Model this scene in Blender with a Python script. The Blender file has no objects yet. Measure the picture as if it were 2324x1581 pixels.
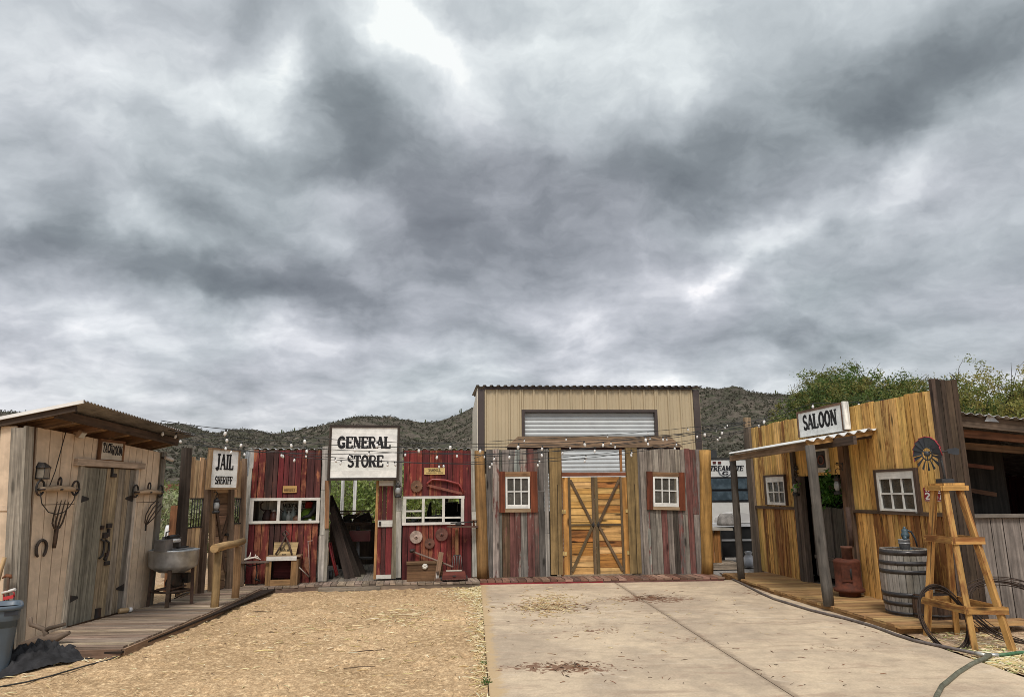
import bpy, math, random
import numpy as np
from mathutils import Vector, Matrix
R = random.Random(11)
NP = np.random.default_rng(5)
SC = bpy.context.scene
COL = SC.collection
# ------------------------------------------------------------------ camera model
F, CX, CY, HC = 1580.0, 1161.5, 790.5, 1.65
TH = math.atan(327 / F); RO = math.radians(.5)
_c, _s = math.cos(TH), math.sin(TH)
def ray(u, v):
    a = (u - CX) / F; b = (CY - v) / F
    x = a * math.cos(RO) + b * math.sin(RO); up = b * math.cos(RO) - a * math.sin(RO)
    return Vector((x, _c - _s * up, _s + _c * up))
def G(u, v, z=0.0):
    """point of the level z that lies on the sight line"""
    d = ray(u, v); t = (z - HC) / d.z
    return Vector((d.x * t, d.y * t, z))
def D(u, v, y):
    """point at forward distance y"""
    d = ray(u, v); t = y / d.y
    return Vector((d.x * t, y, HC + d.z * t))
class Wall:
    """vertical plane through two plan points; local x along, y into the wall, z up"""
    def __init__(s, P, Q):
        s.P = Vector((P[0], P[1], 0)); d = Vector((Q[0] - P[0], Q[1] - P[1], 0)); s.L = d.length
        s.e = d.normalized(); s.n = Vector((s.e.y, -s.e.x, 0)); s.rz = math.atan2(s.e.y, s.e.x)
    def at(s, u, v, d=0.0):
        A = s.P + s.n * d; r = ray(u, v)
        t = A.dot(s.n) / r.dot(s.n)
        h = r * t
        return (h - A).dot(s.e), HC + r.z * t
    def pt(s, x, y, z):
        return s.P + s.e * x - s.n * y + Vector((0, 0, z))
    def px(s, u, v, d=0.0):
        x, z = s.at(u, v, d); return s.pt(x, -d, z)
T = Wall((-5.52, 8.19), (-5.36, 10.65))
J = Wall((-5.15, 11.76), (-4.73, 12.77))
S = Wall((-4.75, 12.98), (-.62, 13.62))
W = Wall((-.62, 13.62), (3.72, 14.05))
L = Wall((4.89, 14.56), (5.44, 9.25))
# ------------------------------------------------------------------ mesh builder
class MB:
    def __init__(s): s.v = []; s.f = []; s.uv = []; s.c = []; s.sm = []
    def add(s, vs, fs, col=(1, 1, 1), axis=None, smooth=False, uvs=None):
        b = len(s.v); vs = [Vector(p) for p in vs]; s.v += vs
        ou, ov = R.random() * 60, R.random() * 60
        c = tuple(col) if len(col) == 4 else tuple(col) + (0.0,)
        ax = Vector(axis).normalized() if axis is not None else Vector((0, 0, 1))
        for fi, f in enumerate(fs):
            if uvs is not None and fi < len(uvs):
                for q in uvs[fi]: s.uv.append((q[0] + ou, q[1] + ov)); s.c.append(c)
                s.f.append(tuple(i + b for i in f)); s.sm.append(smooth); continue
            p0 = vs[f[0]]; n = Vector((0, 0, 0))
            for i in range(1, len(f) - 1): n += (vs[f[i]] - p0).cross(vs[f[i + 1]] - p0)
            n = n.normalized() if n.length > 1e-12 else Vector((0, 0, 1))
            a = ax
            if abs(n.dot(a)) > .85:
                a = Vector((1, 0, 0)) if abs(n.x) < .8 else Vector((0, 1, 0))
            a = (a - n * a.dot(n)).normalized(); bb = n.cross(a)
            for i in f: s.uv.append((vs[i].dot(a) + ou, vs[i].dot(bb) + ov)); s.c.append(c)
            s.f.append(tuple(i + b for i in f)); s.sm.append(smooth)
        return s
    def box(s, c, sz, col=(1, 1, 1), rot=None, axis=None, jit=0.0):
        c = Vector(c); hx, hy, hz = sz[0] / 2, sz[1] / 2, sz[2] / 2
        vs = [Vector((x, y, z)) for x in (-hx, hx) for y in (-hy, hy) for z in (-hz, hz)]
        if axis is None:
            k = max(range(3), key=lambda i: sz[i]); axis = [0, 0, 0]; axis[k] = 1
        axis = Vector(axis)
        if jit: vs = [p + Vector((R.uniform(-jit, jit), R.uniform(-jit, jit) * .5, R.uniform(-jit, jit))) for p in vs]
        if rot is not None: vs = [rot @ p for p in vs]; axis = rot @ axis
        vs = [p + c for p in vs]
        return s.add(vs, [(0, 1, 3, 2), (4, 6, 7, 5), (0, 4, 5, 1), (2, 3, 7, 6), (0, 2, 6, 4), (1, 5, 7, 3)], col, axis)
    def bb(s, x0, x1, y0, y1, z0, z1, col=(1, 1, 1), axis=None, jit=0.0):
        return s.box(((x0 + x1) / 2, (y0 + y1) / 2, (z0 + z1) / 2), (abs(x1 - x0), abs(y1 - y0), abs(z1 - z0)), col, None, axis, jit)
    def beam(s, p0, p1, w, h, col=(1, 1, 1), up=(0, 0, 1)):
        """bar from p0 to p1, w across, h along 'up'"""
        p0, p1 = Vector(p0), Vector(p1); a = (p1 - p0); Ln = a.length; a.normalize()
        up = Vector(up); up = up - a * up.dot(a)
        if up.length < 1e-6: up = Vector((0, 1, 0)) - a * a.y
        up.normalize(); sd = a.cross(up)
        m = Matrix((a, sd, up)).transposed()
        return s.box((p0 + p1) / 2, (Ln, w, h), col, m, (1, 0, 0))
    def prism(s, pts, o, xv, yv, depth, col=(1, 1, 1), axis=None):
        """polygon pts (2D) in the plane (xv,yv) at o, extruded by depth along xv x yv"""
        o, xv, yv = Vector(o), Vector(xv), Vector(yv); n = xv.cross(yv).normalized() * depth
        k = len(pts); a = [o + xv * p[0] + yv * p[1] for p in pts]; b = [p + n for p in a]
        ar = sum(pts[i][0] * pts[(i + 1) % k][1] - pts[(i + 1) % k][0] * pts[i][1] for i in range(k))
        fs = [tuple(range(k))[::-1], tuple(range(k, 2 * k))] + [(i, (i + 1) % k, k + (i + 1) % k, k + i) for i in range(k)]
        if (ar < 0) != (depth < 0): fs = [f[::-1] for f in fs]
        return s.add(a + b, fs, col, axis if axis is not None else yv)
    def tube(s, path, r, n=6, col=(1, 1, 1), closed=False, caps=True, wob=0.0):
        P = [Vector(p) for p in path]; m = len(P)
        rr = r if isinstance(r, (list, tuple)) else [r] * m
        vs = []; prev = None
        for i in range(m):
            if closed: t = P[(i + 1) % m] - P[i - 1]
            else: t = P[min(i + 1, m - 1)] - P[max(i - 1, 0)]
            t = t.normalized() if t.length > 1e-9 else Vector((0, 0, 1))
            if prev is None:
                q = Vector((0, 0, 1)) if abs(t.z) < .9 else Vector((1, 0, 0))
            else: q = prev
            q = (q - t * q.dot(t)); q = q.normalized() if q.length > 1e-6 else Vector((1, 0, 0)); prev = q
            b = t.cross(q)
            for k in range(n):
                a = 2 * math.pi * k / n; w = 1 + (R.uniform(-wob, wob) if wob else 0)
                vs.append(P[i] + (q * math.cos(a) + b * math.sin(a)) * rr[i] * w)
        fs = []; uvs = []; ds = [0.0]; kr = 6.283 * sum(rr) / m / n
        for i in range(m if closed else m - 1):
            j = (i + 1) % m; ds.append(ds[-1] + (P[j] - P[i]).length)
            for k in range(n):
                l = (k + 1) % n
                fs.append((i * n + k, i * n + l, j * n + l, j * n + k)); uvs.append(((ds[i], k * kr), (ds[i], (k + 1) * kr), (ds[i + 1], (k + 1) * kr), (ds[i + 1], k * kr)))
        ax = (P[-1] - P[0]) if not closed else Vector((0, 0, 1))
        if ax.length < 1e-6: ax = Vector((0, 0, 1))
        b0 = len(s.f)
        if caps and not closed:
            fs.append(tuple(range(n))[::-1]); fs.append(tuple(range((m - 1) * n, m * n)))
        s.add(vs, fs, col, ax, True, uvs)
        if caps and not closed: s.sm[-1] = s.sm[-2] = False
        # tubes: give a continuous lengthwise u / round v
        return s
    def lathe(s, prof, n=24, o=(0, 0, 0), col=(1, 1, 1), m=None, cols=None, smooth=True, sq=0):
        o = Vector(o); vs = []
        for r, z in prof:
            for k in range(n):
                a = 2 * math.pi * k / n; q = 1 if not sq else (abs(math.cos(a)) ** sq + abs(math.sin(a)) ** sq) ** (-1 / sq); p = Vector((r * q * math.cos(a), r * q * math.sin(a), z))
                vs.append((m @ p if m is not None else p) + o)
        fs = []
        for i in range(len(prof) - 1):
            for k in range(n):
                l = (k + 1) % n; fs.append((i * n + k, i * n + l, (i + 1) * n + l, (i + 1) * n + k))
        ax = (m @ Vector((0, 0, 1))) if m is not None else Vector((0, 0, 1))
        fs.append(tuple(range(n))[::-1]); fs.append(tuple(range((len(prof) - 1) * n, len(prof) * n)))
        return s.add(vs, fs, col, ax, smooth)
def ob(name, mb, mat, parent=None, loc=None, rz=0.0):
    me = bpy.data.meshes.new(name)
    me.from_pydata([tuple(p) for p in mb.v], [], mb.f)
    if mb.f:
        ul = me.uv_layers.new(name="UVMap"); ul.data.foreach_set("uv", np.array(mb.uv, dtype=np.float32).ravel())
        ca = me.color_attributes.new("Col", 'FLOAT_COLOR', 'CORNER'); ca.data.foreach_set("color", np.array(mb.c, dtype=np.float32).ravel())
        me.polygons.foreach_set("use_smooth", mb.sm)
    me.materials.append(mat); me.update()
    o = bpy.data.objects.new(name, me); COL.objects.link(o)
    if parent is not None: o.parent = parent
    if loc is not None: o.location = loc
    o.rotation_euler = (0, 0, rz)
    return o
def obp(name, mb, mat, parent=None, loc=None, rz=0.0):
    """one object for each separate piece of the builder's mesh"""
    par = list(range(len(mb.v)))
    def find(i):
        while par[i] != i: par[i] = par[par[i]]; i = par[i]
        return i
    for f in mb.f:
        for i in f[1:]: par[find(i)] = find(f[0])
    groups = {}; k = 0
    for fi, f in enumerate(mb.f): groups.setdefault(find(f[0]), []).append((fi, k)); k += len(f)
    out = []
    for g in groups.values():
        m = MB(); mp = {}
        for fi, k0 in g:
            f = mb.f[fi]; nf = []
            for j, i in enumerate(f):
                if i not in mp: mp[i] = len(m.v); m.v.append(mb.v[i])
                nf.append(mp[i]); m.uv.append(mb.uv[k0 + j]); m.c.append(mb.c[k0 + j])
            m.f.append(tuple(nf)); m.sm.append(mb.sm[fi])
        out.append(ob(name, m, mat, parent, loc, rz))
    return out
def tag(o, label, cat, group=None, kind=None):
    o['label'] = label; o['category'] = cat
    if group: o['group'] = group
    if kind: o['kind'] = kind
    return o
def thing(name, label, cat, loc=(0, 0, 0), rz=0.0, group=None):
    o = bpy.data.objects.new(name, None); o.empty_display_size = .1; COL.objects.link(o)
    o.location = loc; o.rotation_euler = (0, 0, rz)
    return tag(o, label, cat, group)
def struct(o, label=None, cat=None, kind='structure'):
    o['kind'] = kind
    if label: o['label'] = label; o['category'] = cat
    return o
def wallthing(w, name, label, cat, group=None):
    return thing(name, label, cat, w.P, w.rz, group)
def sh(c, a=.15):
    k = 1 + R.uniform(-a, a); return tuple(max(0, x * k * (1 + R.uniform(-a, a) * .25)) for x in c[:3])
def pick(cols, a=.15):
    c = R.choice(cols); q = sh(c, a)
    return q + ((c[3],) if len(c) == 4 else ())
def wbox(mb, w, u0, v0, u1, v1, y0, y1, col, axis=None, jit=0.0):
    d = -min(y0, y1); um, vm = (u0 + u1) / 2, (v0 + v1) / 2
    mb.bb(w.at(u0, vm, d)[0], w.at(u1, vm, d)[0], y0, y1, w.at(um, v1, d)[1], w.at(um, v0, d)[1], col, axis, jit)
def planks(mb, x0, x1, z0, z1, wd, colf, th=.022, y=0.0, gap=.006, opens=(), jz=.01, horiz=False, edges=None, jy=.004):
    """row of upright (or level) boards; opens are (x0,x1,z0,z1) holes"""
    if edges is None:
        n = max(1, round((x1 - x0) / wd)); edges = [x0]
        ws = [R.uniform(.75, 1.25) for _ in range(n)]; t = sum(ws)
        for q in ws: edges.append(edges[-1] + q / t * (x1 - x0))
        for o_ in opens:
            for q in o_[:2]:
                if x0 < q < x1:
                    i = min(range(1, len(edges)), key=lambda k: abs(edges[k] - q)); edges[i] = q
        edges = sorted(set(edges)); edges[0] = x0; edges[-1] = x1
    for a, b in zip(edges[:-1], edges[1:]):
        if b - a < .012: continue
        m = (a + b) / 2; segs = [(z0 + R.uniform(-jz, jz) * .3, z1 + R.uniform(-jz, jz))]
        for o_ in opens:
            if o_[0] - .005 < m < o_[1] + .005:
                ns = []
                for p, q in segs:
                    if o_[2] > p: ns.append((p, min(q, o_[2])))
                    if o_[3] < q: ns.append((max(p, o_[3]), q))
                segs = ns
        for p, q in segs:
            if q - p < .02: continue
            yo = y + R.uniform(0, jy)
            c = colf(); gp = gap * R.uniform(.6, 1.7)
            if horiz: mb.bb(p, q, yo, yo + th, a + gp / 2, b - gp / 2, c, (1, 0, 0))
            else: mb.bb(a + gp / 2, b - gp / 2, yo, yo + th, p, q, c, (0, 0, 1))
# ------------------------------------------------------------------ materials
class NT:
    def __init__(s, tree): s.t = tree; s.t.nodes.clear()
    def n(s, typ, **k):
        x = s.t.nodes.new(typ)
        for a, b in k.items(): setattr(x, a, b)
        return x
    def l(s, a, b): s.t.links.new(a, b)
    def val(s, sock, v):
        if hasattr(v, 'is_output'): s.l(v, sock)
        else: sock.default_value = v
    def math(s, op, a, b=None, c=None, clamp=False):
        x = s.n('ShaderNodeMath', operation=op, use_clamp=clamp); s.val(x.inputs[0], a)
        if b is not None: s.val(x.inputs[1], b)
        if c is not None: s.val(x.inputs[2], c)
        return x.outputs[0]
    def vmath(s, op, a, b=None):
        x = s.n('ShaderNodeVectorMath', operation=op); s.val(x.inputs[0], a)
        if b is not None: s.val(x.inputs[1], b)
        return x.outputs['Value'] if op in ('DOT_PRODUCT', 'LENGTH') else x.outputs['Vector']
    def noise(s, vec, scale=1.0, detail=4.0, rough=.55, dist=0.0):
        x = s.n('ShaderNodeTexNoise'); s.val(x.inputs['Vector'], vec); x.inputs['Scale'].default_value = scale
        x.inputs['Detail'].default_value = detail; x.inputs['Roughness'].default_value = rough; x.inputs['Distortion'].default_value = dist
        return x.outputs['Fac']
    def voro(s, vec, scale=1.0, feat='F1', out='Distance'):
        x = s.n('ShaderNodeTexVoronoi', feature=feat); s.val(x.inputs['Vector'], vec); x.inputs['Scale'].default_value = scale
        return x.outputs[out]
    def mapr(s, v, a, b, c=0.0, d=1.0, smooth=True):
        x = s.n('ShaderNodeMapRange', interpolation_type='SMOOTHSTEP' if smooth else 'LINEAR'); s.val(x.inputs[0], v)
        for i, q in enumerate((a, b, c, d)): s.val(x.inputs[i + 1], q)
        return x.outputs[0]
    def mix(s, f, a, b, mode='MIX'):
        x = s.n('ShaderNodeMix', data_type='RGBA', blend_type=mode); s.val(x.inputs[0], f)
        for i, q in ((6, a), (7, b)):
            s.val(x.inputs[i], tuple(q) + (1,) if isinstance(q, (tuple, list)) and len(q) == 3 else q)
        return x.outputs[2]
    def scale(s, colr, f):
        x = s.n('ShaderNodeVectorMath', operation='SCALE'); s.val(x.inputs[0], colr); s.val(x.inputs['Scale'], f); return x.outputs[0]
    def mapping(s, vec, sc=(1, 1, 1), loc=(0, 0, 0)):
        x = s.n('ShaderNodeMapping'); s.val(x.inputs[0], vec); x.inputs['Scale'].default_value = sc; x.inputs['Location'].default_value = loc
        return x.outputs[0]
    def bump(s, h, st=.3, dist=.01):
        x = s.n('ShaderNodeBump'); x.inputs['Strength'].default_value = st; x.inputs['Distance'].default_value = dist; s.val(x.inputs['Height'], h)
        return x.outputs[0]
    def surf(s, base, rough=.8, metal=0.0, normal=None, spec=.3, **k):
        x = s.n('ShaderNodeBsdfPrincipled'); s.val(x.inputs['Base Color'], tuple(base) + (1,) if isinstance(base, tuple) and len(base) == 3 else base)
        s.val(x.inputs['Roughness'], rough); s.val(x.inputs['Metallic'], metal); x.inputs['Specular IOR Level'].default_value = spec
        if normal is not None: s.l(normal, x.inputs['Normal'])
        for a, b in k.items(): s.val(x.inputs[a.replace('_', ' ')], b)
        o = s.n('ShaderNodeOutputMaterial'); s.l(x.outputs[0], o.inputs[0]); return x
def newmat(name):
    m = bpy.data.materials.new(name); m.use_nodes = True
    return m, NT(m.node_tree)
def wood(name, second=(.12, .06, .03), grain=.9, blotch=.6, rough=.85, knots=.5, sc=(1.3, 30), bump=.35, soft=.1, streak=0.0):
    m, t = newmat(name)
    uv = t.n('ShaderNodeTexCoord').outputs['UV']; at = t.n('ShaderNodeAttribute', attribute_name='Col')
    n1 = t.noise(t.mapping(uv, (sc[0], sc[1], 1)), 1, 5, .65, .3)
    n2 = t.noise(t.mapping(uv, (.7, 8.5, 1)), 1, 4, .62, .5)
    n3 = t.noise(t.mapping(uv, (1.6, 11, 1), (7, 3, 0)), 1, 5, .7, .6)
    n4 = t.noise(uv, 5.5, 4, .6, .4)
    k = t.math('MULTIPLY', t.mapr(n1, .25, .75, 1 - grain * .6, 1 + grain * .42, False), t.mapr(n2, .25, .75, 1 - blotch * .5, 1 + blotch * .45, False))
    k = t.math('MULTIPLY', k, t.mapr(n4, .3, .7, .86, 1.12))
    n3 = t.math('MULTIPLY_ADD', t.math('SUBTRACT', n4, .5), .45, n3)
    pv = t.math('SUBTRACT', .86, t.math('MULTIPLY', at.outputs['Alpha'], .72))
    mask = t.mapr(n3, t.math('SUBTRACT', pv, soft), t.math('ADD', pv, soft * .3))
    c = t.mix(mask, at.outputs['Color'], second)
    c = t.scale(c, k)
    if knots:
        vd = t.voro(t.mapping(uv, (1.3, 5.5, 1)), 1)
        kk = t.mapr(vd, .05, .16, 1 - knots, 1)
        c = t.scale(c, kk)
    if streak:
        ns = t.noise(t.mapping(uv, (.5, 22, 1), (3, 9, 0)), 1, 4, .6)
        c = t.mix(t.mapr(ns, .62, .72, 0, streak), c, (.03, .02, .014))
    t.surf(c, rough, 0, t.bump(n1, bump, .006), .25)
    return m
def colmat(name, rough=.6, metal=0.0, amp=.25, scale=9, bump=.1, spec=.4, dirt=0.0, dirtc=(.12, .08, .05), vs=1.0, **k):
    m, t = newmat(name)
    oc = t.n('ShaderNodeTexCoord').outputs['Object']; at = t.n('ShaderNodeAttribute', attribute_name='Col')
    n1 = t.noise(t.mapping(oc, (1, 1, vs)), scale, 5, .6); n2 = t.noise(oc, scale * .33, 4, .6)
    c = t.scale(at.outputs['Color'], t.math('MULTIPLY', t.mapr(n1, .3, .7, 1 - amp, 1 + amp, False), t.mapr(n2, .3, .7, 1 - amp * .7, 1 + amp * .7, False)))
    if dirt: c = t.mix(t.mapr(n2, .62 - .25 * dirt, .72, 0, min(1, dirt)), c, dirtc)
    t.surf(c, t.mapr(n1, .3, .7, max(.05, rough - .12), min(1, rough + .12)), metal, t.bump(n1, bump, .01) if bump else None, spec, **k)
    return m
M = {}
M['wood'] = wood('weathered_wood', (.05, .035, .025), 1.0, .95, streak=.6)
M['red'] = wood('red_painted_boards', (.27, .10, .05), .95, 1.15, .8, .6, soft=.12, streak=.8)
M['grey'] = wood('salvaged_barn_boards', (.155, .066, .055), 1.15, 1.1, .9, .75, (1.2, 30), .6, .1, streak=.85)
M['yellow'] = wood('yellow_pine_boards', (.22, .09, .028), .8, .95, .75, .8, (1.2, 20), .3, .16, streak=.8)
M['white'] = wood('whitewashed_wood', (.3, .27, .24), .45, .3, .8, .2, soft=.08)
M['siding'] = wood('tan_siding', (.35, .22, .13), .12, .14, .8, 0, (1, 26), .15)
M['log'] = wood('log_wood', (.16, .08, .04), .95, 1.0, .8, .6, (1.1, 16), .4, streak=.6)
M['iron'] = colmat('dark_iron', .6, .3, .4, 18, .25, .4, .5, (.09, .035, .018))
M['rust'] = colmat('rusty_iron', .85, .1, .45, 14, .4, .3, .5, (.045, .02, .014))
M['galv'] = colmat('galvanised_metal', .42, .6, .35, 6, .12, .5, .35, (.16, .15, .14))
M['paint'] = colmat('painted_metal', .45, 0, .08, 3, .02, .45, .15, (.3, .24, .18))
M['matte'] = colmat('matte_surface', .85, 0, .2, 9, .15, .25)
M['plastic'] = colmat('hard_plastic', .42, 0, .1, 6, .03, .45, .12, (.2, .17, .14))
M['cloth'] = colmat('black_cloth', .95, 0, .35, 12, .3, .15)
M['ink'] = colmat('sign_lettering', .7, 0, .25, 25, .0, .3)
M['sign'] = wood('sign_board', (.42, .4, .36), .22, .2, .75, 0, (1, 16), .1, .1)
M['bark'] = colmat('tree_bark', .95, 0, .4, 10, .5, .2)
M['hose'] = colmat('rubber_hose', .55, 0, .35, 20, .05, .4, .4, (.2, .17, .13))
def glassmat(name, c, rough=.08, spec=.6, clear=0.0):
    m, t = newmat(name)
    oc = t.n('ShaderNodeTexCoord').outputs['Object']
    n = t.noise(oc, 5, 4, .6)
    pb = t.surf(t.mix(t.mapr(n, .4, .7), tuple(c), tuple(x * 1.7 + .01 for x in c)), t.mapr(n, .3, .7, rough, rough + .12), 0, t.bump(t.noise(oc, 2.2, 2), .06, .02), spec)
    tr = t.n('ShaderNodeBsdfTransparent'); mx = t.n('ShaderNodeMixShader'); mx.inputs[0].default_value = clear; t.l(pb.outputs[0], mx.inputs[1]); t.l(tr.outputs[0], mx.inputs[2]); t.l(mx.outputs[0], t.t.nodes['Material Output'].inputs[0])
    return m
M['glass'] = glassmat('dusty_window_glass', (.075, .068, .055), .16, .5, .45)
M['darkglass'] = glassmat('tinted_glass', (.05, .07, .085), .08, .7)
M['bulb'] = colmat('frosted_bulb_glass', .2, 0, .05, 20, 0, .5)
def leafmat():
    m, t = newmat('leaves')
    at = t.n('ShaderNodeAttribute', attribute_name='Col')
    x = t.surf(at.outputs['Color'], .6, 0, None, .3)
    tr = t.n('ShaderNodeBsdfTranslucent'); t.l(t.scale(at.outputs['Color'], 1.3), tr.inputs[0])
    mx = t.n('ShaderNodeMixShader'); mx.inputs[0].default_value = .35; t.l(x.outputs[0], mx.inputs[1]); t.l(tr.outputs[0], mx.inputs[2])
    t.l(mx.outputs[0], t.t.nodes['Material Output'].inputs[0])
    return m
M['leaf'] = leafmat()
def strawmat():
    m, t = newmat('straw'); at = t.n('ShaderNodeAttribute', attribute_name='Col'); t.surf(at.outputs['Color'], .7, 0, None, .3); return m
M['straw'] = strawmat()
# ------------------------------------------------------------------ lettering (own slab-serif strokes)
def _arc(cx, cy, rx, ry, a0, a1, n=9):
    return [(cx + rx * math.cos(math.radians(a0 + (a1 - a0) * i / n)), cy + ry * math.sin(math.radians(a0 + (a1 - a0) * i / n))) for i in range(n + 1)]
def glyph(ch):
    """strokes (polyline, weight) in a box 1 high; k thick, t thin; third item: serif bars (x,y,halfwidth)"""
    K, t = .2, .11; q = []; sf = []
    U = ch.upper()
    if U == 'A': q = [([(.06, 0), (.32, 1)], t), ([(.32, 1), (.6, 0)], K), ([(.16, .34), (.5, .34)], t)]; sf = [(.06, 0, .13), (.6, 0, .17)]; w = .72
    elif U == 'B': q = [([(.12, 0), (.12, 1)], K), ([(.12, .95)] + _arc(.36, .74, .22, .21, 90, -90) + [(.12, .53)], t), ([(.12, .53)] + _arc(.38, .28, .24, .24, 90, -90) + [(.12, .04)], t)]; sf = [(.1, 0, .15), (.1, 1, .15)]; w = .68
    elif U == 'C': q = [(_arc(.36, .5, .26, .43, 45, 315), K)]; sf = [(.56, .82, .07), (.56, .18, .07)]; w = .66
    elif U == 'E': q = [([(.12, 0), (.12, 1)], K), ([(.1, .95), (.55, .95)], t), ([(.1, .5), (.42, .5)], t), ([(.1, .05), (.56, .05)], t), ([(.54, .99), (.54, .74)], t), ([(.55, .01), (.55, .27)], t), ([(.42, .6), (.42, .4)], t)]; sf = [(.1, 0, .14), (.1, 1, .14)]; w = .66
    elif U == 'F': q = [([(.12, 0), (.12, 1)], K), ([(.1, .95), (.55, .95)], t), ([(.1, .5), (.42, .5)], t), ([(.54, .99), (.54, .72)], t), ([(.42, .6), (.42, .4)], t)]; sf = [(.14, 0, .18), (.1, 1, .14)]; w = .62
    elif U == 'G': q = [(_arc(.38, .5, .28, .43, 48, 330), K), ([(.6, .06), (.6, .42)], .15), ([(.4, .42), (.7, .42)], t)]; sf = [(.58, .84, .07)]; w = .78
    elif U == 'H': q = [([(.12, 0), (.12, 1)], K), ([(.54, 0), (.54, 1)], K), ([(.1, .5), (.55, .5)], t)]; sf = [(.12, 0, .17), (.12, 1, .17), (.54, 0, .17), (.54, 1, .17)]; w = .72
    elif U == 'I': q = [([(.16, 0), (.16, 1)], K)]; sf = [(.16, 0, .18), (.16, 1, .18)]; w = .38
    elif U == 'J': q = [([(.36, 1), (.36, .22)] + _arc(.22, .2, .14, .16, 0, -150, 6), K)]; sf = [(.36, 1, .2)]; w = .58
    elif U == 'K': q = [([(.12, 0), (.12, 1)], K), ([(.14, .42), (.5, .97)], t), ([(.25, .6), (.56, .03)], K)]; sf = [(.12, 0, .17), (.12, 1, .17), (.5, 1, .13), (.58, 0, .14)]; w = .74
    elif U == 'L': q = [([(.12, 0), (.12, 1)], K), ([(.1, .05), (.54, .05)], t), ([(.53, .01), (.53, .3)], t)]; sf = [(.12, 1, .18), (.1, 0, .14)]; w = .64
    elif U == 'M': q = [([(.1, 0), (.1, 1)], t), ([(.12, .98), (.38, .15)], K), ([(.38, .15), (.64, .98)], t), ([(.68, 0), (.68, 1)], K)]; sf = [(.1, 0, .13), (.1, 1, .1), (.68, 0, .16), (.68, 1, .14)]; w = .86
    elif U == 'N': q = [([(.1, 0), (.1, 1)], t), ([(.12, .98), (.54, .03)], K), ([(.57, 0), (.57, 1)], t)]; sf = [(.1, 0, .13), (.08, 1, .12), (.57, 1, .13)]; w = .72
    elif U == 'O': q = [(_arc(.34, .5, .25, .44, 0, 360, 18), .17)]; w = .7
    elif U == 'P': q = [([(.12, 0), (.12, 1)], K), ([(.12, .95)] + _arc(.36, .72, .22, .23, 90, -90) + [(.12, .49)], t)]; sf = [(.14, 0, .18), (.1, 1, .15)]; w = .66
    elif U == 'R': q = [([(.12, 0), (.12, 1)], K), ([(.12, .95)] + _arc(.36, .73, .2, .22, 90, -90) + [(.12, .51)], t), ([(.34, .5), (.56, .03)], K)]; sf = [(.12, 0, .16), (.1, 1, .15), (.6, 0, .1)]; w = .72
    elif U == 'S': q = [(_arc(.31, .73, .2, .22, 35, 250, 8) + _arc(.31, .27, .22, .22, 75, -145, 8), .16)]; sf = [(.5, .84, .05), (.12, .16, .05)]; w = .62
    elif U == 'T': q = [([(.3, 0), (.3, 1)], K), ([(.02, .95), (.58, .95)], t), ([(.04, .99), (.04, .72)], t), ([(.56, .99), (.56, .72)], t)]; sf = [(.3, 0, .18)]; w = .64
    elif U == 'U': q = [([(.12, 1), (.12, .3)] + _arc(.33, .28, .21, .24, 180, 360, 8) + [(.54, 1)], .16)]; sf = [(.12, 1, .16), (.54, 1, .14)]; w = .7
    elif U == 'W': q = [([(.06, 1), (.22, 0)], K), ([(.22, 0), (.42, .95)], t), ([(.42, .95), (.6, 0)], K), ([(.6, 0), (.78, 1)], t)]; sf = [(.06, 1, .13), (.78, 1, .11)]; w = .9
    elif U == 'Y': q = [([(.06, 1), (.3, .45)], K), ([(.3, .45), (.54, 1)], t), ([(.3, .45), (.3, 0)], K)]; sf = [(.06, 1, .13), (.54, 1, .11), (.3, 0, .17)]; w = .64
    elif U == '2': q = [(_arc(.3, .7, .2, .25, 165, -35, 8) + [(.1, .07), (.54, .07)], .15)]; w = .62
    elif U == '5': q = [([(.5, .94), (.14, .94), (.12, .52)] + _arc(.29, .32, .22, .26, 100, -140, 8), .15)]; w = .62
    elif U == '7': q = [([(.06, .94), (.52, .94), (.22, 0)], .15)]; w = .58
    elif ch == '.': q = [([(.1, .02), (.1, .14)], .14)]; w = .22
    elif ch == '&': q = [(_arc(.3, .75, .14, .18, -60, 250, 8) + [(.56, .05)], .11), (_arc(.27, .27, .2, .24, 130, 380, 8), .11)]; w = .66
    else: w = .34
    return q, sf, w
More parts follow.
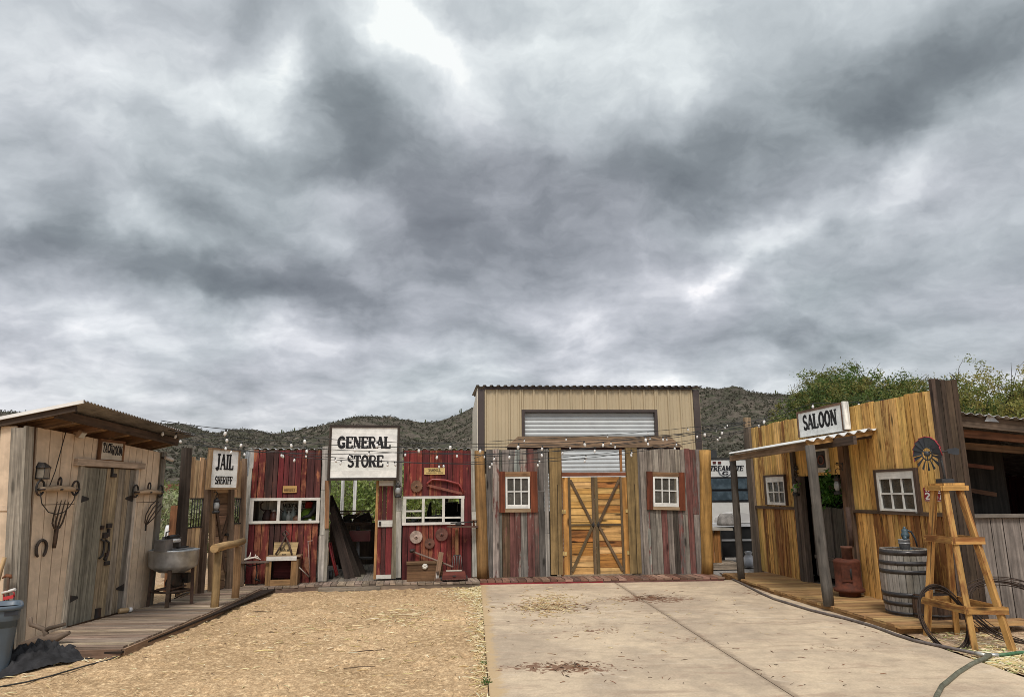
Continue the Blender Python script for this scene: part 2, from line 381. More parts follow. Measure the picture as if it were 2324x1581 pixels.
def text(mb, s, x, z, h, width, y, col, bold=1.0, italic=0.0, th=.004, tilt=0.0):
    """letters drawn on a wall-local face: x centre, z base, facing -y"""
    tot = sum(glyph(c)[2] for c in s); kx = width / tot; cur = x - width / 2; e = 0
    ct, st = math.cos(tilt), math.sin(tilt)
    def P(a, b):
        px, pz = cur + (a + italic * b) * kx, z + b * h
        return x + (px - x) * ct - (pz - z) * st, z + (px - x) * st + (pz - z) * ct
    def poly(pts):
        nonlocal e
        e += 1; yy = y - th - (e % 7) * .0003
        mb.prism(pts, (0, yy, 0), (1, 0, 0), (0, 0, 1), -(th + .001) if False else -.0001 - 0.0, col) if False else mb.add(
            [(p[0], yy, p[1]) for p in pts] + [(p[0], y + .0005, p[1]) for p in pts],
            [tuple(range(len(pts)))] + [(i, i + len(pts), (i + 1) % len(pts) + len(pts), (i + 1) % len(pts)) for i in range(len(pts))], col)
    for ch in s:
        q, sf, w = glyph(ch)
        for pl, wt in q:
            wt *= bold
            for i in range(len(pl) - 1):
                (ax, az), (bx, bz) = pl[i], pl[i + 1]
                A = Vector((ax * kx, az * h)); B = Vector((bx * kx, bz * h)); d = B - A
                if d.length < 1e-6: continue
                d.normalize(); n = Vector((-d.y, d.x))
                # weight measured across, in box units of each direction
                hw = wt / 2 * math.hypot(n.x * kx, n.y * h)
                ext = d * (hw * .3 if 0 < i < len(pl) - 2 or len(pl) > 4 else 0)
                c4 = [A - n * hw - ext, B - n * hw + ext, B + n * hw + ext, A + n * hw - ext]
                poly([P(p.x / kx, p.y / h) for p in c4])
        for sx, sz, hw in sf:
            b0, b1 = (sz, sz + .09) if sz < .5 else (sz - .09, sz)
            poly([P(sx - hw, b0), P(sx + hw, b0), P(sx + hw, b1), P(sx - hw, b1)])
        cur += w * kx
# ------------------------------------------------------------------ camera, light, sky
cam = bpy.data.cameras.new("Camera"); co = bpy.data.objects.new("Camera", cam); COL.objects.link(co); SC.camera = co
fw = Vector((0, _c, _s)); u0 = Vector((0, -_s, _c)); x0 = Vector((1, 0, 0))
X = x0 * math.cos(RO) - u0 * math.sin(RO); U = x0 * math.sin(RO) + u0 * math.cos(RO)
mw = Matrix((X, U, -fw)).transposed().to_4x4(); mw.translation = (0, 0, HC); co.matrix_world = mw
cam.sensor_fit = 'HORIZONTAL'; cam.sensor_width = 36; cam.lens = 36 * F / 2323; cam.clip_start = .1; cam.clip_end = 3000
SC.view_settings.view_transform = 'Standard'; SC.view_settings.look = 'None'; SC.view_settings.exposure = .7; SC.view_settings.gamma = 1; SC.cycles.filter_width = .9; SC.cycles.denoising_prefilter = 'ACCURATE'
SUN_EL, SUN_AZ = math.radians(54), math.radians(184)      # azimuth clockwise from +y
sd = Vector((math.sin(SUN_AZ) * math.cos(SUN_EL), math.cos(SUN_AZ) * math.cos(SUN_EL), math.sin(SUN_EL)))
sl = bpy.data.lights.new("sun", 'SUN'); sl.energy = 1.5; sl.angle = math.radians(14); sl.color = (1, .95, .88)
so = bpy.data.objects.new("sun", sl); COL.objects.link(so); so.rotation_euler = sd.to_track_quat('Z', 'Y').to_euler()
wd = bpy.data.worlds.new("World"); SC.world = wd; wd.use_nodes = True
t = NT(wd.node_tree)
geo = t.n('ShaderNodeTexCoord').outputs['Generated']
sky = t.n('ShaderNodeTexSky', sky_type='NISHITA'); sky.sun_disc = False; sky.sun_elevation = SUN_EL; sky.sun_rotation = SUN_AZ
w1 = t.n('ShaderNodeTexNoise'); w1.inputs['Scale'].default_value = 5.5; w1.inputs['Detail'].default_value = 5; w1.inputs['Roughness'].default_value = .6; t.l(geo, w1.inputs['Vector'])
wv = t.vmath('SUBTRACT', w1.outputs['Color'], (.5, .5, .5))
dw = t.vmath('ADD', geo, t.scale(wv, .13))
sx = t.n('ShaderNodeSeparateXYZ'); t.l(geo, sx.inputs[0])
zz = t.math('ADD', t.math('MAXIMUM', sx.outputs[2], 0.0), .30)
iv = t.math('DIVIDE', 1.0, zz)
pl = t.scale(t.vmath('MULTIPLY', geo, (1, 1, 0)), iv)
pl = t.vmath('ADD', pl, t.scale(wv, .22))
nA = t.noise(t.mapping(pl, (1.7, 1.6, 1), (3.1, 1.7, 0)), 1, 8, .55, .05)
nB = t.noise(t.mapping(pl, (4.6, 5.0, 1), (8.3, 2.2, 4)), 1, 7, .55, .05)
acc = t.math('MULTIPLY_ADD', t.math('SUBTRACT', nA, .5), .62, .64)
acc = t.math('MULTIPLY_ADD', t.math('SUBTRACT', nB, .5), .72, acc)
nC = t.noise(t.mapping(pl, (6.5, 8.5, 1), (1.3, 7.2, 2)), 1, 6, .6, .1)
acc = t.math('MULTIPLY_ADD', t.math('SUBTRACT', nC, .5), .2, acc)
nD = t.noise(t.mapping(pl, (3.0, 3.3, 1), (5.7, .4, 7)), 1, 7, .52, .05); bil = t.math('ABSOLUTE', t.math('MULTIPLY_ADD', nD, 2.0, -1.0))     # billowed edges
acc = t.math('MULTIPLY_ADD', t.math('SUBTRACT', bil, .16), -.26, acc)
# broad thick and thin regions of the cloud deck: (u, v, su, sv, angle, amount)
for (u, v, su, sv, an, am) in [
    (330, 190, 400, 220, 0, .22), (1350, 90, 260, 130, 0, .12), (1000, 60, 260, 140, 20, .09), (500, 910, 900, 60, 0, .10), (1950, 60, 260, 60, -20, .05), (870, 20, 95, 60, 10, .26), (1000, 120, 120, 45, 48, .34), (635, 150, 45, 140, 8, .22), (1090, 290, 60, 90, -60, .14), (330, 160, 120, 90, 0, .10), (540, 235, 100, 90, 0, .18),
    (800, 190, 70, 90, -15, -.34), (880, 320, 150, 75, 10, -.30), (690, 370, 120, 40, 5, -.10), (545, 70, 70, 110, 12, -.14), (60, 280, 70, 50, 40, -.10), (90, 40, 120, 40, 0, .04),
    (150, 495, 70, 70, 20, -.20), (330, 430, 150, 40, 15, -.14), (430, 330, 120, 60, 0, -.06), (255, 470, 60, 40, 20, .12), (520, 500, 110, 40, 15, -.12),
    (300, 618, 430, 46, 9, -.30), (720, 655, 260, 50, 9, -.20), (640, 560, 90, 30, 20, -.08), (710, 555, 160, 30, 12, .08), (780, 460, 90, 30, 10, .10),
    (200, 745, 330, 45, 10, .13), (90, 880, 250, 60, 0, .20), (560, 770, 200, 26, 5, .10), (60, 770, 110, 18, 14, -.14), (680, 870, 200, 24, 4, -.10), (930, 820, 130, 20, 0, -.08), (990, 800, 120, 18, 0, .08),
    (1250, 120, 160, 140, 0, .08), (1390, 255, 60, 30, -20, .12), (1170, 430, 200, 120, 0, -.06), (1560, 420, 190, 60, -28, -.20), (1420, 390, 120, 50, -30, -.10), (1680, 270, 150, 60, -40, -.14),
    (2060, 200, 300, 80, -30, -.36), (2260, 120, 160, 70, -30, -.16), (1900, 300, 120, 40, -30, -.10), (1880, 330, 55, 45, 30, .20), (1745, 540, 290, 38, -27, .26), (2050, 330, 45, 110, 25, .20), (2010, 440, 150, 40, -35, .12), (1600, 640, 150, 18, -28, .16),
    (1450, 560, 250, 60, -10, -.10), (1430, 430, 380, 130, -18, -.13), (1100, 560, 300, 90, 0, -.08), (1320, 735, 70, 28, -15, .20), (2050, 630, 330, 70, -12, -.10), (1900, 745, 400, 30, 0, -.06), (1800, 870, 500, 38, 0, .16), (1300, 850, 300, 30, 0, .08), (1090, 540, 200, 70, 5, -.08)]:
    c = ray(u, v).normalized(); ca, sa = math.cos(math.radians(an)), math.sin(math.radians(an))
    t1 = ray(u + su * ca, v + su * sa).normalized() - c; s1 = t1.length; t1 = (t1 - c * t1.dot(c)).normalized()
    t2 = c.cross(t1).normalized(); s2 = (ray(u - sv * sa, v + sv * ca).normalized() - c).length
    a = t.vmath('DOT_PRODUCT', dw, tuple(t1 / s1)); b = t.vmath('DOT_PRODUCT', dw, tuple(t2 / s2))
    q = t.math('MULTIPLY_ADD', b, b, t.math('MULTIPLY', a, a))
    acc = t.math('MULTIPLY_ADD', t.math('EXPONENT', t.math('MULTIPLY', q, -.7)), am, acc)
ramp = t.n('ShaderNodeValToRGB'); t.l(acc, ramp.inputs[0]); el = ramp.color_ramp.elements
SKY = [(.14, (.15, .163, .178)), (.38, (.245, .265, .285)), (.58, (.405, .43, .46)), (.76, (.58, .605, .64)), (.94, (.84, .86, .885)), (1.06, (1.0, 1.0, 1.0))]
el[0].position = SKY[0][0]; el[0].color = SKY[0][1] + (1,); el[1].position = SKY[-1][0]; el[1].color = SKY[-1][1] + (1,)
for p, c in SKY[1:-1]:
    e = el.new(p); e.color = c + (1,)
hz = t.mapr(sx.outputs[2], -.02, .02)
gl = t.vmath('DOT_PRODUCT', geo, tuple(sd)); gl = t.math('MULTIPLY_ADD', t.math('EXPONENT', t.math('MULTIPLY', t.math('SUBTRACT', gl, 1.0), 5.0)), 2.3, 1.0)     # unseen bright cloud added around the sun, as soft fill for the fronts
hn = t.noise(t.mapping(pl, (.9, .9, 1), (4, 4, 4)), 1, 3, .5); tint = t.mix(t.mapr(hn, .38, .62), (1.01, .99, 1.005), (.97, 1.005, .985))
tint = t.mix(t.mapr(sx.outputs[2], .0, .22, .8, 0), tint, (1.05, 1.0, .99))
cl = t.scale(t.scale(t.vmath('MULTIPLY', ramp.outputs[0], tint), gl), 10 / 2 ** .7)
mixc = t.mix(.94, sky.outputs[0], cl)
mixc = t.mix(hz, (2.0, 1.7, 1.4), mixc)
bg = t.n('ShaderNodeBackground'); bg.inputs[1].default_value = .1; t.l(mixc, bg.inputs[0])
o_ = t.n('ShaderNodeOutputWorld'); t.l(bg.outputs[0], o_.inputs[0])
# ------------------------------------------------------------------ ground
def dirtmat(name, c1, c2, c3, spots=1.0):
    m, t = newmat(name); oc = t.n('ShaderNodeTexCoord').outputs['Object']
    n1 = t.noise(oc, .8, 5, .6); n2 = t.noise(oc, 17, 6, .72, .3); n3 = t.noise(oc, 52, 4, .72); fib = t.noise(t.mapping(oc, (9, 46, 1)), 1, 3, .6, 1.2)
    c = t.mix(t.mapr(n1, .35, .65), c1, c2); c = t.mix(t.mapr(n2, .46, .68), c, c3)
    c = t.scale(c, t.math('MULTIPLY', t.mapr(n3, .28, .72, .5, 1.5, False), t.mapr(n2, .3, .7, .68, 1.32, False)))
    c = t.mix(t.math('MULTIPLY', t.mapr(fib, .62, .7), .3 * spots), c, (.62, .48, .26))
    vd = t.voro(t.vmath('ADD', oc, t.scale(t.n('ShaderNodeNewGeometry').outputs['Normal'], 0)), 17); ve = t.noise(oc, 2.1, 3)
    c = t.mix(t.math('MULTIPLY', t.mapr(vd, .06, .14, 1, 0), t.mapr(ve, .5, .66, 0, .75 * spots)), c, (.1, .06, .035))
    h = t.math('MULTIPLY_ADD', n2, .7, t.math('MULTIPLY', n3, .35))
    t.surf(c, .95, 0, t.bump(h, .5, .025), .12); return m
M['sand'] = dirtmat('coarse_sand', (.47, .315, .175), (.36, .235, .125), (.53, .385, .225))
M['dirt'] = dirtmat('desert_dirt', (.42, .29, .18), (.36, .24, .15), (.48, .35, .23), .6)
def fbm(x, y, sc, oct=4):
    from mathutils import noise as N
    return N.fractal(Vector((x * sc, y * sc, 3.3)), 1.0, 2.0, oct, noise_basis='PERLIN_ORIGINAL')
gm = MB(); gm.add([(-900, -300, -.06), (900, -300, -.06), (900, 900, -.06), (-900, 900, -.06)], [(0, 1, 2, 3)])
struct(ob('ground', gm, M['dirt']), 'flat desert ground around the yard', 'ground')
def cedge(y): return -.215 + (13.3 - y) * -.0 + (y - 6.2) * (-.395 / 7.1)          # left edge of the concrete
DENT = {}
for _ in range(420):
    px, py, an = R.uniform(-5.2, -.4), R.uniform(4.5, 13), R.uniform(0, 3.14)
    for i in (-1, 0, 1):
        for j in (-1, 0, 1): DENT.setdefault((int(px // .7) + i, int(py // .7) + j), []).append((px, py, math.cos(an), math.sin(an), R.uniform(.09, .17), R.uniform(.05, .08)))
def sheet(name, xf0, xf1, y0, y1, nx, ny, mat, amp, z0, label, cat):
    vs = []; fs = []
    for j in range(ny + 1):
        y = y0 + (y1 - y0) * j / ny
        a, b = xf0(y), xf1(y)
        for i in range(nx + 1):
            x = a + (b - a) * i / nx; k = min(1, i / 6, (nx - i) / 6)
            h = fbm(x, y, 1.1, 3) * .014 + fbm(x + 9, y, 5.5, 3) * .013 + max(0, fbm(x, y + 40, 3.2, 2)) * -.016
            if name == 'sand':
                for (px, py, ca, sa, ra, rb) in DENT.get((int(x // .7), int(y // .7)), ()):
                    a_ = (x - px) * ca + (y - py) * sa; b_ = -(x - px) * sa + (y - py) * ca; q = (a_ / ra) ** 2 + (b_ / rb) ** 2
                    h += -.022 * math.exp(-q) + .012 * math.exp(-(q - 1.6) ** 2)
            vs.append((x, y, z0 + amp * h * k))
    for j in range(ny):
        for i in range(nx): q = j * (nx + 1) + i; fs.append((q, q + 1, q + nx + 2, q + nx + 1))
    m = MB(); m.add(vs, fs, (1, 1, 1), (1, 0, 0), True)
    return struct(ob(name, m, mat), label, cat)
sheet('sand', lambda y: -9.0, lambda y: cedge(y) - .004, .3, 13.9, 270, 400, M['sand'], 1.0, 0.0, 'raked tan sand floor of the yard left of the concrete', 'sand')
sheet('bare_earth', lambda y: 4.55 + .02 * (9 - y), lambda y: 14.0, 1.5, 13.0, 130, 150, M['dirt'], 1.0, 0.0, 'pinkish bare earth at the right beside the concrete', 'earth')
# concrete: four poured bays with open joints between them
def concmat():
    m, t = newmat('worn_concrete'); oc = t.n('ShaderNodeTexCoord').outputs['Object']
    n1 = t.noise(oc, .7, 6, .62, .6); n2 = t.noise(oc, 6, 6, .65); n3 = t.noise(oc, 55, 3, .7); n4 = t.noise(t.mapping(oc, (1.2, 4.5, 1)), 1, 6, .68, .8)
    c = t.mix(t.mapr(n1, .36, .64), (.40, .31, .22), (.55, .43, .295))
    c = t.mix(t.mapr(n4, .50, .68, 0, .8), c, (.365, .265, .185)); c = t.mix(t.mapr(n4, .30, .42, .5, 0), c, (.62, .52, .40))
    sp = t.math('MULTIPLY', t.mapr(n2, .60, .70), t.mapr(n1, .42, .58)); c = t.mix(t.math('MULTIPLY', sp, .45), c, (.30, .19, .12))
    c = t.scale(c, t.math('MULTIPLY', t.mapr(n3, .3, .7, .88, 1.12, False), t.mapr(n2, .3, .7, .86, 1.13, False)))
    nw = t.noise(oc, 9, 5, .7, 1.0)
    sp_ = t.n('ShaderNodeSeparateXYZ'); t.l(oc, sp_.inputs[0])
    de = t.math('ADD', sp_.outputs[0], t.math('MULTIPLY_ADD', sp_.outputs[1], .0556, -.130))          # metres from the left edge
    c = t.mix(t.math('MULTIPLY', t.mapr(t.math('SUBTRACT', t.math('MULTIPLY', t.noise(oc, 5, 6, .75, .6), .42), de), .06, .16), .9), c, (.47, .33, .18))
    dj = t.math('ABSOLUTE', t.math('ADD', sp_.outputs[0], t.math('MULTIPLY_ADD', sp_.outputs[1], .0542, -2.579)))
    dj = t.math('MINIMUM', dj, t.math('MULTIPLY_ADD', t.math('ABSOLUTE', t.math('SUBTRACT', sp_.outputs[1], 9.28)), .7, .03))
    c = t.mix(t.math('MULTIPLY', t.mapr(t.math('SUBTRACT', t.math('MULTIPLY', nw, .15), dj), .0, .06), .55), c, (.22, .16, .11))
    sc_ = t.noise(t.mapping(oc, (.8, 26, 1), (3, 1, 0)), 1, 3, .6, 1.5); sc2 = t.noise(t.mapping(oc, (11, 1.1, 1), (8, 1, 0)), 1, 3, .6, 2.0)
    c = t.mix(t.mapr(sc_, .68, .74, 0, .5), c, (.66, .58, .47)); c = t.mix(t.mapr(sc2, .66, .74, 0, .4), c, (.30, .23, .17))
    for (u, v, ra, rb, th) in ((1278, 1513, .33, .13, .44), (1478, 1357, .38, .24, .44), (1250, 1378, .55, .35, .52), (1340, 1430, .6, .35, .58), (1700, 1345, .45, .35, .58), (1560, 1450, .6, .4, .62), (1900, 1470, .5, .3, .6)):
        p = G(u, v, .028); dv = t.vmath('MULTIPLY', t.vmath('SUBTRACT', oc, tuple(p)), (1 / ra, 1 / rb, 0)); ln_ = t.vmath('LENGTH', dv)
        c = t.mix(t.math('MULTIPLY', t.mapr(t.math('SUBTRACT', nw, t.math('MULTIPLY', ln_, .11)), th - .08, th - .03), .85), c, (.15, .068, .036))
    t.surf(c, t.mapr(n2, .3, .7, .7, .92), 0, t.bump(t.math('ADD', n3, n2), .16, .01), .25); return m
M['concrete'] = concmat()
cm = MB(); JX = lambda y: 1.84 + (13.64 - y) * .0542
ycuts = [-1.0, 2.6, 5.6, 9.28, 13.62]
RX = lambda y: 4.30 + .03 * (13.6 - y) if y > 8.6 else 4.45 + .02 * (8.6 - y)
for ya, yb in zip(ycuts[:-1], ycuts[1:]):
    for fa, fb in ((cedge, JX), (JX, RX)):
        g = .013; zt = .028 + R.uniform(-.001, .001)
        gy = .02; q = [(fa(ya) + g, ya + gy), (fb(ya) - g, ya + gy), (fb(yb) - g, yb - gy), (fa(yb) + g, yb - gy)]
        top = [(x, y, zt) for x, y in q]; mid = [(x + sx_ * -.008, y + sy_ * -.008, zt - .007) for (x, y), (sx_, sy_) in zip(q, ((1, 1), (-1, 1), (-1, -1), (1, -1)))]
        mid = [(x, y, z) for x, y, z in mid]
        bot = [(x, y, -.05) for x, y, z in mid]
        tin = [(x + a_ * .004, y + b_ * .004, zt) for (x, y), (a_, b_) in zip(q, ((1, 1), (-1, 1), (-1, -1), (1, -1)))]
        vs = tin + mid + bot
        fs = [(0, 1, 2, 3)] + [(i + 4, (i + 1) % 4 + 4, (i + 1) % 4, i) for i in range(4)] + [(i + 8, (i + 1) % 4 + 8, (i + 1) % 4 + 4, i + 4) for i in range(4)]
        cm.add(vs, fs, (1, 1, 1), (0, 1, 0))
struct(ob('concrete_driveway', cm, M['concrete']), 'worn tan concrete driveway with saw cut joints', 'driveway')
# gravel strip between the facade end and the trailer
gm = MB(); gm.add([(3.4, 14.2, -.02), (12, 14.6, -.02), (12, 40, -.02), (3.0, 40, -.02)], [(0, 1, 2, 3)], (.24, .22, .2))
M['gravel'] = colmat('grey_gravel', .95, 0, .5, 30, .9, .1)
struct(ob('gravel', gm, M['gravel']), 'grey gravel behind the gap in the facades', 'gravel')
# ------------------------------------------------------------------ hills
RIDGE = [(-900, 930), (-500, 900), (-100, 925), (150, 945), (300, 958), (365, 964), (420, 966), (470, 984), (500, 986), (530, 976), (575, 977), (610, 984), (640, 982), (680, 977), (745, 962), (800, 950), (830, 946), (870, 950), (915, 955), (960, 961), (985, 961), (1020, 950), (1050, 936), (1090, 914), (1150, 905), (1260, 905), (1400, 905), (1500, 903), (1560, 897), (1600, 897), (1640, 888), (1672, 882), (1710, 891), (1750, 896), (1800, 897), (1900, 905), (2050, 900), (2150, 897), (2200, 906), (2260, 915), (2330, 926), (2600, 940), (3200, 950)]
def ridge(u):
    for (a, b), (c, d) in zip(RIDGE[:-1], RIDGE[1:]):
        if a <= u <= c: return b + (d - b) * (u - a) / (c - a)
    return 945
hv = []; hf = []; NU, NT_ = 330, 46
HD = 255.0
for i in range(NU + 1):
    u = -900 + 4100 * i / NU
    d = ray(u, ridge(u)); hd = Vector((d.x, d.y, 0)); k = d.z / hd.length; hd.normalize()
    Hh = k * HD
    for j in range(NT_ + 1):
        q = j / NT_ * 1.18
        dist = 50 + (HD - 50) * q
        p = q ** 1.25 if q <= 1 else 1 - (q - 1) * 2.2
        x, y = hd.x * dist, hd.y * dist
        am = min(1, q * 2.2) * (1 if q < .9 else .55)
        z = Hh * p + HC * min(1, p) + am * (fbm(x, y, .028, 5) * 5.2 * (1 - .75 * (abs(q - 1) < .06)) + abs(fbm(x + 77, y, .05, 3)) * -2.5 * (q < .93))
        hv.append((x, y, max(z, -.3) if q > .02 else -.3))
hverts = hv
for i in range(NU):
    for j in range(NT_):
        a = i * (NT_ + 1) + j; hf.append((a, a + NT_ + 1, a + NT_ + 2, a + 1))
m, t = newmat('scrub_hillside'); oc = t.n('ShaderNodeTexCoord').outputs['Object']
n1 = t.noise(oc, .035, 6, .6); n2 = t.noise(oc, .35, 5, .65); n3 = t.noise(oc, .9, 4, .7)
c = t.mix(t.mapr(n1, .38, .62), (.075, .064, .05), (.11, .092, .072)); c = t.mix(t.mapr(n2, .47, .6), c, (.055, .057, .035)); c = t.mix(t.mapr(t.noise(oc, .06, 5, .7, 1), .60, .68, 0, .7), c, (.26, .21, .17))
c = t.scale(c, t.mapr(n3, .3, .7, .6, 1.35, False))
t.surf(c, .95, 0, t.bump(n2, .8, 1.2), .1)
M['hill'] = m
mb = MB(); mb.add(hv, hf, (1, 1, 1), (0, 0, 1), True); struct(ob('hills', mb, M['hill']), 'dark scrubby desert hills behind the town', 'hills')
# ------------------------------------------------------------------ foliage helper: many small leaf faces
def leaves(name, centers, radii, per, size, cols, parent=None, flat=1.0, asp=.5, loc=None):
    cs = np.repeat(np.array(centers, dtype=float), per, 0); rs = np.repeat(np.array(radii, dtype=float), per)
    n = len(cs)
    off = NP.normal(0, .45, (n, 3)) * rs[:, None]; off[:, 2] *= flat
    P = cs + off
    a = NP.normal(0, 1, (n, 3)); a /= np.linalg.norm(a, axis=1)[:, None]
    b = NP.normal(0, 1, (n, 3)); b -= a * (a * b).sum(1)[:, None]; b /= np.linalg.norm(b, axis=1)[:, None]
    s = size * NP.uniform(.6, 1.4, n)[:, None]
    q = np.stack([P - a * s, P - b * s * asp, P + a * s, P + b * s * asp], 1).reshape(-1, 3)
    me = bpy.data.meshes.new(name)
    me.vertices.add(4 * n); me.vertices.foreach_set("co", q.ravel())
    me.loops.add(4 * n); me.loops.foreach_set("vertex_index", np.arange(4 * n))
    me.polygons.add(n); me.polygons.foreach_set("loop_start", np.arange(n) * 4)
    cc = np.array(cols)[NP.integers(0, len(cols), len(centers))]; cc = np.repeat(cc, per, 0) * NP.uniform(.82, 1.18, (n, 1))
    cc = np.concatenate([cc, np.ones((n, 1))], 1)
    ca = me.color_attributes.new("Col", 'FLOAT_COLOR', 'CORNER'); ca.data.foreach_set("color", np.repeat(cc, 4, 0).astype(np.float32).ravel())
    me.materials.append(M['leaf']); me.update(calc_edges=True)
    o = bpy.data.objects.new(name, me); COL.objects.link(o)
    if parent is not None: o.parent = parent
    if loc is not None: o.location = loc
    return o
hs = []; hr = []
hn = np.array(hverts)
for _ in range(44000):
    i = R.randrange(NU); j = min(NT_ * 1, int((R.random() ** .75) * NT_ * .86))
    a = i * (NT_ + 1) + j; al, be = R.random(), R.random()
    p = hn[a] * (1 - al) * (1 - be) + hn[a + NT_ + 1] * al * (1 - be) + hn[a + 1] * (1 - al) * be + hn[a + NT_ + 2] * al * be
    u_ = p[0] / p[1]
    if abs(u_) > 1: continue
    if fbm(p[0], p[1], .03, 3) + R.uniform(-.35, .35) < -.02: continue
    r_ = R.uniform(.3, .95) * (.5 + p[1] / 420); hs.append((p[0], p[1], p[2] + r_ * .3)); hr.append(r_)
struct(leaves('hill_scrub', hs, hr, 6, .3, [(.075, .072, .048), (.085, .079, .056), (.095, .085, .062), (.068, .064, .045), (.105, .097, .068)], flat=.6), 'dark desert scrub dotted over the hills', 'scrub', 'stuff')
# saguaros standing along the ridge
def saguaro(u, side):
    d = ray(u, ridge(u)); hd = Vector((d.x, d.y, 0)).normalized(); k = d.z / math.hypot(d.x, d.y)
    p = hd * (HD * .985); p.z = k * HD + HC - 1.2; h = R.uniform(1.9, 2.6); mb = MB()
    mb.tube([(0, 0, 0), (0, 0, h * .5), (0, 0, h * .9), (0, 0, h)], [.22, .26, .22, .1], 7, (.06, .07, .035))
    mb.tube([(0, 0, h * .4), (side * .5, 0, h * .42), (side * .62, 0, h * .55), (side * .62, 0, h * .8)], [.12, .15, .15, .08], 6, (.06, .07, .035))
    return ob('saguaro_cactus', mb, M['matte'], None, p)
for u, sd_, lb in ((639, 1, 'small saguaro cactus on the low ridge saddle left of the large white sign'), (668, -1, 'small saguaro cactus on the slope just left of the large white sign'), (965, 1, 'saguaro cactus on the ridge dip between the white sign and the tan barn'), (1046, -1, 'saguaro cactus on the steep ridge nearest the tan barn, left of it'), (1760, 1, 'saguaro cactus on the ridge right of the tan barn near the tree crown')):
    tag(saguaro(u, sd_), lb, 'cactus', 'saguaros along the ridge')
# ------------------------------------------------------------------ straw, chips and litter (uncountable)
def litter(name, spots, cols, label, cat, base=.004, k_=2.0):
    mb = MB()
    for (x, y, z, ln, wdt, ang, tl) in spots:
        ca, sa = math.cos(ang), math.sin(ang); h = ln / 2
        c = pick(cols, .25); wdt *= k_; ln *= .75 + k_ * .25; k = R.uniform(-.25, .25) * ln
        a = (x - ca * h, y - sa * h, z + base); b = (x + sa * k * .3, y + ca * k * .3, z + base + wdt * .5 + tl * .5); e = (x + ca * h, y + sa * h, z + base + tl)
        mb.tube([a, b, e], [wdt * .35, wdt * .5, wdt * .3], 4, c)
    return struct(ob(name, mb, M['straw']), label, cat, 'stuff')
ST = [(.62, .5, .27), (.68, .57, .34), (.55, .42, .2), (.5, .37, .17), (.74, .65, .45)]
sp = []
def scat(n, fx, fy, zf, l0, l1, w_=.004):
    for _ in range(n): sp.append((fx(), fy(), zf, R.uniform(l0, l1), w_ * R.uniform(.6, 1.5), R.uniform(0, 6.28), R.uniform(0, .012)))
def sg(u, v, n, su, sv, l0=.04, l1=.16, z=0.0, w_=.004):
    for _ in range(n):
        p = G(R.gauss(u, su), min(1640, R.gauss(v, sv)), z); sp.append((p.x, p.y, z, R.uniform(l0, l1), w_ * R.uniform(.6, 1.5), R.uniform(0, 6.28), R.uniform(0, .014)))
for _ in range(750):                      # along the store boardwalk
    u = R.uniform(590, 1088); a = G(u, 1337 - (u - 590) * .022, 0); sp.append((a.x, a.y - abs(R.gauss(0, .12)) - .02, 0, R.uniform(.05, .17), R.uniform(.003, .006), R.uniform(0, 6.28), R.uniform(0, .03)))
for _ in range(950):                      # along the concrete edge
    y = 13.2 - 9 * R.random() ** 2.0; sp.append((cedge(y) - abs(R.gauss(0, .09)), y, 0, R.uniform(.04, .14), R.uniform(.003, .006), R.uniform(0, 6.28), R.uniform(0, .03)))
sg(1060, 1345, 350, 22, 7); sg(920, 1390, 120, 45, 16); sg(760, 1420, 130, 170, 40); sg(200, 1478, 200, 50, 10); sg(330, 1440, 120, 25, 12); sg(100, 1490, 120, 40, 12)
for _ in range(600): sp.append((R.uniform(-5, -.4), R.uniform(5, 12.8), 0, R.uniform(.03, .11), R.uniform(.002, .0045), R.uniform(0, 6.28), R.uniform(0, .01)))
for (u, v, ln, ang) in [(900, 1385, .3, .1), (930, 1395, .35, -.15), (860, 1402, .28, .1), (1000, 1330, .3, .1), (1060, 1343, .3, .05), (790, 1466, .36, -.25), (1005, 1410, .32, .25), (735, 1429, .2, .1), (690, 1438, .18, .0), (600, 1477, .24, .05), (845, 1405, .2, .1), (805, 1421, .22, .05), (935, 1402, .2, -.3), (925, 1372, .25, .2)]:
    a = G(u, v); sp.append((a.x, a.y, 0, ln * .9, .007, ang, .006))
litter('straw', sp, ST, 'dry straw scattered over the sand', 'straw')
sp = []
sg(1250, 1372, 420, 28, 14, .04, .13, .028, .0035); sg(1230, 1380, 120, 40, 4, .04, .13, .028, .0035); sg(1300, 1360, 60, 60, 12, .04, .1, .028, .003)
for _ in range(40): sg(1290, 1390, 4, 260, 40, .03, .08, .028, .003)
litter('straw', sp, [(.5, .38, .2), (.6, .48, .28), (.4, .26, .12)], 'thin straw blown over the concrete', 'straw')
sp = []
sg(2285, 1500, 420, 42, 14, .05, .2, 0, .005); sg(2240, 1470, 140, 40, 18, .05, .16, 0, .004); sg(2190, 1520, 90, 20, 10, .05, .16, .0, .004); sg(2160, 1440, 150, 60, 10, .04, .12)
litter('straw', sp, ST + [(.3, .33, .12)], 'loose straw heaped beside the wooden windmill tower', 'straw')
sp = []
sg(1283, 1513, 60, 40, 7, .02, .07, .028, .008); sg(1482, 1357, 45, 24, 6, .03, .1, .028, .008); sg(1250, 1376, 60, 60, 5, .02, .1, .028, .01)
for _ in range(110): sg(R.uniform(1150, 2050), R.uniform(1335, 1560), 1, 30, 10, .02, .09, .028, .006)
litter('leaf_litter', sp, [(.17, .07, .035), (.12, .055, .03), (.22, .1, .05), (.08, .05, .03)], 'brown bark chips and leaf litter on the concrete', 'litter', .002, .8)
sp = []
for _ in range(260): sp.append((R.uniform(-5, -.4), R.uniform(5, 13), 0, R.uniform(.02, .08), R.uniform(.004, .009), R.uniform(0, 6.28), R.uniform(0, .006)))
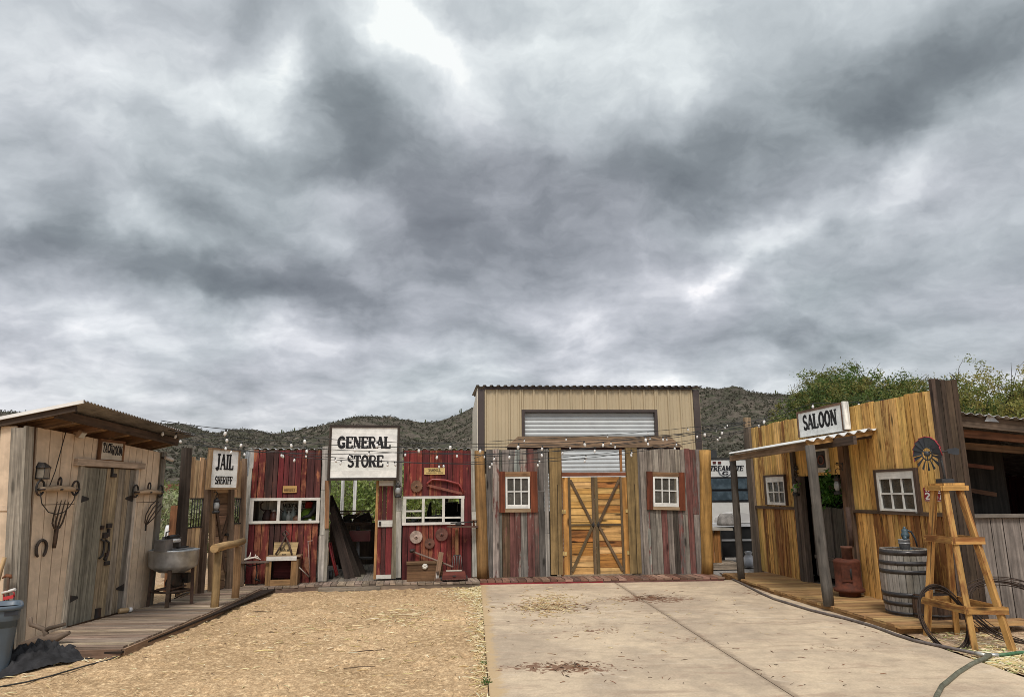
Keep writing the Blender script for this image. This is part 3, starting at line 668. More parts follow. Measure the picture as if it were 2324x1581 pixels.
for (u, v, ln, ang) in [(830, 1478, .4, .3), (585, 1388, .35, .1), (960, 1300, .1, 0), (815, 1515, .3, .1)]:
    a = G(u, v); sp.append((a.x, a.y, 0, ln, .013, ang, .008))
litter('leaf_litter', sp, [(.1, .06, .035), (.07, .045, .03), (.14, .08, .045)], 'dark twigs and bits strewn over the sand', 'litter', .003, .75)
TAN = (.62, .485, .35); GRY = (.30, .265, .22); DRK = (.085, .06, .045); BRN = (.23, .135, .075)
IRON = (.035, .032, .03); RST = (.17, .07, .035)
def corr(mb, A, B, C, n, amp, th, col, ups=(0, 0, 1), k=6, prof='sin'):
    """ribbed sheet: A->B across the ribs, A->C along them"""
    A, B, C = Vector(A), Vector(B), Vector(C); up = (B - A).cross(C - A).normalized()
    if up.dot(Vector(ups)) < 0: up = -up
    vs = []; m = n * k
    for r in (Vector((0, 0, 0)), C - A):
        for i in range(m + 1):
            ph = i / k
            h = math.sin(2 * math.pi * ph) * amp if prof == 'sin' else amp * (1 if (ph % 1) < .34 else -1)
            p = A + (B - A) * (i / m) + r + up * h; vs.append(p); vs.append(p - up * th)
    W2 = 2 * (m + 1); fs = []
    for i in range(m):
        a = 2 * i; fs += [(a, a + 2, W2 + a + 2, W2 + a), (a + 1, W2 + a + 1, W2 + a + 3, a + 3), (a, a + 1, a + 3, a + 2), (W2 + a, W2 + a + 2, W2 + a + 3, W2 + a + 1)]
    mb.add(vs, fs, col, C - A, False); return mb
def lantern(w, u, v, label, hpx, d=.0, bracket=True, group='barn lanterns on the fronts'):
    x, z = w.at(u, v, d); k = 1.0
    t = thing('lantern', label, 'lantern', w.pt(x, -d, z), w.rz, group); h = hpx
    o = (0, -.085, 0)
    b = MB(); b.lathe([(.055, -h * .5), (.06, -h * .46), (.06, -h * .36), (.03, -h * .3)], 14, o, IRON); b.lathe([(.035, h * .2), (.05, h * .26), (.05, h * .33), (.02, h * .42), (.018, h * .5)], 14, o, IRON)
    for s_ in (-1, 1): b.tube([(s_ * .058, -.085, -h * .4), (s_ * .066, -.085, 0), (s_ * .055, -.085, h * .3)], .007, 5, IRON)
    ob('frame', b, M['iron'], t)
    g = MB(); g.lathe([(.03, -h * .3), (.05, -h * .12), (.048, h * .05), (.034, h * .2)], 14, o, (.26, .26, .25)); ob('globe', g, M['bulb'], t)
    b = MB(); b.tube([(-.045, -.085, h * .4), (-.03, -.085, h * .62), (0, -.085, h * .7), (.03, -.085, h * .62), (.045, -.085, h * .4)], .004, 5, IRON); b.tube([(0, 0, h * .8), (0, -.05, h * .86), (0, -.09, h * .78), (0, -.085, h * .68)], .006, 5, IRON); ob('hanger', b, M['iron'], t)
    return t
def sign(w, name, label, cat, u0, v0, u1, v1, y, th, frame, fw_, facecol, lines, d=None, framecol=DRK, sides=True, mat='sign'):
    """framed board; lines = (text, frac_z of base, frac_h, frac_width, bold)"""
    dd = -y + th if d is None else d
    um, vm = (u0 + u1) / 2, (v0 + v1) / 2
    xa, xb = w.at(u0, vm, dd)[0], w.at(u1, vm, dd)[0]; za, zb = w.at(um, v1, dd)[1], w.at(um, v0, dd)[1]
    cx_, cz = (xa + xb) / 2, (za + zb) / 2; W2, H2 = (xb - xa) / 2, (zb - za) / 2
    t = thing(name, label, cat, w.pt(cx_, -dd + th, cz), w.rz)
    b = MB()
    n = max(1, round(H2 * 2 / .16))
    for i in range(n): b.bb(-W2 + fw_ * .5, W2 - fw_ * .5, -th * .75, 0, -H2 + 2 * H2 * i / n + .0007, -H2 + 2 * H2 * (i + 1) / n, sh(facecol, .04), (1, 0, 0))
    ob('board', b, M[mat], t)
    if frame:
        b = MB(); b.bb(-W2, W2, -th, .004, H2 - fw_, H2, sh(framecol), (1, 0, 0)); b.bb(-W2, W2, -th, .004, -H2, -H2 + fw_, sh(framecol), (1, 0, 0))
        b.bb(-W2, -W2 + fw_, -th + .002, .002, -H2 + fw_, H2 - fw_, sh(framecol)); b.bb(W2 - fw_, W2, -th + .002, .002, -H2 + fw_, H2 - fw_, sh(framecol)); ob('frame', b, M['wood'], t)
    for (s, fz, fh, fwid, bold, cx2, tilt, colr) in lines:
        b = MB(); text(b, s, cx2 * W2, -H2 + fz * 2 * H2, fh * 2 * H2, fwid * 2 * W2, -th * .75 - .0005, colr, bold, 0, .002, tilt)
        ob('lettering', b, M['ink'], t)
    return t
BLK = (.012, .011, .012)
# ================================================================== tack shed
sd_ = wallthing(T, 'tack_shed', 'tan tack shed with grooved siding and a corrugated roof overhang, at far left', 'shed')
b = MB(); planks(b, .14, 2.465, .02, 2.47, .155, lambda: sh(TAN, .012), .02, 0, .009, [(.76, 1.89, 0, 2.04)], 0, edges=[.14 + .1551 * i for i in range(15)] + [2.465] and sorted(set([.14 + .155 * i for i in range(4)] + [.76] + [.76 + .161 * i for i in range(1, 7)] + [1.89] + [1.89 + .144 * i for i in range(1, 4)] + [2.465])), jy=.001)
b.bb(.14, 2.46, .024, .05, .02, 2.46, (.2, .13, .085))
for p in b.v:
    if p.z > 2.2: p.z -= .02 + .062 * p.x
    p.x -= .115 * (p.z - .1) * max(0, 1 - p.x / .72)
b.bb(.14, .72, -.002, .0, 1.556, 1.564, (.12, .08, .05)); b.bb(1.93, 2.46, -.002, 0, 1.556, 1.564, (.12, .08, .05))
b.bb(2.44, 2.5, .0, .08, .02, 2.29, sh(TAN, .05), (0, 0, 1)); ob('front_wall', b, M['siding'], sd_)
b = MB()
for i in range(16): b.bb(0, .02, .1 + i * .2 + .006, .3 + i * .2 - .006, 0, 2.44 - .036 * i, sh(TAN, .04), (0, 0, 1))
b.bb(.03, .05, .02, 3.3, 0, 1.9, (.2, .13, .085), (0, 0, 1)); b.bb(-.012, 0, .1, 3.3, 1.50, 1.56, sh(TAN, .05), (0, 1, 0)); b.bb(-.012, 0, .34, .42, 0, 2.3, sh(TAN, .05), (0, 0, 1)); [setattr(p, 'x', p.x - .115 * (p.z - .1)) for p in b.v]; ob('side_wall', b, M['siding'], sd_)
b = MB(); b.bb(-.025, .0, .0, .15, -.02, 2.42, sh(GRY), (0, 0, 1), .006); b.bb(-.024, .105, -.026, -.002, -.02, 2.44, sh(GRY), (0, 0, 1), .006); [setattr(p, 'x', p.x - .115 * (p.z - .1)) for p in b.v]; ob('corner_post', b, M['wood'], sd_)
b = MB(); b.bb(2.5, 2.62, -.03, .09, .0, 2.30, sh((.2, .17, .14)), (0, 0, 1), .01); ob('corner_post', b, M['wood'], sd_)
RZ = lambda s_, d: 2.574 - .032 * s_ + .18 * d
A, B = (-.33, -.70, RZ(-.33, .70)), (2.68, -.44, RZ(2.68, .44)); C = (-.33, 2.8, RZ(-.33, -2.8))
b = MB(); corr(b, A, B, C, 43, .012, .004, (.24, .22, .2)); ob('roof', b, M['galv'], sd_)
b = MB(); b.beam((-.345, -.71, RZ(0, .71) - .005), (-.345, 2.8, RZ(0, -2.8) - .005), .02, .038, (.72, .7, .66)); ob('gable_trim', b, M['paint'], sd_)
b = MB(); b.beam((-.30, -.6, RZ(-.3, .6) - .065), (-.30, 2.8, RZ(-.3, -2.8) - .065), .04, .07, (.06, .04, .028))
for s_ in (.05, .62, 1.2, 1.78, 2.36, 2.54): b.beam((s_, -.33 + s_ * .05, RZ(s_, .33) - .085), (s_, .6, RZ(s_, -.6) - .085), .045, .11, sh((.20, .12, .07)))
obp('rafter', b, M['wood'], sd_)
b = MB(); b.beam((-.28, -.36, RZ(-.28, .36) - .075), (2.58, -.2, RZ(2.58, .2) - .075), .045, .10, (.085, .055, .038)); ob('eave_beam', b, M['wood'], sd_)
b = MB(); b.add([(-.3, -.33, RZ(-.3, .33) - .026), (2.56, -.17, RZ(2.56, .17) - .026), (2.56, .5, RZ(2.56, -.5) - .026), (-.3, .5, RZ(-.3, -.5) - .026)], [(0, 1, 2, 3)], (.52, .33, .18), (1, 0, 0)); ob('soffit', b, M['wood'], sd_)
# door with its frame
b = MB(); b.bb(.70, .775, -.03, .0, .08, 2.03, sh((.42, .36, .29), .05), (0, 0, 1), .003); b.bb(1.885, 1.945, -.03, .0, .08, 2.03, sh((.42, .36, .29), .05), (0, 0, 1), .003); b.bb(.60, 2.06, -.05, .0, 2.03, 2.115, sh((.47, .36, .27), .05), (1, 0, 0), .004); b.bb(.775, 1.885, .03, .05, .08, 2.03, (.02, .015, .01)); ob('door_frame', b, M['wood'], sd_)
def leaf(xs, tag_):
    b = MB()
    for i in range(len(xs) - 1): b.bb(xs[i] + .004, xs[i + 1] - .004, -.012, .02, .105, 2.015, pick([(.30, .24, .16), (.25, .21, .155), (.33, .255, .16), (.22, .195, .155)], .1), (0, 0, 1), .003)
    dd = ob('door_leaf', b, M['wood'], sd_)
    return dd
d1 = leaf([.785, .92, 1.10, 1.255, 1.375], 0); d2 = leaf([1.38, 1.52, 1.66, 1.775, 1.875], 1)
for dd, sx0, sg_ in ((d1, .775, 1), (d2, 1.885, -1)):
    for zz_ in (.42, 1.62):
        b = MB(); b.add([(sx0, -.016, zz_ - .05), (sx0 + sg_ * .17, -.016, zz_ - .012), (sx0 + sg_ * .17, -.016, zz_ + .012), (sx0, -.016, zz_ + .05), (sx0, -.008, zz_ - .05), (sx0 + sg_ * .17, -.008, zz_ - .012), (sx0 + sg_ * .17, -.008, zz_ + .012), (sx0, -.008, zz_ + .05)], [(0, 1, 2, 3), (0, 4, 5, 1), (1, 5, 6, 2), (2, 6, 7, 3)], IRON); ob('hinge', b, M['iron'], dd)
def hw(name, boxes, par):
    b = MB()
    for (u_, v_, w_, h_) in boxes:
        x, z = T.at(u_, v_, .02); b.bb(x - w_ / 2, x + w_ / 2, -.04, -.01, z - h_ / 2, z + h_ / 2, IRON)
    ob(name, b, M['iron'], par)
hw('latch', [(257, 1078, .1, .05), (254, 1066, .02, .1)], d1); hw('latch', [(231, 1196, .05, .05), (247, 1192, .09, .06)], d2); hw('door_handle', [(238, 1214, .09, .07), (245, 1208, .03, .1)], d2)
b = MB()
for (u_, v_, k_) in ((229, 1246, 1), (240, 1248, 1)):
    x, z = T.at(u_, v_, .02); b.tube([(x - .03, -.03, z + .13), (x + .03, -.035, z + .1), (x + .04, -.035, z), (x + .02, -.035, z - .08), (x - .03, -.03, z - .11)], .014, 6, IRON)
x, z = T.at(242, 1276, .02); b.bb(x - .05, x + .05, -.035, -.012, z - .03, z + .02, IRON); x, z = T.at(240, 1262, .02); b.bb(x - .02, x + .02, -.035, -.012, z - .05, z + .05, IRON); ob('pull_handle', b, M['iron'], d2)
x, z = T.at(205, 1302, .02)
hw('bolt', [(221, 1390, .09, .12)], d1)
# things hung on the tack shed
sign(T, 'tack_room_sign', 'small weathered board sign reading TACK ROOM above the shed door', 'sign', 227, 998, 283, 1049, -.012, .035, True, .035, (.50, .44, .36), [('TACK', .42, .42, .38, 1, -.38, -.03, BLK), ('ROOM', .34, .42, .42, 1, .42, .02, BLK)], framecol=(.20, .10, .05), mat='sign')
lx, lz = T.at(97, 1069, .05); t_ = thing('wall_lantern', 'black box lantern with glass panes left of the tack shed door', 'lantern', T.pt(lx, -.0, lz), T.rz)
b = MB(); b.bb(-.1, .1, -.2, 0, -.135, -.115, IRON); b.bb(-.1, .1, -.02, 0, -.13, .1, IRON)
for sx_ in (-.09, .09):
    for sy_ in (-.19, -.015): b.tube([(sx_, sy_, -.12), (sx_, sy_, .07)], .007, 5, IRON)
b.add([(-.12, -.22, .06), (.12, -.22, .06), (.12, .0, .06), (-.12, 0, .06), (-.04, -.11, .15), (.04, -.11, .15), (.05, 0, .16), (-.05, 0, .16)], [(0, 1, 5, 4), (1, 2, 6, 5), (2, 3, 7, 6), (3, 0, 4, 7), (4, 5, 6, 7), (3, 2, 1, 0)], IRON); ob('frame', b, M['iron'], t_)
b = MB(); b.bb(-.083, .083, -.183, -.02, -.114, .055, (.22, .19, .15)); ob('glass', b, M['bulb'], t_); t_.scale = (.5, .55, .66)
def flood(u, v, label, w, d, tilt, size):
    x, z = w.at(u, v, d); t = thing('flood_light', label, 'light', w.pt(x, -.0, z), w.rz)
    b = MB(); r = Matrix.Rotation(tilt, 3, 'X'); b.box((0, -d, 0), (size * 1.2, size * .55, size), (.30, .20, .13), r); b.box((0, -d * .4, .02), (size * .3, d * .9, size * .25), (.35, .24, .16)); ob('housing', b, M['paint'], t)
    b = MB(); b.box(Vector((0, -d, 0)) + r @ Vector((0, -size * .29, 0)), (size * 1.0, .01, size * .8), (.5, .48, .42), r); ob('lens', b, M['bulb'], t); return t
flood(184, 985, 'small tan spot light high on the tack shed front wall', T, .09, .6, .09)
Sd = Wall((-9.0, 8.19 - .0), (-5.52 - .0, 8.19))
flood(25, 987, 'tan box flood light at the left end of the tack shed under the roof', Sd, .12, .6, .17)
def singletree(u0, u1, v, label, sag):
    x0_, z0_ = T.at(u0, v, .07); x1_, z1_ = T.at(u1, v + 3, .07); ln = x1_ - x0_
    t = thing('singletree', label, 'harness bar', T.pt(x0_, -.07, z0_), T.rz, 'wooden harness bars on the shed')
    b = MB(); b.tube([(0, 0, 0), (ln * .3, 0, .012), (ln * .5, 0, .014), (ln * .7, 0, .012), (ln, 0, 0)], [.024, .034, .04, .034, .024], 10, (.40, .29, .19)); ob('bar', b, M['wood'], t)
    b = MB()
    for q in (.02, ln * .5, ln * .98):
        b.tube([(q + .032 * math.cos(a), .0 + .04 * math.sin(a), .002 + .0 * a) for a in np.linspace(0, 6.28, 12, False)], .011, 6, IRON, True)
        b.tube([(q + (0), .02 * math.sin(a), .085 + .055 * math.cos(a)) if q == ln * .5 else (q + .07 * math.sin(a) * .9, .01, .02 + .085 * math.cos(a)) for a in np.linspace(0, 6.28, 16, False)], .012, 6, IRON, True)
    obp('ring', b, M['iron'], t)
    if sag:
        b = MB(); b.tube([(ln * .02, 0, -.03), (ln * .1, 0, -.16), (ln * .3, 0, -.26), (ln * .5, 0, -.285), (ln * .7, 0, -.27), (ln * .85, 0, -.2), (ln * .95, 0, -.12), (ln * .97, 0, -.02)], .006, 5, IRON); ob('chain', b, M['iron'], t)
    return t
singletree(90, 174, 1110, 'wide wooden singletree with iron rings and a hanging wire, left of the shed door', True)
singletree(307, 366, 1117, 'short wooden singletree with rings on the wall right of the shed door', False)
x, z = T.at(131, 1180, .05); t_ = thing('pitchfork', 'old pitchfork head hung tines up on the tack shed wall', 'pitchfork', T.pt(x, -.05, z), T.rz)
b = MB()
for i, q in enumerate((-1, -.33, .33, 1)): b.tube([(q * .12 + .05, -.01, .32 - abs(q) * .03), (q * .115 + .03, 0, .12), (q * .1, 0, -.04), (q * .05, 0, -.12), (0, 0, -.13)], [.005, .009, .011, .011, .012], 6, (.07, .05, .035))
ob('tines', b, M['rust'], t_); b = MB(); b.tube([(0, 0, -.12), (-.005, 0, -.3), (-.01, 0, -.42)], [.024, .026, .022], 8, (.06, .035, .022)); ob('handle', b, M['wood'], t_); t_.scale = (.85, 1, .76)
x, z = T.at(335, 1165, .05); t_ = thing('hay_fork', 'curved hay fork tines hanging right of the shed door', 'pitchfork', T.pt(x, -.05, z), T.rz)
b = MB()
for q in range(4): b.tube([(.18 + .02 * q, -.02 - .02 * q, .2 - .03 * q), (.05 + .02 * q, -.01 - .03 * q, .12 - .03 * q), (-.04 + .012 * q, -.03 * q, -.01 - .02 * q), (-.05 + .02 * q, -.01 * q, -.12), (-.02, 0, -.16)], .009, 5, (.06, .045, .035))
b.tube([(-.02, 0, -.16), (-.015, 0, -.24)], .012, 6, IRON); ob('tines', b, M['rust'], t_)
x, z = T.at(94, 1245, .02); b = MB()
b.tube([(.085 * math.cos(a) * (1 if abs(a - 1.57) < 1.4 else .92), 0, .1 * math.sin(a)) for a in np.linspace(-.95, 4.1, 18)], [.012] + [.016] * 16 + [.012], 8, (.05, .038, .03)); tag(ob('horseshoe', b, M['rust'], None, T.pt(x, -.02, z), T.rz), 'single dark horseshoe nailed low on the tack shed wall', 'horseshoe')
b = MB(); pth = [T.px(150, 978, .05), T.px(140, 1015, .05), T.px(125, 1070, .05), T.px(112, 1104, .07)]; b.tube([p for p in pth], .006, 5, IRON); tag(ob('cord', b, M['iron']), 'thin dark cord from the shed eave down to the long singletree', 'cord')
x, z = T.at(378, 990, .45); t_ = thing('security_camera', 'small light camera under the far end of the shed eave', 'camera', T.pt(2.5, -.02, 2.22), T.rz)
b = MB(); b.tube([(0, 0, 0), (0, -.08, -.02)], .015, 8, IRON); ob('mount', b, M['iron'], t_); b = MB(); b.tube([(-.03, -.08, .0), (.08, -.14, -.04)], .028, 10, (.5, .46, .42)); ob('body', b, M['paint'], t_)
# ================================================================== boardwalk along the shed and jail
PA, PB, PC, PD = G(40, 1492, .1), G(278, 1467, .1), G(475, 1387, .1), G(592, 1333, .1)
bw = thing('boardwalk', 'weathered plank boardwalk in front of the tack shed and the jail', 'boardwalk', (0, 0, 0))
def fxr(y):   # right edge of the boardwalk
    for p, q in ((PB, PC), (PC, PD)):
        if p.y <= y <= q.y: return p.x + (q.x - p.x) * (y - p.y) / (q.y - p.y)
    return PB.x if y < PB.y else PD.x
b = MB(); y = PB.y
while y < 12.75:
    w_ = R.uniform(.11, .15); xr = (fxr(y) + fxr(y + w_)) / 2 + R.uniform(-.012, .012); xl = -5.45 + (y - 8.2) * .07
    if y < 8.3: xl = -5.1
    b.box(((xl + xr) / 2, y + w_ / 2, .085 + R.uniform(-.002, .004)), (xr - xl, w_ - .02, .03), pick([(.30, .22, .16), (.26, .2, .15), (.34, .26, .19), (.24, .17, .12), (.38, .29, .2)], .1), Matrix.Rotation(.02, 3, 'Z'))
    y += w_
b.box((-4.6, 10.2, .055), (1.0, 4.9, .02), (.03, .02, .015)); ob('deck_boards', b, M['wood'], bw)
b = MB()
for p, q in ((PB, PC), (PC, PD)): b.beam((p.x + .012, p.y, .04), (q.x + .012, q.y, .04), .03, .085, sh((.22, .14, .09)))
b.beam((PB.x, PB.y - .015, .04), (-5.15, PB.y - .1, .04), .03, .085, (.17, .105, .07)); ob('edge_board', b, M['wood'], bw)
# ================================================================== jail front
jl = wallthing(J, 'jail_facade', 'narrow jail front of brown rough boards with barred windows', 'facade')
WB = [(.48, .31, .17), (.40, .26, .15), (.34, .22, .13), (.52, .35, .2), (.28, .19, .12)]
xa = J.at(430, 1085)[0]; xb = J.at(471, 1085)[0]; za = J.at(448, 1131)[1]; zb = J.at(448, 1195)[1]; zt = J.at(450, 1040)[1]
b = MB(); planks(b, xa - .02, xb + .02, za, zt, .1, lambda: pick(WB[:4]), jz=.03); planks(b, xa - .05, xb + .02, .1, zb, .09, lambda: pick(WB), jz=.02)
x2, x3 = J.at(527, 1150)[0], J.at(553, 1150)[0]; planks(b, x2, x3, za, 2.3, .09, lambda: pick(WB), jz=.1); planks(b, x2, x3, .1, zb, .09, lambda: pick(WB), jz=.01)
d0_, d1_ = J.at(486, 1200)[0], J.at(521, 1200)[0]
b.bb(xa - .05, xb + .02, .035, .045, .1, zb, (.03, .02, .015)); b.bb(xa, xb, .035, .045, za, zt - .03, (.03, .02, .015)); b.bb(x2, x3, .035, .045, .1, zb, (.03, .02, .015)); b.bb(d0_, d1_, .04, .05, .1, J.at(505, 1118)[1], (.03, .02, .015)); b.bb(d0_, d1_, .0, .02, J.at(505, 1118)[1], J.at(505, 1040)[1], pick(WB), (1, 0, 0)); ob('wall_boards', b, M['wood'], jl)
def jpost(u0, v0, u1, v1, wd, col, name='post', d=.03):
    a = J.at(u0, v0, d); c = J.at(u1, v1, d); b = MB(); b.beam((a[0], -d * .5, a[1]), (c[0], -d * .5, c[1]), wd, .1, col, (0, 1, 0)); return ob(name, b, M['wood'], jl)
jpost(405, 1345, 426, 1016, .13, (.06, .045, .035)); jpost(455, 1347, 476, 1040, .085, (.12, .08, .055)); jpost(480, 1340, 486, 1050, .05, (.32, .2, .11)); jpost(521, 1334, 526, 1050, .08, (.16, .11, .075)); jpost(547, 1328, 555, 1040, .06, (.22, .15, .1))
b = MB(); z0_ = .12
zs = [J.at(503, q)[1] for q in (1335, 1316, 1290, 1265, 1240, 1215, 1190, 1168, 1143, 1118)]
for p, q in zip(zs[:-1], zs[1:]): b.bb(d0_ + .01, d1_ - .01, .012, .035, p + .004, q - .004, pick([(.2, .12, .07), (.17, .10, .06), (.24, .15, .09)]), (1, 0, 0))
jd = ob('door', b, M['wood'], jl)
b = MB(); zm = (zs[0] + zs[-1]) / 2 + .1; xm = (d0_ + d1_) / 2
for sx_ in (d0_ + .03, d1_ - .03):
    b.beam((xm, -.0, zm - .12), (sx_, 0, zm + .38), .045, .02, (.09, .055, .035), (0, 1, 0)); b.beam((xm, -.0, zm - .12), (sx_, 0, zm - .62), .045, .02, (.09, .055, .035), (0, 1, 0))
obp('brace', b, M['wood'], jd); b = MB(); x, z = J.at(516, 1212); b.bb(x - .06, x + .03, -.03, .01, z - .02, z + .02, IRON); ob('latch', b, M['iron'], jd)
def bars(u0, u1, v0, v1, n):
    b = MB(); x0_, x1_ = J.at(u0, (v0 + v1) / 2)[0], J.at(u1, (v0 + v1) / 2)[0]; za_, zb_ = J.at((u0 + u1) / 2, v0)[1], J.at((u0 + u1) / 2, v1)[1]
    b.bb(x0_ - .02, x1_ + .02, -.012, .0, za_ - .01, za_ + .01, IRON, (1, 0, 0)); b.bb(x0_ - .02, x1_ + .02, -.012, 0, zb_ - .01, zb_ + .01, IRON, (1, 0, 0))
    for i in range(n): x = x0_ + (x1_ - x0_) * (i + .5) / n; b.tube([(x, -.005, zb_), (x, -.005, za_)], .0085, 6, IRON)
    obp('window_bar', b, M['iron'], jl)
bars(431, 466, 1131, 1195, 6); bars(527, 545, 1131, 1187, 4)
sign(J, 'jail_sign', 'white framed sign reading JAIL SHERIFF over the jail door', 'sign', 478, 1017, 544, 1110, -.12, .09, True, .03, (.74, .74, .71), [('JAIL', .48, .38, .62, 1.1, 0, .0, BLK), ('SHERIFF', .13, .19, .60, 1.05, .0, .0, BLK)], framecol=(.26, .16, .09))
lantern(J, 482, 1146, 'dark lantern hanging beside the jail door under the JAIL sign', .26, .05)
b = MB(); x, z = J.at(558, 1047); corr(b, (J.at(553.5, 1047)[0], -.03, J.at(556, 1080)[1]), (J.at(563, 1047)[0], -.03, J.at(556, 1080)[1]), (J.at(553.5, 1047)[0], -.03, J.at(556, 1021)[1]), 2, .008, .004, (.42, .45, .46), (0, -1, 0)); ob('tin_strip', b, M['galv'], jl); b = MB(); b.bb(J.at(565, 1040)[0], J.at(574, 1040)[0], -.02, .0, J.at(570, 1062)[1], J.at(570, 1021)[1], (.6, .58, .53), (0, 0, 1)); ob('white_board', b, M['white'], jl)
# gate post and odd things in the gap between shed and jail
g0 = D(386, 1238, 12.7); b = MB(); b.bb(-.06, .06, -.05, .05, 0, D(394, 1147, 12.7).z, (.27, .12, .055), (0, 0, 1), .01); tag(ob('gate_post', b, M['wood'], None, (D(393, 1200, 12.7).x, 12.7, 0)), 'short red brown wooden post left of the dark jail post', 'post')
p = D(381, 1200, 15); b = MB(); b.tube([(0, 0, -p.z), (0, 0, .0), (0, 0, .08)], [.06, .06, .04], 10, (.6, .6, .58)); tag(ob('vent_pipe', b, M['paint'], None, p), 'short white pipe standing between shed and jail', 'pipe')
p = D(392, 1108, 34); hb = thing('low_house', 'distant low red brown house seen between shed and jail', 'house', (p.x, 34, 0))
b = MB(); b.bb(-4, 3, 0, 5, 0, D(392, 1114, 34).z, (.42, .32, .26)); ob('wall', b, M['matte'], hb); b = MB(); b.bb(-4.3, 3.3, -.4, 5.4, D(392, 1114, 34).z, D(392, 1098, 34).z, (.16, .06, .045)); ob('roof', b, M['matte'], hb)
# ================================================================== hitching rail
a0, a1 = G(485, 1393), G(532, 1371); hr_ = thing('hitching_rail', 'yellow brown log hitching rail in front of the jail', 'hitching rail', (a0.x, a0.y, 0))
LG = (.30, .185, .085); dv = a1 - a0; hz_ = HC + (D(486, 1250, a0.y).z - HC)
for k in (0, 1):
    o_ = dv * k; b = MB(); b.tube([o_ + Vector((0, 0, -.05)), o_ + Vector((.005, 0, .3)), o_ + Vector((-.003, 0, hz_ * .7)), o_ + Vector((0, 0, hz_))], [.058, .056, .054, .05], 14, sh(LG), wob=.03); ob('post', b, M['log'], hr_)
ux = dv.normalized(); b = MB(); b.tube([ux * -.18 + Vector((0, 0, hz_ + .05)), dv * .3 + Vector((0, 0, hz_ + .06)), dv * .7 + Vector((0, 0, hz_ + .055)), dv + ux * .22 + Vector((0, 0, hz_ + .07))], [.06, .057, .054, .05], 14, (.38, .245, .115), wob=.03); ob('rail', b, M['log'], hr_)
# ================================================================== wash tub machine
tb = Vector((0, 0, .1)); c0 = G(385, 1372, .1); wt = thing('washing_machine', 'old galvanised round wash tub with wringer on iron legs beside the shed', 'washing machine', c0, T.rz)
yz = lambda v: D(387, v, c0.y).z - .1
rt = (D(439.5, 1250, c0.y).x - D(334, 1250, c0.y).x) / 2; zr, zs_, zb_ = yz(1246), yz(1284), yz(1298)
b = MB(); b.lathe([(.05, zb_), (rt * .55, zb_ + .01), (rt * .9, zs_ - .01), (rt * .97, zs_ + .02), (rt * .985, zr - .02), (rt * 1.02, zr), (rt * .97, zr + .004), (rt * .94, zr - .03), (.05, zr - .06)], 36, (0, 0, 0), (.42, .43, .43)); ob('tub', b, M['galv'], wt)
b = MB(); b.box((.02, .02, zr + .008), (rt * 1.3, rt * 1.2, .012), (.22, .22, .22)); b.box((.13, -.05, zr + .025), (.26, .05, .02), (.05, .045, .04)); ob('lid', b, M['galv'], wt)
for k, (lx_, ly_) in enumerate(((-.26, -.1), (.12, -.26), (.26, .16), (-.14, .25))):
    b = MB(); b.beam((lx_, ly_, 0), (lx_ * .93, ly_ * .93, zs_ - .03), .05, .045, sh((.075, .045, .03))); ob('leg', b, M['rust'], wt)
b = MB(); b.tube([(-.25, -.1, .2), (.12, -.25, .2), (.26, .16, .2), (-.14, .25, .2)], .016, 6, (.07, .045, .03), True); b.beam((-.22, 0, .24), (.24, 0, .24), .2, .02, (.10, .06, .04)); ob('shelf', b, M['rust'], wt)
b = MB(); b.tube([(-.02, 0, .3), (.16, 0, .3)], .09, 14, (.05, .04, .035)); b.tube([(0, 0, .3), (0, 0, zb_)], .03, 8, IRON); b.lathe([(.16, 0), (.16, .02), (.02, .03)], 18, (-.06, -.05, .42), (.045, .04, .035), Matrix.Rotation(1.4, 3, 'X')); b.box((.2, -.1, .36), (.1, .12, .14), (.04, .035, .03)); b.tube([(.05, -.12, .1), (.2, -.2, .16), (.28, -.05, .12), (.3, .1, .05)], .012, 5, (.16, .12, .08)); ob('motor', b, M['iron'], wt)
wz = zr + .02; b = MB(); b.box((-.3, .0, wz + .06), (.2, .16, .16), (.2, .19, .18)); b.box((-.13, .02, wz + .13), (.22, .1, .09), (.25, .25, .25)); b.tube([(-.25, -.03, wz + .17), (.02, -.03, wz + .17)], .026, 10, (.03, .03, .03)); b.tube([(-.22, -.045, wz + .11), (.02, -.045, wz + .11)], .03, 10, (.7, .68, .64)); b.tube([(-.3, -.02, wz + .15), (-.3, -.02, wz + .24), (-.22, -.02, wz + .25)], .01, 5, IRON); b.box((.05, .0, wz + .08), (.05, .1, .16), (.15, .14, .13)); ob('wringer', b, M['galv'], wt)
# bottle, branch, bin, tarp, tools
p0, p1 = G(268, 1392, .1), G(298, 1388, .1); b = MB(); z = Vector((0, 0, .035)); ax = (p1 - p0); 
bt = thing('plastic_bottle', 'tan bottle with a white cap lying on the boardwalk below the shed door', 'bottle', p0); b = MB(); b.tube([z, ax * .1 + z, ax * .65 + z, ax * .78 + z], [.028, .034, .034, .018], 12, (.40, .27, .14)); ob('body', b, M['plastic'], bt); b = MB(); b.tube([ax * .78 + z, ax + z], .032, 12, (.75, .73, .7)); ob('cap', b, M['plastic'], bt)
p0 = G(64, 1462, .1); br = thing('driftwood_branch', 'forked grey driftwood branch lying at the foot of the shed wall', 'branch', p0)
q = lambda u, v: D(u, v, G(100, 1460, .1).y - .02) - p0
WD = (.13, .092, .065)
b = MB(); b.tube([q(44, 1462), q(75, 1455), q(100, 1448), q(130, 1446), q(158, 1434)], [.02, .04, .045, .04, .02], 10, WD, wob=.12); ob('log', b, M['log'], br)
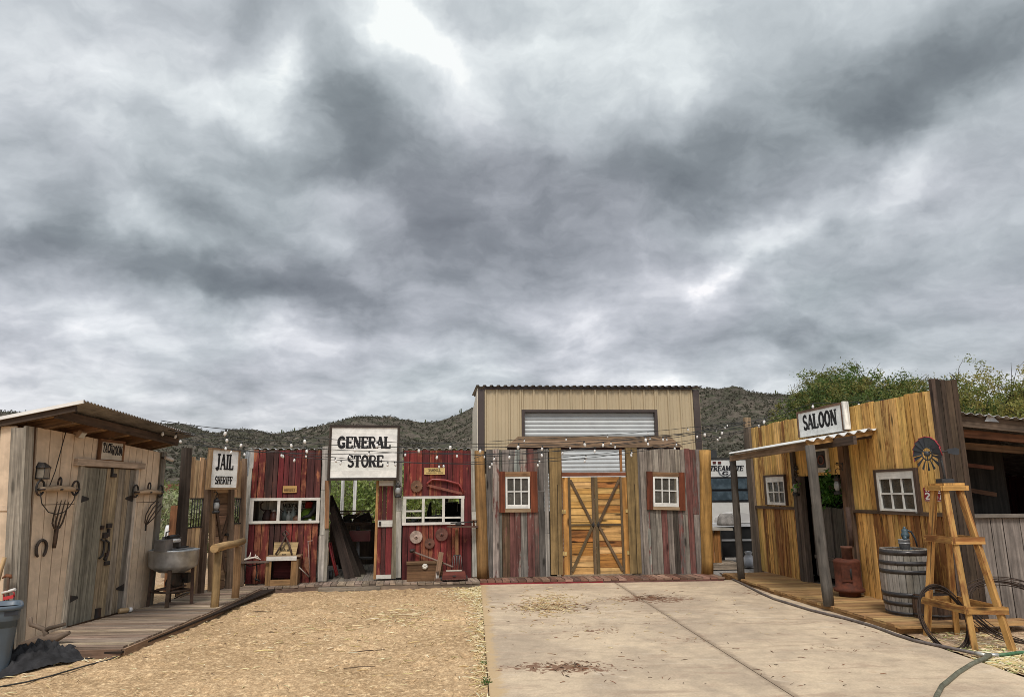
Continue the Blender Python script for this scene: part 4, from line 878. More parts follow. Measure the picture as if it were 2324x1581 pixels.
b = MB(); b.tube([q(102, 1450), q(104, 1436), q(100, 1427), q(84, 1420), q(70, 1416), q(68, 1400)], [.034, .028, .026, .024, .022, .02], 9, WD, wob=.1); b.tube([q(101, 1430), q(112, 1424), q(128, 1420), q(148, 1415)], [.025, .022, .02, .018], 9, WD, wob=.1); ob('fork', b, M['log'], br)
bc = G(-30, 1534); bc = D(-32, 1500, bc.y + .12); bc.z = 0; bn = thing('trash_bin', 'blue grey plastic trash bin cut off by the left edge', 'bin', bc, .62)
rb = .225; hb_ = D(0, 1374, bc.y - .1).z; BL = (.075, .10, .125)
b = MB(); b.lathe([(rb * .80, 0), (rb * .82, .02), (rb * .96, hb_ * .78), (rb * .99, hb_ * .80), (rb * 1.0, hb_ - .05), (rb * 1.0, hb_ - .045)], 32, (0, 0, 0), BL, sq=7); ob('body', b, M['plastic'], bn)
b = MB(); b.lathe([(rb * 1.0, hb_ - .045), (rb * 1.08, hb_ - .04), (rb * 1.08, hb_ - .004), (rb * 1.04, hb_), (rb * .98, hb_ - .01), (rb * .95, hb_ - .2)], 32, (0, 0, 0), sh(BL, .05), sq=7); ob('rim', b, M['plastic'], bn)
b = MB()
b.box((rb * .66, -rb * .985, hb_ * .89), (rb * .5, .012, hb_ * .06), (.02, .024, .032))
ob('label_plate', b, M['plastic'], bn)
# crumpled tarp
tp = G(60, 1520); vs = []; fs = []; n = 46
for i in range(n + 1):
    for j in range(n + 1):
        x, y = (i / n - .5), (j / n - .5); r = math.hypot(x, y) * 2
        hgt = max(0, 1 - r) ** .6 * .13 + (1 - abs(fbm(x * 3 + 5, y * 3, 2.2, 4))) ** 3 * .13 * (1 - r * .8 if r < 1.2 else 0)
        wv_ = 1 + .25 * fbm(math.atan2(y, x) * 1.5, 3, 1.2, 3)
        vs.append((x * .62 * wv_ - .12, y * 1.0 * wv_, max(.008, hgt + .01)))
for i in range(n):
    for j in range(n): a = i * (n + 1) + j; fs.append((a, a + n + 1, a + n + 2, a + 1))
b = MB(); b.add(vs, fs, (.03, .029, .03), (1, 0, 0), True); tag(ob('tarp', b, M['cloth'], None, tp + Vector((.02, .18, 0)), -.5), 'crumpled black tarp heaped on the ground beside the trash bin', 'tarp')
yb = 8.0
def tool(name, label, cat, u, v): 
    p = D(u, v, yb); return thing(name, label, cat, (p.x, yb, p.z)), (lambda a, c, y=yb: D(a, c, y) - p)
t_, q = tool('bow_saw', 'red handled saw leaning on the shed behind the trash bin', 'saw', 20, 1372); b = MB(); b.beam(q(9, 1357), q(32, 1352), .03, .035, (.45, .03, .035)); ob('grip', b, M['paint'], t_)
b = MB(); b.tube([q(9, 1357), q(8, 1345), q(12, 1339)], .008, 6, (.3, .03, .03)); b.tube([q(33, 1352), q(32, 1344), q(26, 1338)], .008, 6, (.3, .03, .03)); b.tube([q(10, 1357), q(10, 1490), q(30, 1490), q(32, 1352)], .008, 5, IRON); ob('frame', b, M['paint'], t_); b = MB(); b.tube([q(5, 1345), q(35, 1336)], .016, 8, (.6, .57, .52)); ob('bar', b, M['paint'], t_)
t_, q = tool('pickaxe', 'rusty pick head on a dark handle against the shed corner post', 'pickaxe', 19, 1308); b = MB(); b.tube([q(5, 1311), q(14, 1305), q(24, 1306), q(26, 1311)], [.008, .018, .02, .008], 7, RST); ob('head', b, M['rust'], t_); b = MB(); b.tube([q(20, 1306), q(18, 1330), q(16, 1480)], .014, 7, (.10, .06, .04)); ob('handle', b, M['wood'], t_)
t_, q = tool('shovel_handle', 'pale wooden tool handle leaning at the far left edge', 'tool handle', 4, 1275); b = MB(); b.tube([q(10, 1264), q(2, 1292), q(-20, 1375), q(-40, 1480)], .022, 9, (.5, .33, .17)); ob('shaft', b, M['wood'], t_); b = MB(); b.box(q(-44, 1490), (.2, .02, .28), IRON); ob('blade', b, M['rust'], t_)
b = MB(); b.tube([G(u, v, .012) for u, v in ((-60, 1572), (0, 1557), (60, 1546), (113, 1533), (160, 1519), (202, 1507), (245, 1496), (279, 1484), (310, 1472), (345, 1455))], .008, 5, (.03, .028, .025)); tag(ob('ground_cable', b, M['hose']), 'thin black cable lying along the sand beside the boardwalk', 'cable')
# ================================================================== general store front
REDS = [(.135, .022, .022, .2), (.10, .020, .020, .1), (.16, .028, .024, .35), (.075, .024, .022, .15), (.14, .028, .022, .4), (.105, .032, .026, .25), (.062, .028, .022, .2)]
REDR = [(.17, .030, .024, .3), (.15, .024, .022, .2), (.19, .042, .027, .45), (.11, .022, .022, .2), (.18, .033, .024, .35)]
WHT = (.58, .55, .49)
st = wallthing(S, 'general_store', 'red board general store front with long white framed windows and an open door', 'store')
zT = 2.46
def xS(u, v, d=0): return S.at(u, v, d)[0]
def zS(u, v, d=0): return S.at(u, v, d)[1]
lx0, lx1 = xS(566, 1160), xS(724, 1160); lwz0, lwz1 = zS(645, 1187), zS(645, 1129)
rx0, rx1 = xS(914, 1160), xS(1070, 1160); rwz0, rwz1 = zS(985, 1190), zS(985, 1125)
rwx1 = xS(1052, 1158)
b = MB(); planks(b, lx0, lx1, .1, zT, .115, lambda: pick(REDS, .18), opens=[(lx0 - 1, lx1 + 1, lwz0 + .02, lwz1 - .02)], gap=.011); b.bb(lx0, lx1, .035, .045, .1, lwz0 + .01, (.02, .012, .01)); b.bb(lx0, lx1, .035, .045, lwz1 - .01, zT - .02, (.02, .012, .01)); ob('wall_boards', b, M['red'], st)
b = MB(); b.bb(rx0, rx1, .035, .045, .1, rwz0 + .01, (.02, .012, .01)); b.bb(rx0, rx1, .035, .045, rwz1 - .01, zT - .02, (.02, .012, .01)); planks(b, rx0, rx1, .1, zT, .115, lambda: pick(REDR, .18), opens=[(rx0 - 1, rwx1 - .02, rwz0 + .02, rwz1 - .02)], gap=.007); ob('wall_boards', b, M['red'], st)
def post(par, w, u0, v0, u1, v1, wd, th, col, mat='wood', d=.03, name='post', segs=1):
    a = w.at(u0, v0, d); c = w.at(u1, v1, d); b = MB(); k = [Vector((a[0], -d + th / 2, a[1])), Vector((c[0], -d + th / 2, c[1]))]
    for i in range(segs):
        p, q = k[0].lerp(k[1], i / segs), k[0].lerp(k[1], (i + 1) / segs)
        if i: p = p + Vector((R.uniform(-.006, .006), R.uniform(0, .006), .004))
        b.beam(p, q, wd, th, sh(col, .07), (0, 1, 0))
    return ob(name, b, M[mat], par)
GP = (.37, .345, .30)
post(st, S, 549, 1320, 569, 1019, .09, .05, GP, segs=2); post(st, S, 727, 1318, 738, 1012, .10, .05, GP, segs=3); post(st, S, 737, 1318, 746, 1090, .06, .09, (.27, .24, .2), d=.05)
post(st, S, 900, 1310, 905, 1014, .14, .05, GP, segs=2); post(st, S, 895, 1312, 896, 1085, .05, .09, (.2, .17, .12), d=.04); post(st, S, 1077, 1308, 1073, 1018, .085, .05, GP, segs=2)
post(st, S, 741, 1198, 742, 1090, .075, .05, (.23, .12, .06), d=.08, name='door_jamb'); pass
def store_window(x0, x1, z0, z1, mull, hbars):
    b = MB(); w_ = .048
    b.bb(x0, x1, -.03, .0, z1 - w_, z1, sh(WHT, .05), (1, 0, 0)); b.bb(x0, x1, -.03, 0, z0, z0 + w_, sh(WHT, .05), (1, 0, 0))
    for xm, ww in [(x0 + .035, .07), (x1 - .035, .06)] + [(m, .05) for m in mull]: b.bb(xm - ww / 2, xm + ww / 2, -.028, .002, z0 + w_, z1 - w_, sh(WHT, .05))
    for a, c, zz_ in hbars: b.bb(a, c, -.022, .0, zz_ - .016, zz_ + .016, sh(WHT, .05), (1, 0, 0))
    return ob('window_frame', b, M['white'], st)
store_window(lx0 - .0, lx1 + .015, lwz0, lwz1, [xS(632, 1160), xS(680, 1160)], [])
mm = [xS(960, 1160), xS(1006, 1160)]
store_window(rx0 - .01, rwx1 + .01, rwz0, rwz1, mm, [(rx0 + .05, mm[0] - .03, zS(935, 1159)), (rx0 + .05, mm[0] - .03, zS(935, 1174)), (mm[0] + .03, mm[1] - .03, zS(985, 1173.5)), (mm[1] + .03, rwx1 - .06, zS(1030, 1173.5))])
# corrugated roof edge, frame, back wall and posts behind the front
b = MB(); corr(b, (lx0 - .1, .0, zT + .03), (rx1 + .05, .0, zT + .03), (lx0 - .1, 2.5, zT - .05), 30, .016, .004, (.66, .66, .64), prof='trap'); ob('roof', b, M['galv'], st)
b = MB(); b.bb(lx0 - .03, lx0, .03, 3.1, .1, zT - .06, (.12, .09, .07), (0, 0, 1)); b.bb(rx1, rx1 + .03, .03, 3.1, .1, zT - .06, (.10, .075, .06), (0, 0, 1)); obp('side_wall', b, M['wood'], st); b = MB(); b.bb(lx0, rx1, .03, .08, zT - .12, zT, (.05, .035, .03), (1, 0, 0)); ob('top_beam', b, M['wood'], st)
b = MB()
for u_ in (775.6, 803.7): xx, zz_ = S.at(u_, 1150, -3.5); b.bb(xx - .036, xx + .036, 3.5, 3.57, .0, zT + .2, (.74, .72, .68), (0, 0, 1)); 
b.bb(rx0 + .9, rx0 + .99, 2.4, 2.49, .1, zT - .08, (.2, .17, .14)); obp('back_post', b, M['wood'], st)
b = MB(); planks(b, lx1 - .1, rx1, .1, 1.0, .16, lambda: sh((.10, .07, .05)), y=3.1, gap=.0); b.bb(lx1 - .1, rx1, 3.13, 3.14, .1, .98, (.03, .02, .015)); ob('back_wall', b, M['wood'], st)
b = MB(); b.bb(lx0, rx1, .03, 3.2, .04, .095, (.19, .16, .13), (0, 1, 0))
for i in range(9): b.bb(lx1 + .05 + i * .11, lx1 + .155 + i * .11, .03, 3.1, .095, .105, sh((.24, .2, .16)), (0, 1, 0))
ob('floor', b, M['wood'], st)
# show case behind the left window
b = MB(); b.bb(lx0 + .02, lx1, .75, .78, .1, zT - .1, (.72, .65, .52), (0, 0, 1)); b.bb(lx0 + .02, lx1, .05, .75, lwz0 - .06, lwz0 + .02, (.14, .09, .06), (1, 0, 0)); b.bb(lx1 - .02, lx1, .05, .75, .9, zT - .1, (.06, .045, .035), (0, 0, 1)); ob('show_case', b, M['wood'], st)
zf = lwz0 + .02
def onS(u, y, z): return S.pt(xS(u, 1165, -y), y, z)
t_ = thing('pitcher', 'dark metal pitcher on the shelf behind the leftmost store window pane', 'pitcher', onS(607, .35, zf), S.rz); b = MB(); b.lathe([(.075, 0), (.095, .06), (.08, .14), (.055, .19), (.065, .22)], 16, (0, 0, 0), (.06, .035, .03)); b.tube([(-.07, 0, .2), (-.13, 0, .25), (-.13, 0, .33), (-.09, 0, .36)], .012, 6, (.06, .04, .03)); ob('body', b, M['iron'], t_)
t_ = thing('crock', 'small brown crock beside the pitcher in the store window', 'crock', onS(621, .3, zf), S.rz); b = MB(); b.lathe([(.06, 0), (.075, .05), (.07, .13), (.05, .16), (.05, .18)], 16, (0, 0, 0), (.13, .045, .03)); ob('body', b, M['plastic'], t_); b = MB(); b.lathe([(.03, .18), (.035, .2), (.01, .23)], 12, (0, 0, 0), (.5, .45, .4)); ob('lid', b, M['plastic'], t_)
for u_, hh, cc, lb in ((646, .27, (.10, .12, .11), 'tall thin grey glass bottle, leftmost of the three in the middle store window'), (655, .2, (.32, .33, .30), 'squat pale glass jar between two bottles in the middle store window'), (665, .28, (.20, .22, .2), 'tall grey glass bottle right of the pale jar in the middle store window')):
    b = MB(); b.lathe([(.05, 0), (.052, hh * .55), (.02, hh * .72), (.018, hh * .95), (.024, hh)], 14, (0, 0, 0), cc); tag(ob('bottle', b, M['plastic'], None, onS(u_, .3, zf), S.rz), lb, 'bottle', 'bottles in the store window')
t_ = thing('oil_can', 'brown tin with a dark spout beside the middle window mullion', 'can', onS(674, .3, zf), S.rz); b = MB(); b.lathe([(.08, 0), (.085, .07), (.06, .1), (.02, .12)], 16, (0, 0, 0), (.2, .1, .06)); ob('body', b, M['plastic'], t_); b = MB(); b.tube([(0, 0, .11), (.0, 0, .2), (.02, 0, .24)], [.025, .014, .01], 8, IRON); ob('spout', b, M['iron'], t_)
t_ = thing('seed_sack', 'green and red sack behind the rightmost pane of the left store window', 'sack', onS(700, .4, zf), S.rz); b = MB(); b.lathe([(.12, 0), (.15, .06), (.14, .16), (.1, .22), (.03, .24)], 18, (0, 0, 0), (.16, .26, .035)); ob('body', b, M['cloth'], t_); b = MB(); b.box((.0, .02, .3), (.13, .06, .12), (.3, .03, .025)); ob('tag', b, M['cloth'], t_)
b = MB(); b.tube([(-.16, 0, .02), (-.1, 0, .08), (.0, 0, .1), (.08, .02, .2), (.14, .03, .42)], [.02, .025, .04, .06, .07], 9, (.018, .018, .018)); b.box((.02, -.04, .03), (.05, .01, .03), (.6, .6, .58)); tag(ob('hose_end', b, M['hose'], None, onS(702, .2, zf), S.rz), 'black rubber hose end drooping in the right pane of the left store window', 'hose')
xx, zz_ = S.at(672, 1148, -.7); t_ = thing('oval_sign', 'cream oval sign lettered in dark on the wall behind the store window', 'sign', S.pt(xx, .74, zz_), S.rz)
b = MB(); ov = [(.33 * math.copysign(abs(math.cos(a)) ** .55, math.cos(a)), .125 * math.copysign(abs(math.sin(a)) ** .7, math.sin(a))) for a in np.linspace(0, 2 * math.pi, 40, False)]; b.prism(ov, (0, 0, 0), (1, 0, 0), (0, 0, 1), .025, (.52, .47, .37)); ob('board', b, M['paint'], t_)
b = MB(); rim = [Vector((p[0] * .93, -.027, p[1] * .88)) for p in ov]; b.tube(rim, .006, 4, (.12, .06, .03), True); text(b, 'MERCANTILE', 0, -.03, .085, .5, -.0255, (.06, .045, .03), 1.1); text(b, 'GENERAL GOODS', 0, -.075, .025, .36, -.0255, (.1, .07, .05), 1.0); ob('lettering', b, M['ink'], t_)
# open door leaf, hinged on the right post
hg = S.px(890, 1300, .02); fe = G(847, 1317, .1); hg.z = fe.z = 0
LW = Wall((fe.x, fe.y), (hg.x, hg.y))
dl = thing('store_door', 'red plank door leaf with white rails standing open in the store doorway', 'door', LW.P, LW.rz)
zb0, zt0 = .13, LW.at(866, 1090)[1]
b = MB(); planks(b, .045, LW.L - .02, zb0, zt0, .105, lambda: pick(REDS[:5], .15), th=.025); ob('panel', b, M['red'], dl)
b = MB()
for va, vb in ((1090, 1102), (1180, 1194.5), (1303, 1316)):
    za_, zb_ = LW.at(868, va)[1], LW.at(868, vb)[1]; b.bb(.05, LW.L - .02, -.022, -.001, max(zb_, zb0 + .005), za_, sh(WHT, .06), (1, 0, 0), .003)
obp('rail', b, M['white'], dl); b = MB(); b.bb(0, .045, -.01, .03, zb0, zt0, (.38, .2, .08), (0, 0, 1)); b.bb(LW.L - .02, LW.L + .02, -.005, .03, zb0, zt0 + .02, (.2, .16, .11), (0, 0, 1)); obp('stile', b, M['wood'], dl)
b = MB(); z_ = LW.at(860, 1187)[1]; b.bb(.07, .11, -.05, -.02, z_ - .035, z_ + .035, IRON); ob('latch', b, M['iron'], dl)
lantern(S, 903, 1112, 'dark oil lantern on the grey post right of the open store door', .27, .05)
# signs on the store
t_ = sign(S, 'general_store_sign', 'large white framed sign reading GENERAL STORE over the store doorway', 'sign', 745, 964, 906, 1089, -.10, .08, True, .045, (.72, .70, .65), [('GENERAL', .575, .215, .76, 1.25, .0, -.0, BLK), ('STORE', .235, .215, .52, 1.2, .05, -.0, BLK)], framecol=(.055, .04, .032))
sign(S, 'whiskey_sign', 'small tan board reading Whiskey on the red wall above the left window', 'sign', 641, 1102, 673.5, 1117.5, -.005, .02, False, .01, (.45, .27, .10), [('WHISKEY', .2, .45, .8, .8, 0, .0, (.10, .05, .02))])
sign(S, 'sawmill_sign', 'small pale board reading SAWMILL on the red wall right of the lantern', 'sign', 962, 1061, 1010, 1076, -.005, .02, False, .01, (.55, .40, .16), [('SAWMILL', .48, .42, .6, .9, 0, .0, (.06, .04, .02)), ('CARPENTER & TOOLS', .14, .2, .8, .9, 0, 0, (.12, .08, .04))])
# saw blades
def blade(u, v, rpx, label, col, teeth=26, rough=.0):
    x, z = S.at(u, v, .03); r = (xS(u + rpx, v, .03) - xS(u - rpx, v, .03)) / 2; b = MB(); n = teeth * 3
    P = []
    for i in range(n): a = 2 * math.pi * i / n; k = (1.0, .93, .9)[i % 3]; P.append((r * k * math.cos(a), r * k * math.sin(a)))
    b.prism(P, (0, -.012, 0), (1, 0, 0), (0, 0, 1), .012, col); b.lathe([(r * .3, 0), (r * .3, .006), (r * .12, .01)], 18, (0, -.024, 0), sh(col), Matrix.Rotation(math.pi / 2, 3, 'X')); b.lathe([(.014, 0), (.014, .02)], 8, (0, -.024, 0), IRON, Matrix.Rotation(math.pi / 2, 3, 'X'))
    tag(ob('saw_blade', b, M['rust'], None, S.pt(x, -.008, z), S.rz), label, 'saw blade', 'round saw blades on the red wall')
blade(945, 1102.5, 14, 'toothed rusty saw blade hung above the right store window', (.16, .085, .05), 20)
blade(944, 1217.7, 15, 'shiny worn round blade below the right store window, left of the other discs', (.36, .27, .22), 40)
blade(974.6, 1232, 12, 'smallest dark saw blade hung lowest below the right store window', (.14, .065, .045), 44); blade(1002, 1212, 15, 'dark brown saw blade highest of the three below the right store window', (.13, .06, .045), 50)
def onwall(w, name, label, cat, u, v, d, group=None):
    x, z = w.at(u, v, d); t = thing(name, label, cat, w.pt(x, -d, z), w.rz, group)
    def q(a, c, dd=d):
        xx_, zz2 = w.at(a, c, dd); return Vector((xx_ - x, -(dd - d), zz2 - z))
    return t, q
t_, q = onwall(S, 'hanging_bow_saw', 'long red bow saw hung on the wall above the right store window', 'saw', 1010, 1100, .04)
b = MB(); b.tube([q(968.5, 1100), q(970, 1095), q(981, 1087), q(1010, 1089), q(1040, 1097), q(1046, 1105), q(1051, 1119)], [.018, .02, .02, .02, .02, .02, .018], 8, (.22, .035, .03)); ob('frame', b, M['paint'], t_); b = MB(); b.beam(q(968.5, 1100), q(1051.5, 1120), .004, .045, (.2, .07, .05)); ob('blade', b, M['rust'], t_)
t_, q = onwall(S, 'peavey_pole', 'long grey iron headed pole leaning across the wall under the blades', 'pole', 980, 1267, .1); b = MB(); b.tube([q(934, 1250, .04), q(980, 1267, .12), q(1028, 1286, .25)], .017, 8, (.28, .19, .15)); ob('shaft', b, M['wood'], t_); b = MB(); b.tube([q(930, 1252), q(933, 1249), q(941, 1247)], [.02, .035, .02], 8, IRON); ob('head', b, M['iron'], t_)
# chest, jack, sweeper, fork, scale
def gS(u, v, d): 
    p = S.at(u, v, d); return p
x0_, x1_ = xS(923, 1300, .3), xS(1004, 1300, .3); hch = zS(960, 1277, .32) - .1
t_ = thing('wooden_chest', 'brown wooden chest with a white flower on its front below the blades', 'chest', S.pt((x0_ + x1_) / 2, -.17, .1), S.rz); w2 = (x1_ - x0_) / 2
b = MB(); b.bb(-w2, w2, -.13, .13, .0, hch - .02, (.13, .07, .035), (1, 0, 0)); ob('box', b, M['wood'], t_); b = MB(); b.bb(-w2 - .01, w2 + .01, -.145, .14, hch - .02, hch + .012, (.17, .10, .05), (1, 0, 0)); ob('lid', b, M['wood'], t_)
b = MB()
for a in range(7): b.lathe([(.012, 0), (.03, .012), (.004, .02)], 8, (.0 + .025 * math.cos(a), -.14, hch - .06 + .025 * math.sin(a)), (.62, .58, .5), Matrix.Rotation(math.pi / 2, 3, 'X'))
ob('flower', b, M['matte'], t_)
t_, q = onwall(S, 'wooden_jack', 'upright notched wooden wagon jack between the chest and the sweeper', 'jack', 996, 1314, .36); b = MB(); b.beam(q(990, 1316), q(1001, 1252), .085, .06, (.26, .16, .10), (0, 1, 0)); ob('post', b, M['wood'], t_)
b = MB(); b.beam(q(987, 1316, .44), q(1003, 1314, .44), .07, .06, (.16, .1, .07)); b.beam(q(990, 1300, .4), q(996, 1298, .4), .05, .05, (.09, .06, .045)); b.box(q(992, 1306, .4), (.05, .02, .12), (.45, .42, .38)); ob('foot', b, M['wood'], t_)
x0_, x1_ = xS(1002, 1300, .38), xS(1057, 1300, .38); w2 = (x1_ - x0_) / 2
t_ = thing('carpet_sweeper', 'old red brown carpet sweeper box on the boardwalk beside the grey post', 'sweeper', S.pt((x0_ + x1_) / 2, -.38, .1), S.rz)
b = MB(); b.add([(-w2, -.1, .04), (w2, -.1, .04), (w2, .12, .04), (-w2, .12, .04), (-w2 * .9, -.07, .17), (w2 * .9, -.07, .17), (w2 * .9, .1, .17), (-w2 * .9, .1, .17)], [(3, 2, 1, 0), (4, 5, 6, 7), (0, 1, 5, 4), (1, 2, 6, 5), (2, 3, 7, 6), (3, 0, 4, 7)], (.12, .035, .025), (1, 0, 0)); ob('body', b, M['wood'], t_)
b = MB(); b.box((0, .01, .18), (w2 * 1.3, .1, .012), (.55, .5, .4)); ob('label_plate', b, M['paint'], t_); b = MB()
for s_ in (-1, 1):
    for yy in (-.06, .08): b.tube([(s_ * (w2 + .0), yy, .045), (s_ * (w2 + .025), yy, .045)], .045, 12, IRON)
b.box((0, -.108, .1), (.06, .01, .02), IRON); obp('wheel', b, M['iron'], t_)
t_, q = onwall(S, 'manure_fork', 'wide tined fork standing tines down against the red wall below the iron scale', 'fork', 1037, 1257, .1); b = MB(); b.beam(q(1036, 1200, .05), q(1036.5, 1258, .1), .055, .04, (.22, .11, .05), (0, 1, 0)); ob('handle', b, M['wood'], t_)
b = MB()
for i in range(6): k = -1 + .4 * i; b.tube([q(1037 + k * 6, 1258), q(1037 + k * 9, 1262, .13), q(1037 + k * 12, 1296, .16)], .006, 5, (.16, .15, .14))
b.tube([q(1029, 1259), q(1045, 1259)], .012, 6, IRON); ob('tines', b, M['iron'], t_)
t_, q = onwall(S, 'iron_scale', 'rusty iron balance scale on a bracket bar beside the right store window', 'scale', 1050, 1193, .2); b = MB(); b.beam(q(1014, 1194), q(1084, 1194.5), .14, .025, (.10, .055, .04)); b.tube([q(1022, 1186), q(1060, 1184), q(1082, 1183)], .012, 6, IRON); b.lathe([(.05, 0), (.06, .03), (.03, .06)], 12, q(1040, 1192), IRON); b.tube([q(1040, 1190), q(1040, 1183)], .018, 6, IRON); b.tube([q(1075, 1193), q(1074, 1180)], .02, 6, RST); b.lathe([(.06, 0), (.075, .012)], 14, q(1075, 1181), RST); b.beam(q(1080, 1194, .2), q(1082, 1198, .02), .03, .03, IRON); ob('beam', b, M['rust'], t_)
# bench, box sign, antlers, saw frame on the left
x0_, x1_ = xS(603, 1300, .32), xS(672, 1300, .32); w2 = (x1_ - x0_) / 2; hb2 = zS(640, 1262, .32) - .1
t_ = thing('wooden_cabinet', 'open fronted wooden cabinet with a white painted top edge under the store window', 'cabinet', S.pt((x0_ + x1_) / 2, -.22, .1), S.rz); OR = (.28, .16, .07)
b = MB(); b.bb(-w2, -w2 + .09, -.14, -.11, 0, hb2 - .05, sh(OR), (0, 0, 1)); b.bb(w2 - .09, w2, -.14, -.11, 0, hb2 - .05, sh(OR), (0, 0, 1)); b.bb(-w2 + .09, w2 - .09, -.139, -.11, 0, .1, sh(OR), (1, 0, 0)); b.bb(w2, w2 + .03, -.139, .16, 0, hb2 - .05, (.2, .12, .06), (0, 0, 1)); b.bb(-w2, -w2 + .02, -.109, .16, 0, hb2 - .05, (.2, .12, .06), (0, 0, 1)); b.bb(-w2 + .09, w2 - .05, .14, .16, .1, hb2 - .06, (.09, .02, .02)); ob('frame', b, M['wood'], t_)
b = MB(); b.bb(-w2, w2 + .06, -.13, .17, hb2 - .01, hb2 + .012, (.26, .17, .10), (1, 0, 0)); ob('top', b, M['wood'], t_); b = MB(); b.bb(-w2 + .005, w2 - .0, -.155, -.128, hb2 - .065, hb2 + .005, (.6, .57, .52), (1, 0, 0)); ob('top_edge', b, M['white'], t_)
t_, q = onwall(S, 'crate_panel', 'tilted tan crate panel with dark lettering standing on the cabinet', 'crate', 648, 1246, .1); b = MB(); c4 = [q(622, 1231, .06), q(677, 1231, .06), q(671, 1259, .22), q(620, 1259, .22)]; c5 = [p + Vector((0, .02, .01)) for p in c4]; b.add(c4 + c5, [(0, 3, 2, 1), (4, 5, 6, 7), (0, 1, 5, 4), (1, 2, 6, 5), (2, 3, 7, 6), (3, 0, 4, 7)], (.36, .25, .12), (1, 0, 0)); ob('panel', b, M['wood'], t_)
b = MB(); text(b, 'B.J.', .02, -.01, .09, .22, -.075, (.06, .045, .03)); text(b, 'NO. 1', .02, -.10, .035, .12, -.118, (.06, .045, .03)); ob('lettering', b, M['ink'], t_)
t_, q = onwall(S, 'ice_tongs', 'dark iron ice tongs standing over the tilted crate panel', 'tongs', 648, 1230, .2); b = MB(); b.tube([q(625, 1257, .26), q(637, 1238, .2), q(648, 1215, .12), q(643, 1206, .08)], .016, 7, (.07, .045, .035)); b.tube([q(662, 1257, .26), q(657, 1238, .2), q(648, 1217, .1), q(641, 1212, .08)], .016, 7, (.07, .045, .035)); b.tube([q(640, 1210, .1), q(648, 1203, .09), q(656, 1211, .1), q(648, 1216, .11)], .012, 6, (.07, .045, .035), True); ob('arms', b, M['rust'], t_)
t_, q = onwall(S, 'iron_stand', 'rusty iron stand with a narrow top beside the cabinet', 'stand', 578, 1275, .3); b = MB(); b.beam(q(546, 1275), q(612, 1274), .22, .018, (.14, .10, .08)); b.tube([q(550, 1276), q(566, 1284), q(600, 1276)], .01, 6, IRON); b.tube([q(582, 1276), q(583, 1300), q(580, 1317)], .012, 6, IRON); b.tube([q(555, 1276, .2), q(556, 1316, .2)], .012, 6, IRON); b.tube([q(583, 1316, .34), q(578, 1312, .38), q(590, 1318, .32)], .014, 6, IRON); ob('frame', b, M['rust'], t_)
t_, q = onwall(S, 'antlers', 'pale deer antlers lying on the iron stand', 'antlers', 578, 1270, .32); b = MB(); BN = (.62, .56, .48)
b.tube([q(545, 1272), q(562, 1267), q(578, 1264), q(592, 1269)], [.02, .018, .016, .006], 8, BN); b.tube([q(560, 1268), q(567, 1261), q(569, 1252)], [.016, .012, .004], 7, BN); b.tube([q(578, 1264), q(580, 1259), q(579, 1257)], [.014, .009, .004], 7, BN); b.tube([q(574, 1265), q(584, 1262), q(589, 1266)], [.012, .01, .004], 7, BN); b.tube([q(531, 1270), q(527, 1262), q(521, 1255)], [.018, .012, .005], 7, BN); ob('beams', b, M['matte'], t_)
t_, q = onwall(S, 'pipe_hook', 'thin grey hooked rod leaning against the red wall beside the grey post', 'rod', 702, 1270, .06); b = MB(); b.tube([q(709, 1226), q(699, 1227), q(701, 1270), q(703, 1307)], .009, 6, (.36, .25, .22)); ob('rod', b, M['rust'], t_)
t_, q = onwall(S, 'hand_tool', 'slanted pale handled tool with a worn brown leather guard by the grey post', 'tool', 695, 1290, .12); b = MB(); b.tube([q(679, 1287, .3), q(701, 1308, .1)], .012, 7, (.40, .33, .28)); ob('handle', b, M['wood'], t_); b = MB(); b.add([q(692, 1262), q(700, 1264), q(701, 1302), q(690, 1284), q(692, 1262, .1), q(700, 1264, .1), q(701, 1302, .1), q(690, 1284, .1)], [(0, 1, 2, 3), (7, 6, 5, 4), (0, 4, 5, 1), (1, 5, 6, 2), (2, 6, 7, 3), (3, 7, 4, 0)], (.2, .09, .05)); ob('guard', b, M['rust'], t_)
# inside the doorway
def inS(name, label, cat, u, v, y):
    x, z = S.at(u, v, -y); t = thing(name, label, cat, S.pt(x, y, z), S.rz)
    def q(a, c, yy=y): xx_, zz2 = S.at(a, c, -yy); return Vector((xx_ - x, yy - y, zz2 - z))
    return t, q
for i, (ua, va, ub, vb, y0_, lb) in enumerate(((750, 1140, 815, 1312, .9, 'nearest dark board of the lumber leaning left inside the store doorway'), (752, 1150, 800, 1312, .7, 'short dark board leaning left inside the store doorway'), (749, 1125, 828, 1308, 1.3, 'longest leaning board inside the store doorway'), (752, 1165, 788, 1312, .6, 'steep brown board leaning just inside the left store door jamb'))):
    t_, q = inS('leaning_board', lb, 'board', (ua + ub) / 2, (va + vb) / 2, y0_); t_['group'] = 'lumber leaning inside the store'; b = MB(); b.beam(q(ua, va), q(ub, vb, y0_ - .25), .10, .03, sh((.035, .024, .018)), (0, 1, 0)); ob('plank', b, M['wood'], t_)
t_, q = inS('workbench', 'cluttered dark workbench with red drawers seen through the store doorway', 'workbench', 805, 1185, 1.9); b = MB(); b.beam(q(768, 1186), q(842, 1186), .8, .05, (.09, .06, .045)); b.tube([q(812, 1290), q(812, 1188)], .04, 8, (.3, .3, .3)); b.tube([q(772, 1290), q(772, 1188)], .04, 8, (.05, .04, .035)); b.beam(q(800, 1265), q(845, 1265), .3, .03, (.12, .11, .1)); ob('frame', b, M['wood'], t_)
